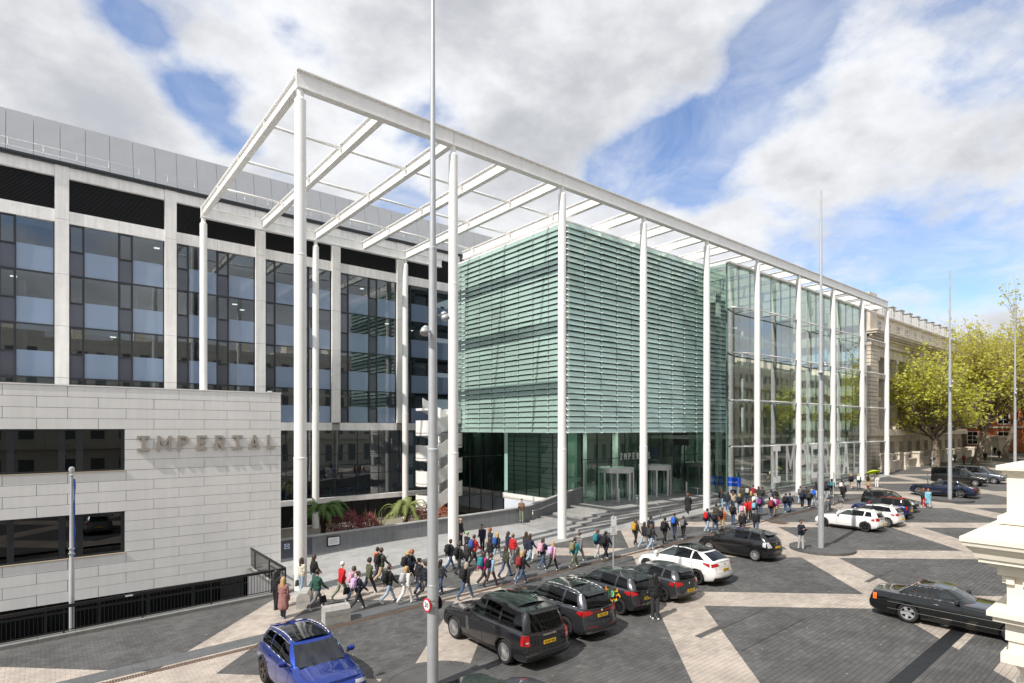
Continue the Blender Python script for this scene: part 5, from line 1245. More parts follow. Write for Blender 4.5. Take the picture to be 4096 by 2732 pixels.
def wheel_mesh(r, w, style):
    k = (round(r, 3), style)
    if k in WHEELS: return WHEELS[k]
    rr = r * .72 if style in ('multi', 'five', 'ten') else r * .68
    ty = MB(); ty.lathe([(rr, -w / 2 + .01), (r * .93, -w / 2), (r * .99, -w / 2 + .025), (r, -w / 2 + .05), (r, w / 2 - .05), (r * .99, w / 2 - .025), (r * .93, w / 2), (rr, w / 2 - .01)], axis='y', n=32)
    tm = ty.mesh('tyre'); tm.materials.append(M_tyre)
    ri = MB(); ri.lathe([(rr, w / 2 - .008), (rr * .93, w / 2 - .012), (rr * .91, w / 2 - .05), (rr * .9, -w / 2 + .02)], axis='y', n=32)
    ri.lathe([(rr * .9, w / 2 - .11), (0, w / 2 - .11)], axis='y', n=24, mi=1)
    n = {'multi': 20, 'five': 5, 'ten': 10, 'star': 5, 'dark': 16}[style]
    for i in range(n):
        a = 2 * math.pi * i / n
        for da in ((-.16, .16) if style == 'five' else (0,)):
            c0, s0 = math.cos(a + da * .3), math.sin(a + da * .3); c1, s1 = math.cos(a + da), math.sin(a + da); wd = {'multi': .020, 'five': .035, 'ten': .035, 'star': .10, 'dark': .02}[style]
            ri.beam((.04 * c0, w / 2 - .035, .04 * s0), (rr * .93 * c1, w / 2 - .02, rr * .93 * s1), wd, .03, up=(0, 1, 0))
    ri.lathe([(.07, w / 2 - .045), (.065, w / 2 - .012), (0, w / 2 - .010)], axis='y', n=16)
    rm = ri.mesh('rim'); WHEELS[k] = (tm, rm); return WHEELS[k]
def car(label, cat, loc, heading, P):
    """heading: direction of travel (radians). x forward, y left"""
    L, W, H, wb, fo = P['L'], P['W'], P['H'], P['wb'], P['fo']; r = P.get('r', .33); gc = P.get('gc', .19); col = P['paint']
    lenX = L / 2
    t = thing(P.get('name', 'parked_car'), label, cat, loc, heading, P.get('group', 'cars'))
    dx_, dz_ = P['deck']                            # deck (shoulder) line: x from rear (-L/2) to front
    zsh = smooth_table(dx_, dz_)
    def hw(x): 
        a = np.abs(np.asarray(x, float)) / lenX; return W / 2 * (1 - P.get('taper', .07) * np.clip((a - .55) / .45, 0, 1) ** 2)
    def zb(x): a = np.abs(x) / lenX; return gc + .09 * np.clip((a - .78) / .22, 0, 1) ** 1.5
    def xend(y, q, front):
        yn = np.clip(np.abs(y) / (W / 2), 0, 1); bow = P.get('bowf' if front else 'bowr', .28 if front else .2)
        fq, fv = P.get('facef', ([0, .12, .35, .6, .85, 1], [.10, .02, 0, .04, .12, .22])) if front else P.get('facer', ([0, .12, .35, .6, .85, 1], [.12, .04, 0, .05, .10, .16]))
        return lenX - bow * yn ** 3.2 - np.interp(q, fq, fv)
    qs = np.array([0, .05, .13, .24, .36, .48, .60, .72, .82, .91, 1.0]); hp = np.interp(qs, *PROF)
    ytop = [.90, .82, .66, .45, .22, 0.0]
    taus = np.concatenate([[-1, -.985, -.96, -.92], np.linspace(-.86, .86, 27), [.92, .96, .985, 1]])
    def sect(tau):
        x0 = tau * lenX; pts = []
        h = float(hw(x0)); zs_ = float(zsh(x0)); b = float(zb(x0)); crown = P.get('crown', .05)
        for q, f in zip(qs, hp): pts.append((h * f, b + (zs_ - b) * q, q))
        for f in ytop: pts.append((h * .935 * f / 1.0, zs_ + crown * (1 - f ** 2.2) * (1 if f < .9 else .6), 1.0))
        out = []
        for y, z, q in pts:
            xr, xf = -float(xend(y, q, False)), float(xend(y, q, True)); out.append(((xr + xf) / 2 + (xf - xr) / 2 * tau, y, z))
        return out
    S = [sect(tq) for tq in taus]; nS = len(S[0])
    bm = MB()
    for sg in (1, -1):
        g = [[(p[0], sg * p[1], p[2]) for p in s] for s in S]; bm.grid(g, 0, True, sg < 0)
    bm.grid([[(s[0][0], sg * s[0][1], s[0][2]) for sg in (-1, -.5, 0, .5, 1)] for s in S], 0, False)
    for s, e in ((S[0], False), (S[-1], True)):
        rows = []
        for j, p in enumerate(s[:-1]):
            q = qs[j] if j < len(qs) else 1.0
            rows.append([((-1 if not e else 1) * float(xend(p[1] * f, q, e)) if abs(f) < .999 else p[0], p[1] * f, p[2] + (0 if j < len(qs) else 0)) for f in np.linspace(-1, 1, 13)])
        rows.append([s[-1]] * 13) ; bm.grid(rows, 0, True)
    me = bm.mesh('body', False); b2 = bmesh.new(); b2.from_mesh(me); bmesh.ops.remove_doubles(b2, verts=b2.verts, dist=.0008); bmesh.ops.dissolve_degenerate(b2, dist=.0005, edges=b2.edges); bmesh.ops.recalc_face_normals(b2, faces=b2.faces); b2.to_mesh(me); b2.free()
    body = link('body', me, [col, M_plast], t)
    xa_f = lenX - fo; xa_r = xa_f - wb; tw = .23; ra = r * 1.13
    cut = MB()
    for xa in (xa_f, xa_r):
        for sg in (1, -1):
            cut.lathe([(0, .0), (ra, .0), (ra, .42), (0, .42)], (0, 0, 0), 'y', 28, sm=False); n_ = 4 * 28
            for i in range(len(cut.v) - n_, len(cut.v)): v = cut.v[i]; cut.v[i] = (v[0] + xa, sg * (W / 2 - .30 + v[1]), v[2] + r)
    cme = cut.mesh('c', False); b2 = bmesh.new(); b2.from_mesh(cme); bmesh.ops.remove_doubles(b2, verts=b2.verts, dist=.0005); bmesh.ops.recalc_face_normals(b2, faces=b2.faces); b2.to_mesh(cme); b2.free()
    co = bpy.data.objects.new('cutter', cme); cme.materials.append(col); cme.materials.append(M_plast)
    for p in cme.polygons: p.material_index = 1
    md = body.modifiers.new('b', 'BOOLEAN'); md.operation = 'DIFFERENCE'; md.object = co; md.solver = 'EXACT'
    body.parent = None; COL.objects.unlink(body); nm = evaluated_mesh(body, co); body.modifiers.clear(); COL.objects.link(body); body.parent = t
    if len(nm.polygons) > 200: body.data = nm
    bpy.data.objects.remove(co)
    # surface helpers
    def yside(x, z): 
        h = float(hw(x)); b = float(zb(x)); q = (z - b) / max(.05, float(zsh(x)) - b); return h * float(np.interp(q, *PROF))
    def xcap(y, z, front):
        s = lenX if front else -lenX; b = float(zb(s)); q = (z - b) / (float(zsh(s)) - b); return (1 if front else -1) * float(xend(y, np.clip(q, 0, 1), front))
    def patch_end(name, corners, m, front, par=None, off=.008, nu=7, nv=4, mirror=True):
        """corners (y,z): bottom inner, bottom outer, top outer, top inner"""
        for sg in ((1, -1) if mirror else (1,)):
            g = []
            for v in np.linspace(0, 1, nv):
                row = []
                for u in np.linspace(0, 1, nu):
                    a = (1 - v) * ((1 - u) * np.array(corners[0]) + u * np.array(corners[1])) + v * ((1 - u) * np.array(corners[3]) + u * np.array(corners[2]))
                    row.append((xcap(a[0], a[1], front) + (off if front else -off), sg * a[0], a[1]))
                g.append(row)
            MB().grid(g, 0, True).build(name, m, par or t)
    def patch_side(name, corners, m, par=None, off=.006, nu=6, nv=3, sides=(1, -1)):
        lim = lenX - P.get('bowr', .2) - .09; mn = min(c_[0] for c_ in corners)
        if mn < -lim and max(c_[0] for c_ in corners) < 0: corners = [(c_[0] - lim - mn, c_[1]) for c_ in corners]
        for sg in sides:
            g = []
            for v in np.linspace(0, 1, nv):
                row = []
                for u in np.linspace(0, 1, nu):
                    a = (1 - v) * ((1 - u) * np.array(corners[0]) + u * np.array(corners[1])) + v * ((1 - u) * np.array(corners[3]) + u * np.array(corners[2])); row.append((a[0], sg * (yside(a[0], a[1]) + off), a[1]))
                g.append(row)
            MB().grid(g, 0, True).build(name, m, par or t)
    # ---- cabin
    w0, w1, r1, r0 = P['cab']                       # windscreen base, windscreen top, roof rear, rear glass base (x)
    yb = P.get('yb', .90) * W / 2; wr = P.get('wr', .66) * W / 2; rf = P.get('roof', ([-9, 9], [H, H]))
    belt = lambda x: float(zsh(x)) - .012 + P.get('beltup', 0)
    rft = smooth_table([r1 - .01] + list(P['rx']) + [w1 + .01], P['rz']); roofz = lambda x: float(rft(x))
    xB = P.get('xB', (w0 + r1) / 2 - .1); xC = P.get('xC', r1 + .35)
    keys = []                                       # (base xyz, top xyz)
    def K(bx, by, tx, ty, bz=None, tz=None): keys.append(((bx, by, belt(bx) if bz is None else bz), (tx, ty, (roofz(tx) if tz is None else tz))))
    K(w0 + .10, 0, w1 + .05, 0); K(w0 + .08, yb * .35, w1 + .045, wr * .4); K(w0 + .01, yb * .68, w1 + .02, wr * .75); K(w0 - .14, yb * .90, w1 - .05, wr * .94)      # 0..3 windscreen
    K(w0 - .24, yb * .965, w1 - .14, wr)                                                                                                    # 4 A-pillar rear
    xf0 = w0 - .24; xt0 = w1 - .14
    K((xf0 + xB) / 2 + .04, yb, (xt0 + xB) / 2, wr * 1.01); K(xB + .04, yb, xB + .0, wr * 1.01); K(xB - .05, yb, xB - .09, wr * 1.01)          # 5,6,7 B pillar
    K((xB + xC) / 2, yb, (xB + xC) / 2 - .06, wr * 1.01); K(xC + .03, yb * .99, xC - .02, wr); K(xC - .05, yb * .985, xC - .10, wr)            # 8,9,10 C pillar
    qb = P.get('qend', r0 + .35); K(qb, yb * .97, max(r1 + .12, min(xC - .14, r1 + .22)), wr * .98); K(r0 + .16, yb * .93, r1 + .03, wr * .95)  # 11, 12
    K(r0 + .04, yb * .78, r1 - .02, wr * .82); K(r0 - .03, yb * .40, r1 - .05, wr * .42); K(r0 - .05, 0, r1 - .06, 0)                          # 13,14,15
    vsr = [0, .07, .3, .6, .9, 1.0]; bul = P.get('bulge', .035)
    def pt(k, v, sg, off=0.0):
        b, tp = Vector(keys[k][0]), Vector(keys[k][1]); p = b + (tp - b) * v
        if 4 <= k <= 12: p.y += bul * math.sin(math.pi * min(v, .9)) + off
        if k <= 3: p.x += .03 * math.sin(math.pi * v) + off; p.z += off
        if k >= 13: p.x -= P.get('rbul', .02) * math.sin(math.pi * v) + off; p.z += off
        p.y *= sg; return tuple(p)
    cols_glass = {0: 'w', 1: 'w', 2: 'w', 4: 'f', 5: 'f', 7: 'r', 8: 'r', 10: 'q', 13: 'b', 14: 'b'}
    if P.get('coupe'): cols_glass = {0: 'w', 1: 'w', 2: 'w', 4: 'f', 5: 'f', 7: 'r', 8: 'r', 9: 'r', 10: 'r', 13: 'b', 14: 'b'}
    if P.get('noq'): cols_glass.pop(10, None)
    shell = MB(); gl = {}
    for k in range(15):
        for j in range(5):
            gkey = cols_glass.get(k) if 1 <= j <= 3 else None
            for sg in (1, -1):
                q = [pt(k, vsr[j], sg), pt(k + 1, vsr[j], sg), pt(k + 1, vsr[j + 1], sg), pt(k, vsr[j + 1], sg)]
                if gkey: gl.setdefault(gkey if gkey in 'wb' else (gkey, sg), MB()).add(q, [(0, 1, 2, 3)], 0, True)
                else: shell.add(q, [(0, 1, 2, 3)], 1 if (k == 6 or (P.get('blackpillars') and k in (9, 4 - 1) and 1 <= j <= 3)) else 0, True)
    top = [pt(k, 1.0, 1) for k in range(16)] + [pt(k, 1.0, -1) for k in range(14, 0, -1)]
    cx = (w1 + r1) / 2; rc = MB(); prev = top; n = len(top); crown = P.get('rcrown', .05)
    rings = [top]
    for s_ in (.93, .75, .5, .25, .001):
        rings.append([(cx + (p[0] - cx) * s_, p[1] * s_, (p[2] * s_ ** .5 + roofz(cx + (p[0] - cx) * s_) * (1 - s_ ** .5)) + crown * (1 - s_ * s_)) for p in top])
    for a_, b_ in zip(rings[:-1], rings[1:]): rc.grid([a_ + [a_[0]], b_ + [b_[0]]], 0, True)
    def welded(mb, name, mats):
        m_ = mb.mesh(name, False); b2 = bmesh.new(); b2.from_mesh(m_); bmesh.ops.remove_doubles(b2, verts=b2.verts, dist=.0008); bmesh.ops.recalc_face_normals(b2, faces=b2.faces); b2.to_mesh(m_); b2.free(); return link(name, m_, mats, t)
    welded(shell, 'cabin_frame', [P.get('cabpaint', col), M_glossb]); welded(rc, 'roof', P.get('roofmat', col))
    tint = P.get('tint', G_cart)
    for k_, g in gl.items():
        nm_ = 'windscreen' if k_ == 'w' else 'rear_window' if k_ == 'b' else 'side_window'
        welded(g, nm_, G_car if (k_ == 'w' or (isinstance(k_, tuple) and k_[0] == 'f') or P.get('clear')) else tint)
    # window surround
    if P.get('trim'):
        for sg in (1, -1):
            mb = MB(); mb.path([pt(k, .07, sg, .006) for k in range(4, 13)], .011, 6); mb.path([pt(k, .91, sg, .006) for k in range(4, 13)], .011, 6); mb.build('window_trim', P['trim'], t)
    # interior
    it = MB()
    for xs_ in ((xB + .15), (xC + .25 if not P.get('coupe') else xC + .1)):
        for sg in (.38, -.38):
            zz = belt(xs_); y = sg * W / 2 * .95; it.box(xs_ - .28, xs_ - .12, y - .24, y + .24, zz - .05, zz + .22); it.box(xs_ - .24, xs_ - .14, y - .13, y + .13, zz + .24, zz + .40)
    it.box(w0 - .55, w0 - .02, -yb * .8, yb * .8, belt(w0) - .1, belt(w0 - .3) + .03); it.build('seats', P.get('seat', M_seat), t)
    MB().lathe([(.17, -.012), (.185, 0), (.17, .012), (.155, 0), (.17, -.012)], (0, 0, 0), 'x', 18).build('steering_wheel', M_plast, t).location = (w0 - .62, -W / 4, belt(w0) + .02)
    # door seams, handles, sills
    doorx = [xB - .02] + ([xf0 - .02]) + ([] if P.get('coupe') else [xC - .12])
    for x in doorx:
        for sg in (1, -1):
            mb = MB(); zsx = np.linspace(gc + .16, belt(x) - .02, 8); x_ = lambda z: x + (.05 * ((z - .5) / .5) if x == xf0 - .02 else 0)
            g = [[(x_(z) + dx, sg * (yside(x_(z), z) + .003), z) for dx in (-.006, .006)] for z in zsx]; mb.grid(g, 0, True); mb.build('door_seam', M_black, t)
    for x in ([xB + .22] if P.get('coupe') else [xB + .16, xC + .06]):
        z = belt(x) - .12
        for sg in (1, -1):
            y = sg * (yside(x, z) + .02); MB().tube((x - .1, y, z), (x + .1, y, z), .017, n=8).tube((x - .09, y - sg * .02, z), (x - .09, y, z), .012, n=6).tube((x + .09, y - sg * .02, z), (x + .09, y, z), .012, n=6).build('door_handle', P.get('handle', col), t)
    if P.get('sill', True):
        patch_side('sill_trim', [(xa_r + ra + .03, gc + .02), (xa_f - ra - .03, gc + .02), (xa_f - ra - .03, gc + P.get('sillh', .10)), (xa_r + ra + .03, gc + P.get('sillh', .10))], P.get('sillmat', M_plast))
    if P.get('chromestrip'):
        patch_side('chrome_strip', [(-lenX * .72, P['chromestrip']), (lenX * .80, P['chromestrip']), (lenX * .80, P['chromestrip'] + .022), (-lenX * .72, P['chromestrip'] + .022)], M_chrome, nu=24, nv=2)
    if P.get('arch'):                              # wheel-arch cladding
        for xa in (xa_f, xa_r):
            for sg in (1, -1):
                g = []
                for a in np.linspace(-.15, math.pi + .15, 22):
                    row = []
                    for k_ in (ra - .004, ra + .055):
                        x, z = xa + k_ * math.cos(a), r + k_ * math.sin(a); row.append((x, sg * (yside(x, max(z, gc + .02)) + .010), z))
                    g.append(row)
                MB().grid(g, 0, True).build('arch_trim', M_plast, t)
    for xa in (xa_f, xa_r):
        for sg in (1, -1):
            tm, rm = wheel_mesh(r, tw, P.get('wheel', 'ten')); w_ = link('wheel', tm, None, t); w_.location = (xa, sg * (W / 2 - tw / 2 - .012), r); w_.rotation_euler = (0, random.uniform(0, 1), 0 if sg > 0 else math.pi)
            o = link('rim', rm, None, w_)
            if len(rm.materials) == 0: rm.materials.append(M_alloy); rm.materials.append(M_black)
            if P.get('rim'):
                o.material_slots[0].link = 'OBJECT'; o.material_slots[0].material = P['rim']
    # mirrors
    for sg in (1, -1):
        x = w0 - .36; y = sg * (yb + .03); z = belt(x) + .06
        mb = MB(); mb.box(x - .02, x + .05, min(y, y + sg * .09), max(y, y + sg * .09), z - .03, z); mb.build('mirror_arm', M_plast, t)
        mb = MB(); mb.lathe([(0, -.10), (.06, -.09), (.085, -.03), (.085, .04), (.06, .08), (0, .09)], (0, 0, 0), 'y', 12); mb.v = [(vx * 1.0 + x, vy * 1.2 + y + sg * .16, vz * 1.0 + z + .05) for vx, vy, vz in mb.v]; mb.build('mirror', P.get('mirror', col), t)
    # lamps
    zf = float(zsh(lenX * .93)); zr = float(zsh(-lenX * .95)); hwf = float(hw(lenX))
    hl_ = P.get('hl', [(.52, zf - .20), (.90, zf - .16), (.90, zf - .05), (.55, zf - .10)])
    patch_end('headlight', [(a * hwf, z) for a, z in hl_], M_clearl, True)
    gr = P.get('grille', [(0, zf - .38), (.48, zf - .36), (.46, zf - .16), (0, zf - .16)]); patch_end('grille', [(a * hwf, z) for a, z in gr], P.get('grillemat', M_glossb), True)
    patch_end('lower_intake', [(0, gc + .08), (.7 * hwf, gc + .10), (.72 * hwf, gc + .20), (0, gc + .19)], M_plast, True)
    hwr = float(hw(-lenX))
    for (nm_, cs, m_) in P['tail']: patch_end(nm_, [(a * hwr, z) for a, z in cs], m_, False, nu=8)
    for (nm_, cs, m_) in P.get('tailside', []): patch_side(nm_, cs, m_)
    for (cs, m_) in P.get('rearpanels', []): patch_end('rear_panel', [(a * hwr, z) for a, z in cs], m_, False, nu=10, off=.006)
    zt0, zt1 = P.get('zplate', zr - .32) - .14, zr - .02
    patch_end('tailgate_seam', [(.735 * hwr, zt0), (.745 * hwr, zt0), (.765 * hwr, zt1), (.755 * hwr, zt1)], M_black, False, off=.004, nu=2, nv=6); patch_end('tailgate_seam', [(0, zt0 - .008), (.745 * hwr, zt0 - .008), (.745 * hwr, zt0), (0, zt0)], M_black, False, off=.004, nu=10, nv=2)
    hx = np.linspace(w0 + .12, lenX - .42, 8)
    for sg in (1, -1): MB().grid([[(x, sg * (float(hw(x)) * .79 + dy), float(zsh(x)) + P.get('crown', .05) * (1 - .845 ** 2.2) + .006) for dy in (-.005, .005)] for x in hx], 0, True).build('bonnet_seam', M_black, t)
    # number plates
    zpl = P.get('zplate', zr - .32); xp = xcap(0, zpl, False) - .02
    pl_ = MB().box(-.012, 0, -.26, .26, -.056, .056).build('number_plate', M_plateY, t); pl_.location = (xp, 0, zpl); pl_.rotation_euler = (0, R(P.get('platetilt', 6)), 0)
    if P.get('reg'): text_obj('plate_text', P['reg'], .105, (-.0135, 0, 0), ((0, -1, 0), (0, 0, 1)), M_black, pl_, .0005, .002)
    zpf = P.get('zplatef', zf - .44); pf = MB().box(0, .012, -.26, .26, -.056, .056).build('number_plate', M_plateW, t); pf.location = (xcap(0, zpf, True) + .004, 0, zpf)
    if P.get('reg'): text_obj('plate_text', P['reg'], .105, (.0135, 0, 0), ((0, 1, 0), (0, 0, 1)), M_black, pf, .0005, .002)
    if P.get('badge'):
        zb_ = P['badge']; e = MB().lathe([(0, -.008), (.04, -.006), (.05, 0)], axis='x', n=16).build('badge', M_chrome, t); e.location = (xcap(0, zb_, False) - .008, 0, zb_)
    if P.get('script'): 
        tx, sz, zz, yy = P['script']; text_obj('rear_lettering', tx, sz, (xcap(yy, zz, False) - .012, yy, zz), ((0, -1, 0), (math.sin(R(6)), 0, 1)), M_chrome, t, .002)
    if P.get('spoiler'):
        zt_ = roofz(r1); mb = MB(); w_ = wr * .92
        mb.hexa([(r1 - P['spoiler'], -w_ * .9, zt_ - .05), (r1 + .06, -w_, zt_ - .02), (r1 + .06, w_, zt_ - .02), (r1 - P['spoiler'], w_ * .9, zt_ - .05)], [(r1 - P['spoiler'], -w_ * .9, zt_ - .015), (r1 + .06, -w_, zt_ + .03), (r1 + .06, w_, zt_ + .03), (r1 - P['spoiler'], w_ * .9, zt_ - .015)]); mb.build('spoiler', P.get('spoilermat', col), t)
    if P.get('rails'):
        for sg in (1, -1):
            mb = MB(); xs_ = np.linspace(w1 - .15, r1 + .12, 9); mb.path([(x, sg * wr * .93, roofz(x) + .035 - (.03 if i in (0, 8) else 0)) for i, x in enumerate(xs_)], .018, 6); mb.build('roof_rail', P['rails'], t)
    if P.get('pano'):                              # glass roof panel
        xs_ = np.linspace(w1 - .02, r1 + P['pano'], 9); g = [[(x, f * wr * .84, roofz(x) + crown * (1 - f * f) * 1.0 + .012) for f in np.linspace(-1, 1, 9)] for x in xs_]; MB().grid(g, 0, True).build('glass_roof', M_glossb, t)
    # wiper, aerial
    xw_ = r0 * .6 + r1 * .4; mb = MB(); b0 = Vector(pt(15, .12, 1, .02)); e0 = Vector(pt(14, .30, 1, .02)); 
    if P.get('rearwiper', True): mb.tube(b0, e0, .012, .007, 6); mb.build('rear_wiper', M_plast, t)
    for sg in (0, 1):
        b0 = Vector(pt(0, .03, 1, .012)) + Vector((0, .35 - .6 * sg, 0)); e0 = Vector(pt(1, .22, -1 if sg else 1, .015)); MB().tube(b0, e0, .010, .007, 6).build('wiper', M_plast, t)
    if P.get('fin', True): MB().hexa([(r1 + .22, -.02, roofz(r1 + .3) + .03), (r1 + .40, -.02, roofz(r1 + .3) + .03), (r1 + .40, .02, roofz(r1 + .3) + .03), (r1 + .22, .02, roofz(r1 + .3) + .03)], [(r1 + .20, -.006, roofz(r1 + .3) + .12), (r1 + .26, -.006, roofz(r1 + .3) + .12), (r1 + .26, .006, roofz(r1 + .3) + .12), (r1 + .20, .006, roofz(r1 + .3) + .12)]).build('roof_aerial', P.get('roofmat', col) if P.get('roofmat', col) != M_glossb else M_plast, t)
    return t, dict(patch_end=patch_end, patch_side=patch_side, xcap=xcap, yside=yside, belt=belt, roofz=roofz, zsh=zsh)
def hatch(L, W, H, wb, fo, nose, hood, beltf, beltr, ws0, ws1, rr1, rr0, **k):
    """common layout: heights nose, hood (at screen), belt front/rear; x positions measured from the front"""
    h = L / 2; P = dict(L=L, W=W, H=H, wb=wb, fo=fo, deck=([-h, -h + .3, h - rr0, h - ws0 - .3, h - ws0, h - .75, h - .25, h], [beltr - .06, beltr, beltr, beltf, hood, nose + (hood - nose) * .55, nose + .03, nose - .04]), cab=(h - ws0, h - ws1, h - rr1, h - rr0))
    P['rx'] = [h - rr1 + .5, h - (ws1 + rr1) / 2, h - ws1 - .5]; P['rz'] = [H - k.pop('drop', .10), H - .04, H, H - .012, H - .06]; P['xB'] = h - k.pop('B', ws1 + .62); P['xC'] = h - k.pop('C', ws1 + 1.62)
    P.update(k); return P
def std_tail(z0, z1, a0=.62, a1=.97): return [('tail_light', [(a0, z0 + .02), (a1, z0), (a1, z1), (a0 + .06, z1 - .02)], M_tail)]
GRPK = 'cars parked nose-in along the pavement'
def place(rear_left_wheel_xy, P, heading=math.pi / 2, side='left', dy=0.0):
    """car whose visible (left or right) rear wheel stands at xy -> car centre"""
    L, W, wb, fo = P['L'], P['W'], P['wb'], P['fo']; xa_r = L / 2 - fo - wb; s = 1 if side == 'left' else -1
    c, s_ = math.cos(heading), math.sin(heading); lx, ly = xa_r, s * (W / 2 - .02)
    x, y = rear_left_wheel_xy; return (x - (lx * c - ly * s_), y - (lx * s_ + ly * c), zg(x + .9))
def slope(t): t.rotation_mode = 'XYZ'; h = t.rotation_euler[2]; t.rotation_euler = (math.atan(SL * math.sin(h)) * 1.0, -math.atan(SL * math.cos(h)), h); return t
c_rr = paint('graphite', (.030, .031, .036), .6, .28); c_hy = paint('magnetic_grey', (.062, .064, .075), .6, .3); c_lf = paint('gunmetal', (.055, .058, .064), .6, .3); c_bm = paint('mineral_grey', (.075, .080, .090), .6, .3)
c_wh = paint('white', (.80, .80, .79), 0, .35); c_bk = paint('black', (.006, .006, .007), .1, .25); c_bl = paint('electric_blue', (.012, .05, .36), .75, .3); c_nv = paint('midnight_blue', (.012, .02, .055), .5, .25); c_gr = paint('green_black', (.006, .0085, .008), .4, .2)
c_sg = paint('slate_silver', (.17, .19, .22), .6, .3); c_gv = paint('van_grey', (.13, .15, .175), .5, .3); c_rd = paint('red', (.52, .012, .015), .1, .3); c_mb = paint('mini_blue', (.018, .022, .12), .4, .3); c_si = paint('silver', (.3, .32, .33), .6, .3)
# luxury SUV
P = hatch(5.0, 1.99, 1.86, 2.92, .87, .98, 1.16, 1.20, 1.20, 1.52, 2.18, 4.55, 4.85, paint=c_rr, r=.385, gc=.24, wheel='multi', C=3.42, B=2.58, yb=.92, wr=.70, drop=.10, facer=([0, .15, .35, .6, .85, 1], [.10, 0, 0, .08, .13, .15]), qend=-2.15, bowf=.18, bowr=.14, facef=([0, .12, .35, .6, .85, 1], [.08, 0, 0, .01, .04, .12]), crown=.035, taper=.04,
          tail=[('tail_light', [(.80, .82), (.985, .82), (.985, .98), (.80, .98)], M_tail), ('tail_light', [(.80, .98), (.985, .98), (.985, 1.13), (.80, 1.13)], M_tail), ('reverse_light', [(.84, .90), (.94, .90), (.94, .94), (.84, .94)], M_clearl)], tailside=[('tail_light', [(-2.40, .82), (-2.26, .82), (-2.26, 1.13), (-2.40, 1.13)], M_tail)],
          rearpanels=[([(0, .36), (.95, .36), (.95, .44), (0, .44)], M_plast)], zplate=.86, reg='VU18 VBG', spoiler=.16, script=('RANGE ROVER', .085, 1.07, -.05), pano=.5, roofmat=c_rr, trim=M_glossb, sillh=.13, group=GRPK)
t, h = car('dark graphite luxury SUV with black glass roof, nearest of the parked row', 'car', place((11.48, 14.47), P), math.pi / 2, P); slope(t)
h['patch_side']('side_vent', [(.62, .56), (.80, .56), (.86, 1.02), (.72, 1.02)], mat('vent_grey', (.16, .165, .17), .35, metal=.6))
# family SUV
P = hatch(4.79, 1.90, 1.71, 2.765, .93, .94, 1.10, 1.12, 1.16, 1.45, 2.25, 4.25, 4.62, paint=c_hy, r=.37, gc=.22, wheel='five', rim=M_alloyd, C=3.45, B=2.60, wr=.67, arch=False, trim=M_chrome, rails=M_alloy, facer=([0, .15, .35, .6, .85, 1], [.12, 0, .03, .10, .12, .16]),
          tail=[('tail_light', [(.52, .98), (.99, .92), (.99, 1.10), (.62, 1.10)], M_tail), ('tail_light', [(.02, 1.03), (.60, 1.03), (.60, 1.05), (.02, 1.05)], M_tail)], tailside=[('tail_light', [(-2.30, .94), (-2.08, 1.0), (-2.10, 1.08), (-2.30, 1.10)], M_tail)], rearpanels=[([(0, .30), (.80, .30), (.88, .42), (0, .42)], M_alloy), ([(0, .45), (.9, .45), (.92, .58), (0, .58)], M_plast), ([(.35, .545), (.85, .545), (.85, .565), (.35, .565)], M_tail)], zplate=.90, reg='YS23 XPJ', spoiler=.22, badge=1.06, pano=.7, group=GRPK)
t, h = car('metallic grey family SUV with silver roof rails, second in the parked row', 'car', place((14.55, 14.79), P), math.pi / 2, P); slope(t)
# electric hatchback with stickers
P = hatch(4.49, 1.79, 1.54, 2.70, .95, .80, 1.00, 1.02, 1.06, 1.25, 2.10, 4.05, 4.38, paint=c_lf, r=.32, wheel='dark', rim=M_alloyd, C=3.35, B=2.52, wr=.66, tail=[('tail_light', [(.60, .92), (.98, .84), (.98, 1.0), (.72, 1.03)], M_tail)], tailside=[('tail_light', [(-2.16, .84), (-1.86, .94), (-1.9, .99), (-2.16, 1.02)], M_tail)], rearpanels=[([(0, .27), (.9, .27), (.9, .42), (0, .42)], M_plast), ([(.60, .50), (.80, .50), (.80, .53), (.60, .53)], M_tail)], zplate=.72, reg='DS72 KWB', spoiler=.2, badge=.92, script=('zipcar', .10, .52, -.32), drop=.12, group=GRPK)
t, h = car('gunmetal electric hatchback with colourful dotted stickers, third in the parked row', 'car', place((17.89, 15.07), P), math.pi / 2, P); slope(t)
for i in range(46):                                # dotted sticker on the left rear door and wing
    a = random.random() * 6.283; q = random.uniform(.22, .42); x, z = -1.05 + q * math.cos(a) * 1.1, .78 + q * math.sin(a) * .75; s_ = random.uniform(.018, .05)
    if z > .99 or z < .45: continue
    c_ = random.choice([('sticker_yellow', (.8, .55, .02)), ('sticker_orange', (.75, .25, .02)), ('sticker_cyan', (.05, .4, .5)), ('sticker_red', (.6, .05, .03)), ('sticker_yellow', (.8, .55, .02))])
    MB().lathe([(0, 0), (s_, 0)], (x, h['yside'](x, z) + .009, z), 'y', 10).build('sticker_dot', mat(c_[0], c_[1], .5), t)
MB().lathe([(0, 0), (.17, 0)], (-1.02, h['yside'](-1.02, .78) + .010, .78), 'y', 22).build('sticker_disc', mat('sticker_green', (.05, .42, .10), .5), t); MB().lathe([(.14, 0), (.155, 0)], (-1.02, h['yside'](-1.02, .78) + .013, .78), 'y', 22).build('sticker_ring', M_wprint, t)
text_obj('sticker_letter', 'Z', .22, (-1.02, h['yside'](-1.02, .78) + .014, .78), ((-1, 0, 0), (0, 0, 1)), M_wprint, t, .001)
MB().lathe([(0, 0), (.055, 0)], (-2.262, .16, .52), 'x', 16).build('sticker_disc', MATS['sticker_green'], t)
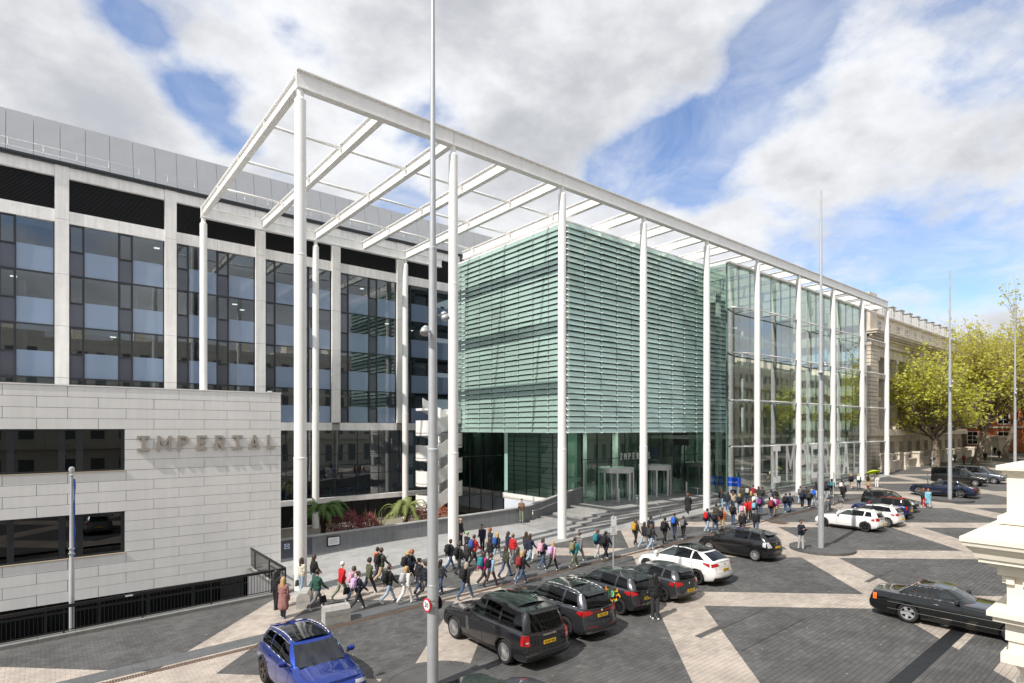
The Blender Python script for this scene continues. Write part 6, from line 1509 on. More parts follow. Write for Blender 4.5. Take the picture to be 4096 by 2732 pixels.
# small grey hatchback
BM = dict(L=4.33, W=1.765, H=1.44, wb=2.69, fo=.77)
def bmw(paintm, reg, rim, **k):
    return hatch(4.33, 1.765, 1.43, 2.69, .77, .76, .96, .98, 1.02, 1.42, 2.15, 3.95, 4.22, paint=paintm, r=.325, gc=.17, wheel='five', rim=rim, C=3.35, B=2.62, wr=.64, hl=[(.55, .62), (.92, .64), (.92, .76), (.58, .74)], tail=[('tail_light', [(.52, .80), (.98, .74), (.98, .94), (.56, .92)], M_tail)], tailside=[('tail_light', [(-2.08, .75), (-1.86, .80), (-1.90, .90), (-2.08, .93)], M_tail)], rearpanels=[([(0, .25), (.85, .25), (.9, .36), (0, .36)], M_plast)], zplate=.55, reg=reg, spoiler=.18, badge=.84, group=GRPK, **k)
P = bmw(c_bm, 'GL67 FPU', M_alloyd); t, h = car('small dark grey hatchback with red tail lights beside the leather jacket man', 'car', place((20.54, 14.92), P), math.pi / 2, P); slope(t)
# white electric crossover
P = hatch(4.75, 1.92, 1.62, 2.89, .84, .80, 1.04, 1.08, 1.17, 1.15, 2.20, 3.75, 4.50, paint=c_wh, r=.35, gc=.18, wheel='five', rim=M_glossb, C=3.35, B=2.50, wr=.66, roofmat=M_glossb, trim=M_glossb, rearwiper=False, fin=False, tint=G_cart, drop=.13, qend=-1.75, bowf=.34, bowr=.26, facer=([0, .15, .35, .6, .85, 1], [.12, .02, 0, .06, .09, .14]), grille=[(0, .52), (.3, .52), (.3, .54), (0, .54)],
          tail=[('tail_light', [(.50, .98), (.985, .90), (.985, 1.06), (.62, 1.09)], M_tail)], tailside=[('tail_light', [(-2.26, .92), (-1.92, 1.03), (-1.92, 1.09), (-2.26, 1.08)], M_tail)], rearpanels=[([(0, .26), (.85, .26), (.9, .44), (0, .42)], M_plast)], zplate=.78, reg='LB22 FPU', badge=1.02, group=GRPK)
t, h = car('white electric crossover with black glass roof and sloping tail', 'car', place((23.86, 15.38), P), math.pi / 2, P); slope(t)
# black hybrid estate
P = hatch(4.62, 1.775, 1.58, 2.78, .93, .78, 1.04, 1.06, 1.12, 1.10, 2.15, 4.05, 4.45, paint=c_bk, r=.315, gc=.16, wheel='ten', C=3.30, B=2.42, wr=.66, trim=None, drop=.12, tail=[('tail_light', [(.62, .80), (.98, .78), (.98, 1.08), (.80, 1.10)], M_clearl)], tailside=[('tail_light', [(-2.2, .80), (-2.02, .84), (-2.02, 1.05), (-2.2, 1.10)], M_clearl)], rearpanels=[], zplate=.80, reg='', spoiler=.26, badge=.97, group=GRPK)
t, h = car('black hybrid estate car with clear rear lamps and silver wheels', 'car', place((30.14, 15.80), P), math.pi / 2, P); slope(t)
# white hatchbacks
P = bmw(c_wh, '', M_alloyd); t, h = car('white five-door hatchback with dark alloy wheels beside the oval island', 'car', place((43.17, 14.83), P), math.pi / 2, P); slope(t)
P = hatch(4.37, 1.81, 1.47, 2.66, .93, .78, .98, 1.00, 1.06, 1.28, 2.15, 3.9, 4.25, paint=c_wh, r=.33, wheel='ten', C=3.35, B=2.6, wr=.63, blackpillars=True, tail=[('tail_light', [(.45, .86), (.98, .82), (.98, .96), (.6, .97)], M_tail)], tailside=[('tail_light', [(-2.1, .83), (-1.85, .88), (-1.88, .94), (-2.1, .96)], M_tail)], rearpanels=[([(0, .25), (.85, .25), (.9, .36), (0, .36)], M_plast)], zplate=.60, reg='', spoiler=.2, badge=.90, group=GRPK)
t, h = car('second white hatchback parked behind the first white one', 'car', place((46.04, 14.45), P), math.pi / 2, P); slope(t)
def mini(col, roofm, reg): return hatch(4.10, 1.79, 1.56, 2.60, .80, .88, 1.00, 1.02, 1.04, 1.20, 1.75, 3.75, 4.0, paint=col, r=.33, wheel='five', C=3.05, B=2.25, wr=.70, roofmat=roofm, cabpaint=M_glossb, arch=True, rails=M_plast, mirror=roofm, hl=[(.60, .66), (.93, .66), (.93, .86), (.60, .86)], tail=[('tail_light', [(.72, .72), (.96, .72), (.96, 1.0), (.72, 1.0)], M_tail)], rearpanels=[([(0, .26), (.9, .26), (.9, .40), (0, .40)], M_plast)], zplate=.66, reg=reg, spoiler=.14, badge=.88, group=GRPK, drop=.08, facer=([0, .12, .35, .6, .85, 1], [.10, .02, 0, .03, .05, .08]))
P = mini(c_mb, c_rd, ''); t, h = car('dark blue compact crossover with a bright red roof', 'car', place((50.1, 15.0), P), math.pi / 2, P); slope(t)
P = mini(c_bk, c_bk, ''); loc = (54.9, 17.0, zg(54.6)); t, h = car('black compact crossover facing the road, right of the red-roofed car', 'car', loc, -math.pi / 2, P); slope(t)
# dark blue luxury saloon
P = hatch(5.55, 1.98, 1.57, 3.30, .95, .95, 1.06, 1.07, 1.08, 1.75, 2.55, 4.05, 4.85, paint=c_nv, r=.39, gc=.17, wheel='ten', rim=M_chrome, C=3.70, B=2.85, wr=.62, trim=M_chrome, chromestrip=.42, rearwiper=False, drop=.10, qend=-1.75, noq=False, tail=[('tail_light', [(.70, .78), (.94, .78), (.94, 1.0), (.70, 1.0)], M_tail)], zplate=.66, reg='', grille=[(0, .55), (.35, .55), (.35, .98), (0, .98)], grillemat=M_chrome, taper=.10, group=GRPK)
t, h = car('long midnight blue luxury saloon with chrome wheels behind the tall mast', 'car', place((67.1, 14.95), P), math.pi / 2, P); slope(t)
# vans
def van(col, reg, Lv=5.14): return hatch(Lv, 1.93, 1.91, 3.2, .90, .98, 1.12, 1.16, 1.16, 1.05, 1.95, Lv - .18, Lv - .06, paint=col, r=.34, gc=.2, wheel='ten', C=3.5, B=2.25, wr=.80, yb=.95, rearwiper=False, drop=.03, facer=([0, .15, .35, 1], [.05, 0, .02, .06]), tail=[('tail_light', [(.84, .85), (.97, .85), (.97, 1.14), (.84, 1.14)], M_tail)], tailside=[], zplate=.8, reg=reg, hl=[(.55, .74), (.93, .78), (.93, .96), (.60, .88)], qend=-Lv / 2 + .35, group='vans parked beyond the saloon')
P = van(c_bk, ''); xa = P['L'] / 2 - P['fo']; P['name'] = 'parked_van'
t, h = car('black people carrier van facing the road beyond the saloon', 'van', (79.3 + .95, 16.3 + xa, zg(80)), -math.pi / 2, P); slope(t)
P = van(c_gv, '', 4.95); xa = P['L'] / 2 - P['fo']; P['name'] = 'parked_van'
t, h = car('blue-grey van parked beside the black people carrier', 'van', (83.6 + .95, 15.5 + xa, zg(84)), -math.pi / 2, P); slope(t)
# green-black coupe driving past
P = hatch(5.34, 2.05, 1.46, 3.06, .86, .88, .99, 1.00, .99, 2.05, 2.75, 3.75, 4.40, paint=c_gr, r=.345, gc=.18, wheel='star', coupe=True, C=3.70, B=3.25, wr=.60, yb=.86, trim=M_chrome, chromestrip=.40, rearwiper=False, fin=False, seat=mat('tan_leather', (.35, .10, .03), .6), clear=True, drop=.07, crown=.045, taper=.12, bowf=.2, bowr=.16, mirror=M_plast, handle=M_chrome, tail=[('tail_light', [(.74, .66), (.99, .66), (.99, .90), (.74, .90)], M_tail), ('indicator', [(.76, .80), (.985, .80), (.985, .89), (.76, .89)], M_amber)], tailside=[('tail_light', [(-2.62, .66), (-2.48, .66), (-2.48, .90), (-2.62, .90)], M_amber)], zplate=.62, reg='', group='cars on the road', name='moving_car')
P['qend'] = -1.35
t, h = car('green-black two-door coupe with chrome trim passing at the right', 'car', place((25.35, 7.25), P, -math.pi / 2 + R(3), 'right'), -math.pi / 2 + R(3), P); slope(t)
h['patch_side']('chrome_strip', [(-1.9, .66), (2.2, .66), (2.2, .675), (-1.9, .675)], M_chrome, nu=24, nv=2)
MB().tube((-2.1, .3, 1.02), (-2.15, .3, 1.75), .006, .003, 5).build('aerial', M_steel, t)
# blue crossover coming towards the camera
P = hatch(4.43, 1.84, 1.63, 2.67, .90, .92, 1.06, 1.08, 1.14, 1.25, 2.00, 3.95, 4.30, paint=c_bl, r=.37, gc=.21, wheel='five', rim=mat('bronze_rim', (.12, .10, .09), .35, metal=.7), C=3.15, B=2.38, wr=.66, rails=M_alloy, pano=.55, arch=True, trim=M_chrome, tint=G_cart, mirror=c_bl, hl=[(.50, .74), (.93, .72), (.93, .80), (.55, .84)], tail=std_tail(.85, 1.0), zplate=.7, reg='', spoiler=.25, group='cars on the road', name='moving_car')
t, h = car('bright electric blue crossover with black glass roof coming forward at the bottom', 'car', place((5.12, 18.25), P, -math.pi / 2 + R(2), 'right'), -math.pi / 2 + R(2), P); slope(t)
# cars cut by the bottom edge
P = hatch(4.30, 1.80, 1.50, 2.60, .85, .80, .97, .99, 1.02, 1.25, 1.95, 3.9, 4.2, paint=c_sg, r=.33, roofmat=M_glossb, cabpaint=M_glossb, C=3.2, B=2.4, clear=True, tail=std_tail(.8, .95), zplate=.6, seat=mat('pale_leather', (.5, .46, .38), .7), group='cars on the road', name='moving_car', fin=False)
t, h = car('slate blue car with a black roof, cut off by the bottom edge', 'car', (8.5, 11.25, zg(9)), R(3), P); slope(t)
P = hatch(4.30, 1.80, 1.48, 2.60, .85, .80, .97, .99, 1.02, 1.25, 1.95, 3.9, 4.2, paint=c_si, r=.33, C=3.2, B=2.4, tail=std_tail(.8, .95), zplate=.6, group='cars on the road', name='moving_car')
t, h = car('silver car whose roof just shows at the bottom left edge', 'car', (3.0, 13.95, zg(3)), -math.pi / 2, P); slope(t)
# ================================================================== PEOPLE
SLOTS = ['skin', 'top', 'legs', 'shoes', 'dark']
def capsule(mb, a, b, ra, rb, n=12):
    a, b = Vector(a), Vector(b); d = b - a
    if d.length < 1e-4: d = Vector((0, 0, 1e-3)); b = a + d
    d.normalize(); u = d.orthogonal().normalized(); w = d.cross(u); rows = []
    for k in range(-4, 1): t = k / 4 * math.pi / 2; rows.append((a + d * (ra * math.sin(t)), ra * math.cos(t)))
    for k in range(0, 5): t = k / 4 * math.pi / 2; rows.append((b + d * (rb * math.sin(t)), rb * math.cos(t)))
    g = [[c + (u * math.cos(2 * math.pi * i / n) + w * math.sin(2 * math.pi * i / n)) * max(r, 1e-5) for i in range(n)] for c, r in rows]
    mb.grid([r + [r[0]] for r in g])
def remesh(prims, voxel, ratio, name, slots=True):
    mb = MB()
    for p in prims: capsule(mb, *p[:4])
    me = mb.mesh(name, False); bm = bmesh.new(); bm.from_mesh(me); bmesh.ops.remove_doubles(bm, verts=bm.verts, dist=1e-5); bmesh.ops.recalc_face_normals(bm, faces=bm.faces); bm.to_mesh(me); bm.free()
    o = bpy.data.objects.new(name, me)
    m1 = o.modifiers.new('r', 'REMESH'); m1.mode = 'VOXEL'; m1.voxel_size = voxel; m1.adaptivity = 0
    m2 = o.modifiers.new('s', 'SMOOTH'); m2.factor = .5; m2.iterations = 2
    m3 = o.modifiers.new('d', 'DECIMATE'); m3.ratio = ratio
    nm = evaluated_mesh(o); bpy.data.objects.remove(o)
    nm.name = name; nf = len(nm.polygons); nm.polygons.foreach_set('use_smooth', [True] * nf)
    if slots:
        V = np.empty(len(nm.vertices) * 3); nm.vertices.foreach_get('co', V); V = V.reshape(-1, 3)
        lt = np.array([list(p.vertices)[:3] for p in nm.polygons]); C = V[lt].mean(1); best = np.full(nf, 9.0); idx = np.zeros(nf, int)
        for (a, b, ra, rb, tg) in prims:
            a, b = np.array(a), np.array(b); d = b - a; L2 = max(d @ d, 1e-8); t = np.clip(((C - a) @ d) / L2, 0, 1); ds = np.linalg.norm(C - a - t[:, None] * d, axis=1) - (ra + (rb - ra) * t)
            k = ds < best; best[k] = ds[k]; idx[k] = SLOTS.index(tg)
        nm.polygons.foreach_set('material_index', idx.tolist())
        for s_ in SLOTS: nm.materials.append(M_black)
    else: nm.materials.append(M_black)
    return nm
def pose(kind):
    pr = []; add = lambda a, b, ra, rb, tg: pr.append((a, b, ra, rb, tg))
    walk = {'w1': ((27, 6), (-20, 32)), 'w2': ((-18, 30), (25, 5)), 'w3': ((14, 4), (-10, 24)), 'w4': ((-14, 26), (20, 8)), 'w5': ((9, 12), (-16, 14)), 't': ((5, 2), (-6, 8)), 'c1': ((16, 4), (-12, 22)), 's': ((2, 0), (-3, 4)), 'p': ((4, 0), (-4, 6)), 'c0': ((3, 0), (-3, 4)), 'sit': ((85, 80), (85, 80))}[kind]
    coat = kind in ('c1', 'c0'); lean = {'w1': .05, 'w2': .05, 'w3': .03, 'c1': .03}.get(kind, .0)
    pts = []
    for (a, k), sy in zip(walk, (1, -1)):
        a, k = R(a), R(k); hip = Vector((0, .088 * sy, 0)); kn = hip + Vector((math.sin(a), 0.01 * sy, -math.cos(a))) * .42; an = kn + Vector((math.sin(a - k), 0, -math.cos(a - k))) * .40; pitch = (a - k) * .75 if k > R(10) and kind != 'sit' else 0.0
        heel = an + Vector((-.045 * math.cos(pitch), 0, -.045)); toe = heel + Vector((math.cos(pitch), 0.06 * sy, math.sin(pitch) * 1.0 if pitch < 0 else 0)) * .20; pts.append((hip, kn, an, heel, toe))
    low = min(min(p[3].z, p[4].z) for p in pts) - .042; H0 = -low
    up = Vector((0, 0, H0))
    for (hip, kn, an, heel, toe), sy in zip(pts, (1, -1)):
        hip, kn, an, heel, toe = (v + up for v in (hip, kn, an, heel, toe))
        add(hip, kn, .098, .070, 'legs'); add(kn, an + Vector((0, 0, .02)), .070, .058, 'legs'); add(an, an - (an - kn).normalized() * .06, .062, .060, 'legs'); add(heel, toe, .043, .036, 'shoes'); add(an + Vector((0, 0, -.01)), heel + Vector((.02, 0, .01)), .042, .042, 'shoes')
    ht = lambda z: Vector((lean * (z - .0) , 0, H0 + z))
    add(ht(.02) + Vector((0, -.07, 0)), ht(.02) + Vector((0, .07, 0)), .115, .115, 'legs')
    add(ht(.06) + Vector((0, -.08, 0)), ht(.06) + Vector((0, .08, 0)), .128, .128, 'top'); add(ht(.0) + Vector((0, -.085, 0)), ht(.0) + Vector((0, .085, 0)), .118, .118, 'top')
    add(ht(.06), ht(.26), .15, .15, 'top'); add(ht(.22) + Vector((0, -.07, 0)), ht(.22) + Vector((0, .07, 0)), .125, .125, 'top'); add(ht(.36) + Vector((0, -.09, 0)), ht(.36) + Vector((0, .09, 0)), .128, .128, 'top'); add(ht(.45) + Vector((0, -.155, 0)), ht(.45) + Vector((0, .155, 0)), .075, .075, 'top'); add(ht(.50) + Vector((-.05, -.06, 0)), ht(.50) + Vector((-.05, .06, 0)), .058, .058, 'top')
    if coat:
        for sy in (-.07, .07): add(ht(.0) + Vector((0, sy, 0)), ht(-.42) + Vector((.0, sy * 1.3, 0)), .14, .155, 'top')
        add(ht(.0), ht(-.42) + Vector((.05, 0, 0)), .15, .15, 'top'); add(ht(.0), ht(-.42) + Vector((-.06, 0, 0)), .15, .15, 'top')
    add(ht(.48), ht(.60), .052, .048, 'skin')
    hd = ht(.715) + Vector((.015, 0, 0)); V = Vector; turn = {'w2': 18, 'w4': -30, 'w5': 25, 't': 40, 'p': 0}.get(kind, 0)
    n0 = len(pr)
    add(hd + V((-.012, 0, .012)), hd + V((.0, 0, .0)), .088, .090, 'skin'); add(hd + V((.025, 0, -.02)), hd + V((.042, 0, -.068)), .066, .042, 'skin'); add(hd + V((.088, 0, -.005)), hd + V((.102, 0, -.028)), .011, .015, 'skin')
    for sy in (1, -1): add(hd + V((-.005, .086 * sy, -.02)), hd + V((-.008, .088 * sy, .012)), .016, .018, 'skin'); add(hd + V((.080, .032 * sy, .004)), hd + V((.081, .034 * sy, .004)), .012, .012, 'dark')
    add(hd + V((.078, -.018, -.058)), hd + V((.078, .018, -.058)), .010, .010, 'dark')
    Mt = Matrix.Rotation(R(turn), 3, 'Z') @ Matrix.Rotation(R(22 if kind == 'p' else 5), 3, 'Y')
    pr[n0:] = [(hd + Mt @ (Vector(a) - hd), hd + Mt @ (Vector(b) - hd), ra, rb, tg) for a, b, ra, rb, tg in pr[n0:]]
    for sy in (1, -1):
        sh = ht(.455) + V((0, .185 * sy, 0))
        sw = {'w1': -24 * sy, 'w2': 24 * sy, 'w3': -12 * sy, 'w4': 14 * sy + 6, 'w5': -8 * sy + 10, 't': 6 + 8 * sy, 'c1': -14 * sy, 's': 2, 'p': 18, 'c0': 4, 'sit': 48}[kind]; el = {'p': 100, 'sit': 32}.get(kind, 22 if sw > 0 else 12)
        if kind == 'c0': el = 95 if sy > 0 else 15
        if kind == 'w4' and sy > 0: el = 105
        if kind == 'w5': el = 88
        if kind == 't': el = 70 if sy < 0 else 12
        a = R(sw); e_ = sh + V((math.sin(a), .10 * sy, -math.cos(a))).normalized() * .28; b = R(sw + el); dr = V((math.sin(b), -.28 * sy if kind == 'p' else .0, -math.cos(b))).normalized(); wr_ = e_ + dr * .24
        add(sh, e_, .066, .055, 'top'); add(e_, wr_, .055, .046, 'top')
        pl = wr_ + dr * .075; add(wr_ + dr * .01, pl, .028, .032, 'skin'); sd = V((0, 1, 0)) if abs(dr.y) < .9 else V((1, 0, 0)); ax = dr.cross(sd).normalized(); curl = -ax if ax.x < 0 else ax
        for i in range(4):
            o_ = ax * 0; base = pl + (V((1, 0, 0)) - dr * dr.x).normalized() * ((i - 1.5) * .019) + dr * .018; ln = (.036, .042, .040, .030)[i]; inn = V((0, -sy, 0))
            m_ = base + (dr + inn * .25).normalized() * ln; tp = m_ + (dr + inn * .9).normalized() * ln * .8; add(base, m_, .0095, .009, 'skin'); add(m_, tp, .009, .008, 'skin')
        fwd = (V((1, 0, 0)) - dr * dr.x).normalized(); tb = wr_ + dr * .03 + fwd * .028; add(tb, tb + (fwd * .7 + dr).normalized() * .035, .012, .010, 'skin'); tb2 = tb + (fwd * .7 + dr).normalized() * .035; add(tb2, tb2 + (dr + fwd * .2).normalized() * .028, .010, .009, 'skin')
    pr = [(tuple(a), tuple(b), ra, rb, tg) for a, b, ra, rb, tg in pr]
    return pr, hd, ht, R(turn)
POSES = {}
for k in ('w1', 'w2', 'w3', 'w4', 'w5', 't', 's', 'p', 'c1', 'c0', 'sit'):
    pr, hd, ht, tn = pose(k); POSES[k] = (remesh(pr, .0105, .30, 'person_body'), hd, ht(.40), max(p[0][2] + p[2] for p in pr), tn)
V = Vector
HAIRP = {'short': [((-.018, 0, .03), (-.02, 0, .03), .098, .098), ((-.05, 0, -.02), (-.05, 0, .02), .075, .08), ((.03, 0, .075), (.0, 0, .08), .045, .06)],
         'curly': [((-.02, 0, .035), (-.02, 0, .04), .112, .112), ((-.05, .04, .0), (-.05, -.04, .0), .085, .085), ((.03, .03, .085), (.03, -.03, .085), .05, .05)],
         'long': [((-.018, 0, .03), (-.02, 0, .03), .100, .100), ((-.055, .03, .0), (-.085, .04, -.26), .070, .060), ((-.055, -.03, .0), (-.085, -.04, -.28), .070, .055), ((-.02, .075, .01), (-.04, .085, -.17), .035, .03), ((-.02, -.075, .01), (-.04, -.085, -.17), .035, .03), ((.03, 0, .078), (.0, 0, .08), .045, .055)],
         'pony': [((-.018, 0, .03), (-.02, 0, .03), .098, .098), ((-.05, 0, .0), (-.05, 0, .02), .075, .08), ((-.13, 0, .03), (-.15, 0, -.16), .04, .025)],
         'bun': [((-.018, 0, .03), (-.02, 0, .03), .098, .098), ((-.05, 0, .0), (-.05, 0, .02), .075, .08), ((-.12, 0, .08), (-.12, 0, .09), .045, .045)],
         'cap': [((-.010, 0, .035), (-.012, 0, .04), .102, .102), ((.08, .03, .045), (.14, .02, .035), .018, .012), ((.08, -.03, .045), (.14, -.02, .035), .018, .012), ((.08, 0, .045), (.15, 0, .035), .018, .012)],
         'hood': [((-.03, 0, .01), (-.02, 0, .03), .118, .118), ((-.08, 0, -.08), (-.06, 0, -.02), .09, .10)]}
HAIR = {k: remesh([(a, b, ra, rb, 'skin') for a, b, ra, rb in v], .009, .35, 'hair', False) for k, v in HAIRP.items()}
def bag_meshes():
    def sup(w, d, h, cx, cz, n=14, e=.45):
        mb = MB(); g = []
        sg = lambda v, p: math.copysign(abs(v) ** p, v)
        for i in range(n + 1):
            ph = -math.pi / 2 + math.pi * i / n; row = []
            for j in range(2 * n + 1): th = 2 * math.pi * j / (2 * n); row.append((cx + d / 2 * sg(math.cos(ph), e) * sg(math.cos(th), e), w / 2 * sg(math.cos(ph), e) * sg(math.sin(th), e), cz + h / 2 * sg(math.sin(ph), e)))
            g.append(row)
        return mb.grid(g)
    body = sup(.31, .19, .46, 0, 0).mesh('backpack'); pk = sup(.24, .07, .20, -.105, -.08).mesh('front_pocket'); st = MB()
    for sy in (1, -1): st.path([(.09, .09 * sy, .18), (.14, .10 * sy, .255), (.24, .11 * sy, .24), (.27, .13 * sy, .10), (.22, .15 * sy, -.08), (.10, .14 * sy, -.16)], .018, 6)
    st.path([(-.0, -.03, .23), (-.0, 0, .27), (-.0, .03, .23)], .010, 5); return body, pk, st.mesh('shoulder_straps')
BAG = bag_meshes()
hbm = MB(); hbm.hexa([(-.17, -.05, -.30), (.17, -.05, -.30), (.17, .05, -.30), (-.17, .05, -.30)], [(-.13, -.04, -.02), (.13, -.04, -.02), (.13, .04, -.02), (-.13, .04, -.02)]); hbm.path([(-.08, 0, -.03), (-.05, 0, .10), (.05, 0, .10), (.08, 0, -.03)], .010, 6); HB = hbm.mesh('handbag')
PAL = dict(blk=(.012, .012, .014), char=(.035, .036, .04), grey=(.16, .16, .165), lgrey=(.42, .42, .43), nav=(.014, .020, .045), dnav=(.01, .014, .028), jean=(.055, .095, .18), ljean=(.28, .37, .47), djean=(.025, .04, .085), wht=(.72, .71, .68), crm=(.62, .57, .48), red=(.50, .012, .018), grn=(.018, .075, .05), olv=(.085, .095, .05), dolv=(.045, .05, .035), tan=(.40, .29, .17), beige=(.48, .38, .27), pink=(.62, .33, .42), lil=(.55, .38, .58), dpk=(.30, .14, .13), mag=(.55, .02, .20), sky=(.20, .45, .58), teal=(.02, .20, .24), blu=(.03, .09, .32), bblu=(.02, .11, .55), mus=(.50, .27, .03), plum=(.06, .028, .035), sage=(.20, .24, .17), brn=(.17, .10, .06), org=(.50, .12, .03), purp=(.22, .03, .22), lime=(.50, .62, .02), mar=(.25, .02, .03), camo=(.23, .21, .10), lblu=(.25, .38, .55),
           hb=(.055, .030, .018), hd=(.015, .011, .009), hbl=(.45, .30, .13), hr=(.28, .075, .02), hg=(.35, .30, .24), ha=(.12, .055, .025), lgreen=(.20, .42, .14))
SKINS = [mat('skin_' + str(i), c_, .55) for i, c_ in enumerate(((.56, .34, .25), (.48, .28, .19), (.62, .40, .31), (.30, .16, .10), (.52, .32, .22)))]
def cloth(k): return mat('cloth_' + k, PAL[k], .85, var=.22, nscale=9, bump=.9, bscale=16)
def hairm(k): return mat('hair_' + k, PAL[k], .5, var=.2, nscale=25)
ZM = dict(A=(1000, 2000, .4669), B=(1700, 1900, .5305), C=(2200, 1600, .4464), D=(2800, 1800, .3403), E=(3300, 1800, .5945), F=(3300, 1100, .574))
def person(xy, z, h, heading, pk, hair, hcol, top, legs, bag, label, grp, skin=None, shoes=None):
    pk = {'w3': random.choice(['w3', 'w4', 'w5', 'w3']), 's': random.choice(['s', 't', 's'])}.get(pk, pk); me, hd, bk, hh, tn = POSES[pk]; sc = h / hh
    o = link('person', me); COL.objects.unlink(o) if False else None
    o.location = (xy[0], xy[1], z); o.rotation_euler = (0, 0, R(heading)); wd = sc * random.uniform(.95, 1.08); o.scale = (wd, wd, sc); tag(o, label, 'person', grp)
    ms = [skin or random.choice(SKINS), cloth(top), cloth(legs), cloth(shoes or random.choice(['wht', 'blk', 'wht', 'lgrey', 'char'])), M_black]
    for s_, m_ in zip(o.material_slots, ms): s_.link = 'OBJECT'; s_.material = m_
    if hair:
        c = link('hair' if hair not in ('cap', 'hood') else 'hat', HAIR[hair], None, o); c.location = hd; c.rotation_euler = (0, 0, tn)
        c.material_slots[0].link = 'OBJECT'; c.material_slots[0].material = hairm(hcol) if hair not in ('cap', 'hood') else cloth(hcol)
    if bag:
        kind, bc = bag.split(':'); ca, sa = math.cos(R(heading)), math.sin(R(heading))
        short = label.split(' ', 1)
        if kind == 'k':
            lx, lz = -.205, bk.z - .06; b = link('backpack', BAG[0]); b.location = (xy[0] + sc * lx * ca, xy[1] + sc * lx * sa, z + sc * lz); b.rotation_euler = (0, R(4), R(heading)); s2 = sc * (1.0 + random.uniform(-.06, .08)); b.scale = (s2, s2, s2)
            tag(b, COLN.get(bc, bc) + ' backpack worn by the ' + ' '.join(label.replace('walking ', '').split()[:10]), 'backpack', 'backpacks of the walking students')
            p_ = link('front_pocket', BAG[1], None, b); q_ = link('shoulder_straps', BAG[2], None, b)
            for x_, cc in ((b, bc), (p_, bc), (q_, 'blk' if bc not in ('pink', 'lil') else bc)):
                if len(x_.data.materials) == 0: x_.data.materials.append(M_black)
                x_.material_slots[0].link = 'OBJECT'; x_.material_slots[0].material = cloth(cc)
        else:
            ly = {'l': .30, 'r': -.30}[kind]; b = link('handbag', HB); b.location = (xy[0] + sc * (.08 * ca - ly * sa), xy[1] + sc * (.08 * sa + ly * ca), z + sc * .62); b.rotation_euler = (0, 0, R(heading)); b.scale = (sc,) * 3
            tag(b, COLN.get(bc, bc) + ' handbag carried by the ' + ' '.join(label.split()[:11]), 'bag', 'bags in hands')
            if len(b.data.materials) == 0: b.data.materials.append(M_black)
            b.material_slots[0].link = 'OBJECT'; b.material_slots[0].material = cloth(bc)
    return o
COLN = dict(blk='black', char='charcoal', grey='grey', lgrey='pale grey', nav='navy', dnav='dark navy', wht='white', red='red', grn='green', olv='olive', dolv='dark olive', tan='tan', pink='pink', lil='lilac', sky='light blue', teal='teal', blu='blue', bblu='bright blue', mus='mustard', purp='purple', mar='dark red', camo='camouflage', crm='cream', org='orange', brn='brown')
G1 = 'students walking along the pavement'; G2 = 'students gathered by the glass hall'; G3 = 'passers-by'
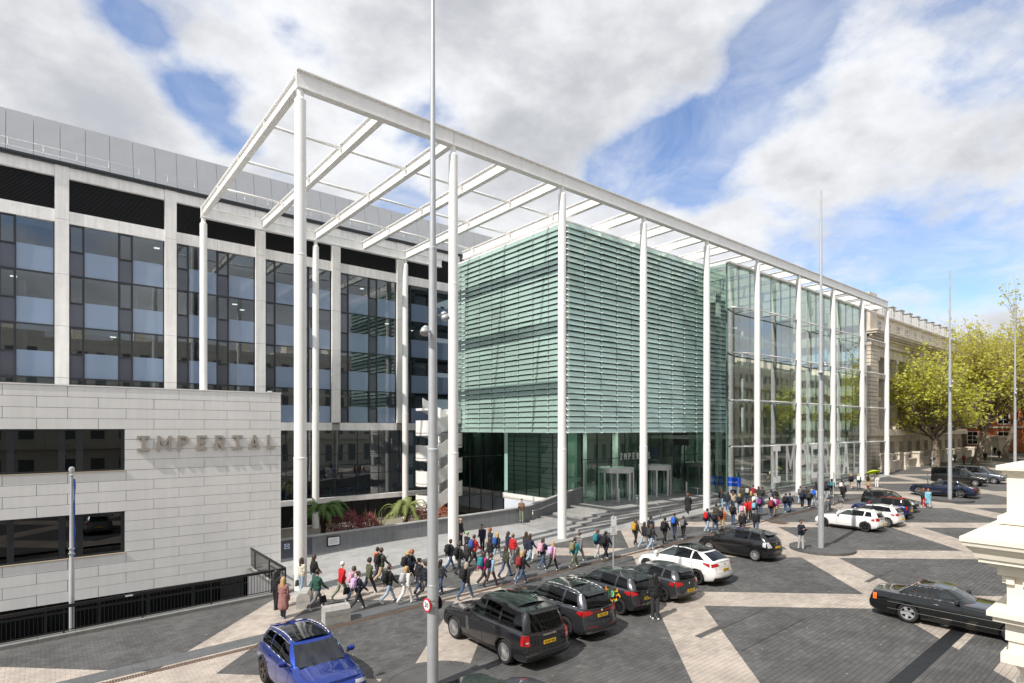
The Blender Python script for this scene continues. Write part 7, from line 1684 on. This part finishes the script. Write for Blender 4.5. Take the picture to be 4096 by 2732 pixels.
PEOPLE = [  # zoom, x, feet y, height, heading, pose, hair, hair colour, top, legs, bag, label, group
 ('A', 225, 932, 1.66, 30, 's', 'long', 'hd', 'blk', 'blk', None, 'person in a black hooded top standing beside the pink coat', G3),
 ('A', 285, 1012, 1.66, 40, 'c0', 'long', 'hbl', 'dpk', 'dnav', None, 'blonde person in a long dusty pink coat by the railing', G3),
 ('A', 440, 800, 1.66, 20, 's', 'long', 'hb', 'crm', 'ljean', 'l:olv', 'person in a cream puffer jacket behind the granite block', G3),
 ('A', 548, 765, 1.64, 5, 'w3', 'long', 'hb', 'blk', 'ljean', None, 'long-haired person in black jacket and pale jeans by the corner column', G1),
 ('A', 575, 935, 1.68, 10, 'w1', 'short', 'hd', 'grn', 'grey', 'r:blk', 'person in a dark green puffer jacket between the granite blocks', G1),
 ('A', 785, 858, 1.70, 5, 'w2', 'cap', 'wht', 'red', 'sage', 'r:blk', 'person in red jacket and white cap with olive trousers', G1),
 ('A', 925, 945, 1.64, 0, 'w1', 'bun', 'hb', 'dnav', 'char', 'k:lil', 'student in dark jacket and dark trousers beside the nearer granite block', G1),
 ('A', 893, 880, 1.58, 0, 'w3', 'curly', 'hb', 'lgrey', 'djean', 'k:pink', 'curly-haired student half hidden behind the dark-jacketed one', G1),
 ('A', 1020, 808, 1.66, 8, 'w2', 'curly', 'hd', 'olv', 'dnav', None, 'curly-haired person in a long olive green parka', G1),
 ('A', 1120, 712, 1.72, 12, 'w1', 'short', 'hb', 'dolv', 'tan', 'k:blk', 'person in khaki jacket and sandy trousers walking in the sun', G1),
 ('A', 1092, 690, 1.66, 10, 'w3', 'short', 'hd', 'org', 'djean', None, 'boy in orange and navy top beside the khaki jacket', G1),
 ('A', 1190, 882, 1.66, 6, 'w1', 'short', 'hb', 'blk', 'ljean', 'k:blk', 'boy in black jacket and washed jeans near the drain', G1),
 ('A', 1340, 888, 1.62, 4, 'w3', 'long', 'hbl', 'wht', 'wht', 'k:lgrey', 'blonde girl in white trousers and colour-block jacket', G1),
 ('A', 1350, 730, 1.62, 8, 'w3', 'curly', 'hbl', 'nav', 'char', 'k:blk', 'blond boy in navy jacket beside the red-haired student', G1),
 ('A', 1385, 712, 1.62, 8, 'w1', 'curly', 'hr', 'char', 'blk', 'k:char', 'red-haired student in charcoal jacket left of the tall mast', G1),
 ('A', 1450, 805, 1.64, 0, 'w3', 'bun', 'hd', 'blk', 'djean', None, 'student with hair tied up, black hoodie and navy jeans', G1),
 ('A', 1500, 838, 1.62, 2, 'w1', 'bun', 'hb', 'dnav', 'grey', None, 'student in dark jacket and grey trousers just left of the tall mast', G1),
 ('A', 1632, 812, 1.60, 0, 'w3', 'long', 'hd', 'char', 'jean', None, 'student in speckled dark shirt just right of the tall mast', G1),
 ('A', 1850, 852, 1.64, 5, 'w2', 'long', 'hg', 'blk', 'jean', 'k:blk', 'grey-blonde person in black coat and blue jeans beside the drain', G1),
 ('A', 1715, 606, 1.66, 5, 'w1', 'short', 'hb', 'blk', 'jean', 'k:blk', 'boy in black and beige jacket striding right of the tall mast', G1),
 ('A', 1790, 632, 1.60, 8, 'w3', 'curly', 'hb', 'blk', 'char', 'k:blk', 'student in black coat behind the striding boy', G1),
 ('A', 1858, 600, 1.56, 8, 'w3', 'short', 'hd', 'char', 'blk', None, 'short boy in black puffer jacket in the middle of the group', G1),
 ('A', 1803, 395, 1.78, -60, 's', None, 'hd', 'blk', 'blk', None, 'bald man in black quilted jacket standing by the second column', G3),
 ('B', 318, 640, 1.60, 10, 'w3', 'cap', 'lgreen', 'blk', 'blk', None, 'person in a green patterned hat and shiny black jacket', G1),
 ('B', 368, 680, 1.66, 8, 'w1', 'short', 'hb', 'red', 'blk', 'k:blu', 'boy in a red quilted jacket and black trousers', G1),
 ('B', 432, 580, 1.66, -150, 's', 'pony', 'hb', 'nav', 'blk', 'l:crm', 'woman in sunglasses and navy coat facing the street', G3),
 ('B', 492, 605, 1.62, 5, 'w3', 'long', 'hr', 'nav', 'char', None, 'red-haired girl in navy jacket in the middle of the group', G1),
 ('B', 490, 690, 1.58, 5, 'w3', 'long', 'hb', 'blk', 'char', None, 'brown-haired girl in black puffer before the red-haired girl', G1),
 ('B', 543, 650, 1.60, 5, 'w2', 'long', 'hbl', 'blk', 'ljean', 'k:blu', 'blonde girl in black jacket and pale flared jeans', G1),
 ('B', 628, 640, 1.60, 5, 'w3', 'long', 'hb', 'nav', 'char', None, 'brown-haired girl in navy behind the red puffer', G1),
 ('B', 663, 668, 1.62, 5, 'w3', 'short', 'ha', 'red', 'grey', None, 'student in bright red puffer jacket and grey joggers', G1),
 ('B', 762, 640, 1.60, 5, 'w3', 'long', 'hb', 'char', 'char', None, 'dark-coated girl behind the navy puffer jacket', G1),
 ('B', 790, 665, 1.62, 5, 'w1', 'long', 'hb', 'nav', 'ljean', 'r:wht', 'girl in navy puffer jacket and pale jeans with a bag', G1),
 ('B', 440, 825, 1.58, 5, 'w1', 'long', 'hb', 'mag', 'char', 'k:teal', 'girl in magenta top and charcoal trousers at the drain', G1),
 ('B', 497, 842, 1.58, 8, 'w2', 'short', 'hb', 'lblu', 'plum', 'k:blk', 'boy in light blue hoodie and plum trousers at the drain', G1),
 ('B', 608, 772, 1.60, 5, 'w2', 'long', 'hb', 'dolv', 'jean', None, 'brown-haired girl in dark green top and blue jeans', G1),
 ('B', 700, 790, 1.60, 5, 'w3', 'long', 'hb', 'char', 'grey', None, 'brown-haired girl behind the red rucksack', G1),
 ('B', 730, 825, 1.60, 5, 'w1', 'long', 'hbl', 'blk', 'jean', 'k:mar', 'blonde girl in black coat and blue jeans at the drain', G1),
 ('B', 888, 706, 1.62, 8, 'w1', 'long', 'hb', 'nav', 'jean', 'k:pink', 'long-haired girl in navy top and blue jeans right of the red puffer', G1),
 ('B', 962, 727, 1.56, 8, 'w2', 'long', 'hbl', 'pink', 'blk', 'k:lil', 'small blonde girl in pink top and black leggings', G1),
 ('B', 1128, 702, 1.64, 5, 'w1', 'short', 'hb', 'teal', 'olv', 'k:camo', 'boy in teal jacket and olive trousers', G1),
 ('B', 1162, 655, 1.66, 8, 'w2', 'short', 'ha', 'grey', 'grey', None, 'boy in grey jacket and grey trousers beside the teal jacket', G1),
 ('B', 1303, 625, 1.62, 5, 'w3', 'pony', 'ha', 'nav', 'lgrey', 'k:teal', 'student in navy jacket and pale grey trousers left of the sign post', G1),
 ('B', 1362, 642, 1.62, 5, 'w1', 'pony', 'hd', 'dnav', 'blk', 'k:blk', 'student in dark jacket and black trousers left of the sign post', G1),
 ('B', 1735, 1088, 1.80, 60, 's', 'long', 'hd', 'blk', 'char', None, 'long-haired man in black leather jacket behind the parked hatchbacks', G3),
 ('B', 728, 352, 1.76, -130, 'p', 'short', 'hd', 'brn', 'sage', None, 'man in brown jacket and sage trousers on the lowest step', G3),
 ('C', 768, 1302, 1.64, 8, 'w3', 'long', 'ha', 'char', 'blk', 'k:mus', 'girl with auburn hair and black trousers right of the sign post', G1),
 ('C', 842, 1328, 1.60, 5, 'w2', 'long', 'hb', 'blk', 'ljean', None, 'brown-haired girl in black jacket and pale wide jeans', G1),
 ('C', 905, 1345, 1.56, 5, 'w1', 'long', 'ha', 'char', 'ljean', 'k:char', 'auburn-haired girl in dark jacket and pale jeans above the white crossover', G1),
 ('C', 905, 1272, 1.62, 5, 'w3', 'short', 'hd', 'nav', 'jean', 'k:dnav', 'dark-haired boy in navy jacket behind the two girls', G1),
 ('C', 1028, 1282, 1.62, 5, 'w1', 'short', 'hd', 'dnav', 'blk', 'k:blk', 'dark-haired boy in dark jacket and black trousers striding', G1),
 ('C', 1115, 1245, 1.70, 5, 'w3', 'short', 'hb', 'dolv', 'djean', 'k:bblu', 'tall boy in green and navy jacket and jeans', G1),
 ('C', 1195, 1252, 1.54, 5, 'w3', 'short', 'hb', 'char', 'blk', 'k:grey', 'short student in charcoal jacket and black leggings', G1),
 ('C', 1237, 1030, 1.68, 20, 'c1', 'pony', 'hr', 'blk', 'blk', None, 'red-haired woman in a long black coat on the entrance steps', G3),
 ('C', 1408, 1182, 1.62, 8, 'w1', 'short', 'hb', 'nav', 'ljean', 'k:red', 'boy in navy jacket and pale jeans left of the black estate', G2),
 ('C', 1480, 1188, 1.52, 8, 'w3', 'short', 'hb', 'dnav', 'jean', 'k:blk', 'small boy in dark jacket and jeans left of the black estate', G2),
 ('C', 1542, 1168, 1.60, 8, 'w3', 'short', 'ha', 'org', 'tan', 'k:blk', 'boy with orange sleeves and tan trousers', G2),
 ('C', 1490, 1130, 1.62, 8, 's', 'short', 'hd', 'dolv', 'char', None, 'boy in dark green jacket behind the small boy', G2),
 ('C', 1640, 1118, 1.60, 8, 's', 'short', 'hd', 'blk', 'jean', 'k:blk', 'boy in black jacket and blue jeans behind the black estate', G2),
 ('C', 1722, 1215, 1.66, 215, 'w3', 'pony', 'hd', 'blk', 'char', None, 'woman in black top and sunglasses walking towards the camera', G3),
 ('C', 1845, 1205, 1.72, 215, 'w3', 'short', 'hd', 'blk', 'jean', None, 'man in black jacket and jeans walking towards the camera', G3),
 ('C', 1535, 960, 1.62, 40, 's', 'long', 'ha', 'char', 'ljean', None, 'long-haired girl in dark coat nearest the blue sign wall', G2),
 ('C', 1592, 995, 1.66, 30, 's', 'long', 'hb', 'nav', 'jean', None, 'girl in long navy coat and jeans at the end of the steps', G2),
 ('C', 1640, 985, 1.60, 30, 'p', 'long', 'ha', 'beige', 'jean', None, 'girl in a tan coat before the blue sign wall', G2),
 ('C', 1697, 1010, 1.58, 20, 's', 'long', 'hbl', 'nav', 'jean', 'k:dnav', 'blonde girl in navy by the red jackets', G2),
 ('C', 1722, 935, 1.66, 20, 's', 'short', 'hb', 'dolv', 'char', None, 'boy in dark olive coat right of the sign wall', G2),
 ('C', 1770, 925, 1.62, 15, 's', 'short', 'hd', 'char', 'jean', 'k:lgrey', 'boy in charcoal jacket at the back of the crowd', G2),
 ('C', 1820, 920, 1.62, 15, 's', 'short', 'hd', 'mar', 'char', None, 'boy in dark red jacket at the back of the crowd', G2),
 ('C', 1868, 930, 1.60, 10, 's', 'long', 'hb', 'char', 'jean', None, 'brown-haired girl at the back of the crowd', G2),
 ('C', 1905, 938, 1.62, 10, 's', 'short', 'hb', 'dolv', 'jean', 'k:char', 'boy in dark green jacket right at the back of the crowd', G2),
 ('C', 1800, 985, 1.60, 15, 's', 'long', 'hbl', 'char', 'jean', None, 'fair-haired girl in the middle of the crowd', G2),
 ('C', 1755, 1085, 1.64, 15, 's', 'short', 'hb', 'red', 'char', 'k:red', 'boy in bright red jacket at the front of the crowd', G2),
 ('C', 1795, 1070, 1.64, 15, 's', 'short', 'ha', 'red', 'olv', None, 'second red jacket close beside the first', G2),
 ('C', 1722, 1110, 1.58, 20, 's', 'long', 'hb', 'wht', 'jean', 'k:pink', 'girl in white fleece in front of the red jackets', G2),
 ('C', 1835, 1010, 1.58, 10, 's', 'short', 'hbl', 'lgrey', 'jean', 'k:wht', 'blond student in pale jacket in the crowd', G2),
 ('C', 1832, 1075, 1.56, 10, 's', 'short', 'hb', 'nav', 'ljean', 'k:sky', 'short student in navy and pale jeans at the front of the crowd', G2),
 ('C', 1885, 1038, 1.60, 8, 'w3', 'long', 'hb', 'char', 'jean', 'k:purp', 'girl in charcoal jacket and jeans at the right of the crowd', G2),
 ('C', 1985, 1056, 1.60, 5, 'w1', 'hood', 'crm', 'nav', 'djean', 'k:mar', 'student with a cream hood and navy jacket', G2),
 ('C', 2022, 1038, 1.58, 5, 'w3', 'long', 'hb', 'mag', 'tan', 'k:lil', 'girl in a magenta pink jacket', G2),
 ('C', 1980, 975, 1.62, 5, 's', 'short', 'hd', 'nav', 'jean', 'k:grey', 'boy in navy jacket behind the cream hood', G2),
 ('C', 2038, 960, 1.66, 5, 's', 'short', 'hd', 'camo', 'char', 'k:blk', 'boy in camouflage jacket near the glass', G2),
 ('C', 2112, 1012, 1.62, 5, 'w3', 'short', 'hb', 'dnav', 'jean', 'k:blk', 'boy in dark jacket and jeans right of the magenta jacket', G2),
 ('C', 2148, 1006, 1.58, 5, 'w1', 'short', 'hb', 'nav', 'jean', None, 'boy in navy jacket walking right of the magenta jacket', G2),
 ('D', 1182, 632, 1.62, 8, 'w3', 'short', 'ha', 'char', 'ljean', 'k:grey', 'boy in charcoal jacket left of the second tall mast', G2),
 ('D', 1203, 685, 1.60, 8, 'w3', 'long', 'hb', 'nav', 'blk', 'k:nav', 'brown-haired girl in navy left of the second tall mast', G2),
 ('D', 1248, 640, 1.60, 8, 's', 'short', 'hd', 'char', 'ljean', None, 'boy behind the black puffer left of the second mast', G2),
 ('D', 1285, 692, 1.62, 8, 'w1', 'short', 'hb', 'blk', 'blk', 'k:char', 'student in black puffer and black trousers left of the second mast', G2),
 ('D', 1342, 652, 1.62, 8, 'w3', 'short', 'hd', 'lgrey', 'ljean', 'k:bblu', 'student in pale jacket just left of the second mast', G2),
 ('D', 1368, 600, 1.62, 8, 's', 'hood', 'blk', 'blk', 'char', None, 'hooded student hidden behind the second mast', G2),
 ('D', 1488, 572, 1.62, 8, 'w3', 'curly', 'hd', 'dnav', 'ljean', 'k:nav', 'curly-haired girl in dark jacket right of the second mast', G2),
 ('D', 1550, 538, 1.66, 10, 's', 'hood', 'blk', 'blk', 'char', 'k:teal', 'hooded student in black near the bicycles', G2),
 ('D', 1665, 548, 1.62, 10, 'w3', 'short', 'hd', 'nav', 'char', 'k:wht', 'student in navy jacket behind the woman walking left', G2),
 ('D', 1685, 596, 1.66, 190, 'w1', 'bun', 'hb', 'blk', 'blk', None, 'woman in black striding left past the bicycles', G3),
 ('D', 1775, 458, 1.64, 15, 'w3', 'long', 'hbl', 'dnav', 'beige', 'k:blk', 'fair-haired person in dark jacket and beige trousers', G3),
 ('D', 1865, 462, 1.66, 15, 'w3', 'long', 'hbl', 'grn', 'jean', 'k:wht', 'person in green and blue jeans farther along', G3),
 ('D', 1978, 462, 1.66, 15, 'c1', 'short', 'hd', 'tan', 'mar', 'k:blk', 'person in a flowing tan coat and dark red boots', G3),
 ('D', 2078, 445, 1.66, 15, 's', 'short', 'hd', 'wht', 'wht', None, 'person all in white under a lime umbrella', G3),
 ('D', 1188, 1168, 1.74, -120, 'p', 'short', 'hd', 'dnav', 'lgrey', None, 'man in dark jacket and grey joggers looking at his phone on the island', G3),
 ('E', 663, 386, 1.64, 200, 'w3', 'long', 'hr', 'char', 'red', None, 'red-haired woman in red trousers beside the blue coat', G3),
 ('E', 694, 391, 1.66, 200, 'c1', 'long', 'hr', 'sky', 'lgrey', None, 'red-haired woman in a pale blue coat crossing by the saloon', G3),
 ('F', 905, 1308, 1.68, 180, 'w3', 'short', 'hd', 'grey', 'char', None, 'person in grey by the boundary wall under the first tree', G3),
 ('F', 967, 1322, 1.66, 180, 'w3', 'long', 'hb', 'mar', 'char', None, 'person in dark red by the boundary wall under the trees', G3),
 ('F', 1115, 1300, 1.72, 190, 'w1', 'short', 'hd', 'blk', 'blk', None, 'person in black walking under the second tree', G3),
 ('F', 1183, 1252, 1.72, 190, 's', 'short', 'hd', 'blk', 'blk', None, 'person in black between the second and third trees', G3),
 ('F', 1212, 1282, 1.72, 190, 'w3', 'long', 'hd', 'blk', 'blk', None, 'person in long black coat left of the third tree', G3),
 ('F', 740, 1348, 1.74, 200, 's', 'short', 'hd', 'dnav', 'char', None, 'person in dark clothes leaning on the first tree', G3)]
for (zk, x, y, h, hd_, pk, hr, hc, tp, lg, bg_, lab, gr_) in PEOPLE:
    x0, y0, s_ = ZM[zk]; px, py = x0 + x * s_, y0 + y * s_; up = 0.0
    if 'island' in lab: up = .13
    if 'lowest step' in lab: up = .15
    if 'entrance steps' in lab: up = .35
    X, Y = gp(px, py, up); person((X, Y), zg(X) + up, h, hd_ + random.uniform(-7, 7), pk, hr, hc, tp, lg, bg_, lab, gr_)
# driver of the coupe, phone, lime umbrella
for o in list(scene.objects):
    if o.get('label', '').startswith('green-black two-door'): cpe = o
cx, cy = cpe.location.x, cpe.location.y; hd_ = math.degrees(cpe.rotation_euler[2]); ca, sa = math.cos(R(hd_)), math.sin(R(hd_)); lx, ly = -.62, -.42
person((cx + lx * ca - ly * sa, cy + lx * sa + ly * ca), zg(26) + .02, 1.15, hd_, 'sit', 'short', 'hg', 'blk', 'char', None, 'driver in dark jacket at the wheel of the green-black coupe', G3)
x0, y0, s_ = ZM['D']; X, Y = gp(x0 + 2050 * s_, y0 + 445 * s_)
um = thing('umbrella', 'lime green umbrella held low by the person in white', 'umbrella', (X - .1, Y + .1, zg(X) + 1.66), 0)
mb = MB(); n = 16
mb.grid([[(r_ * .75 * math.cos(2 * math.pi * i / n), r_ * .75 * math.sin(2 * math.pi * i / n), .28 * (1 - r_ * r_)) for i in range(n + 1)] for r_ in (1, .75, .5, .25, .01)]); mb.build('canopy', cloth('lime'), um); MB().tube((0, 0, -.55), (0, 0, .33), .012, n=6).build('shaft', M_plast, um)
um.rotation_euler = (R(-18), R(12), 0)
x0, y0, s_ = ZM['D']; X, Y = gp(x0 + 1188 * s_, y0 + 1168 * s_, .13); ph = tag(MB().box(-.04, .04, -.006, .006, -.075, .075).build('phone', M_glossb), 'dark phone in the hands of the man on the island', 'phone'); ph.location = (X - .16, Y - .27, zg(X) + .13 + 1.06); ph.rotation_euler = (R(-50), 0, R(-30))

bpy.data.scenes.remove(WS)
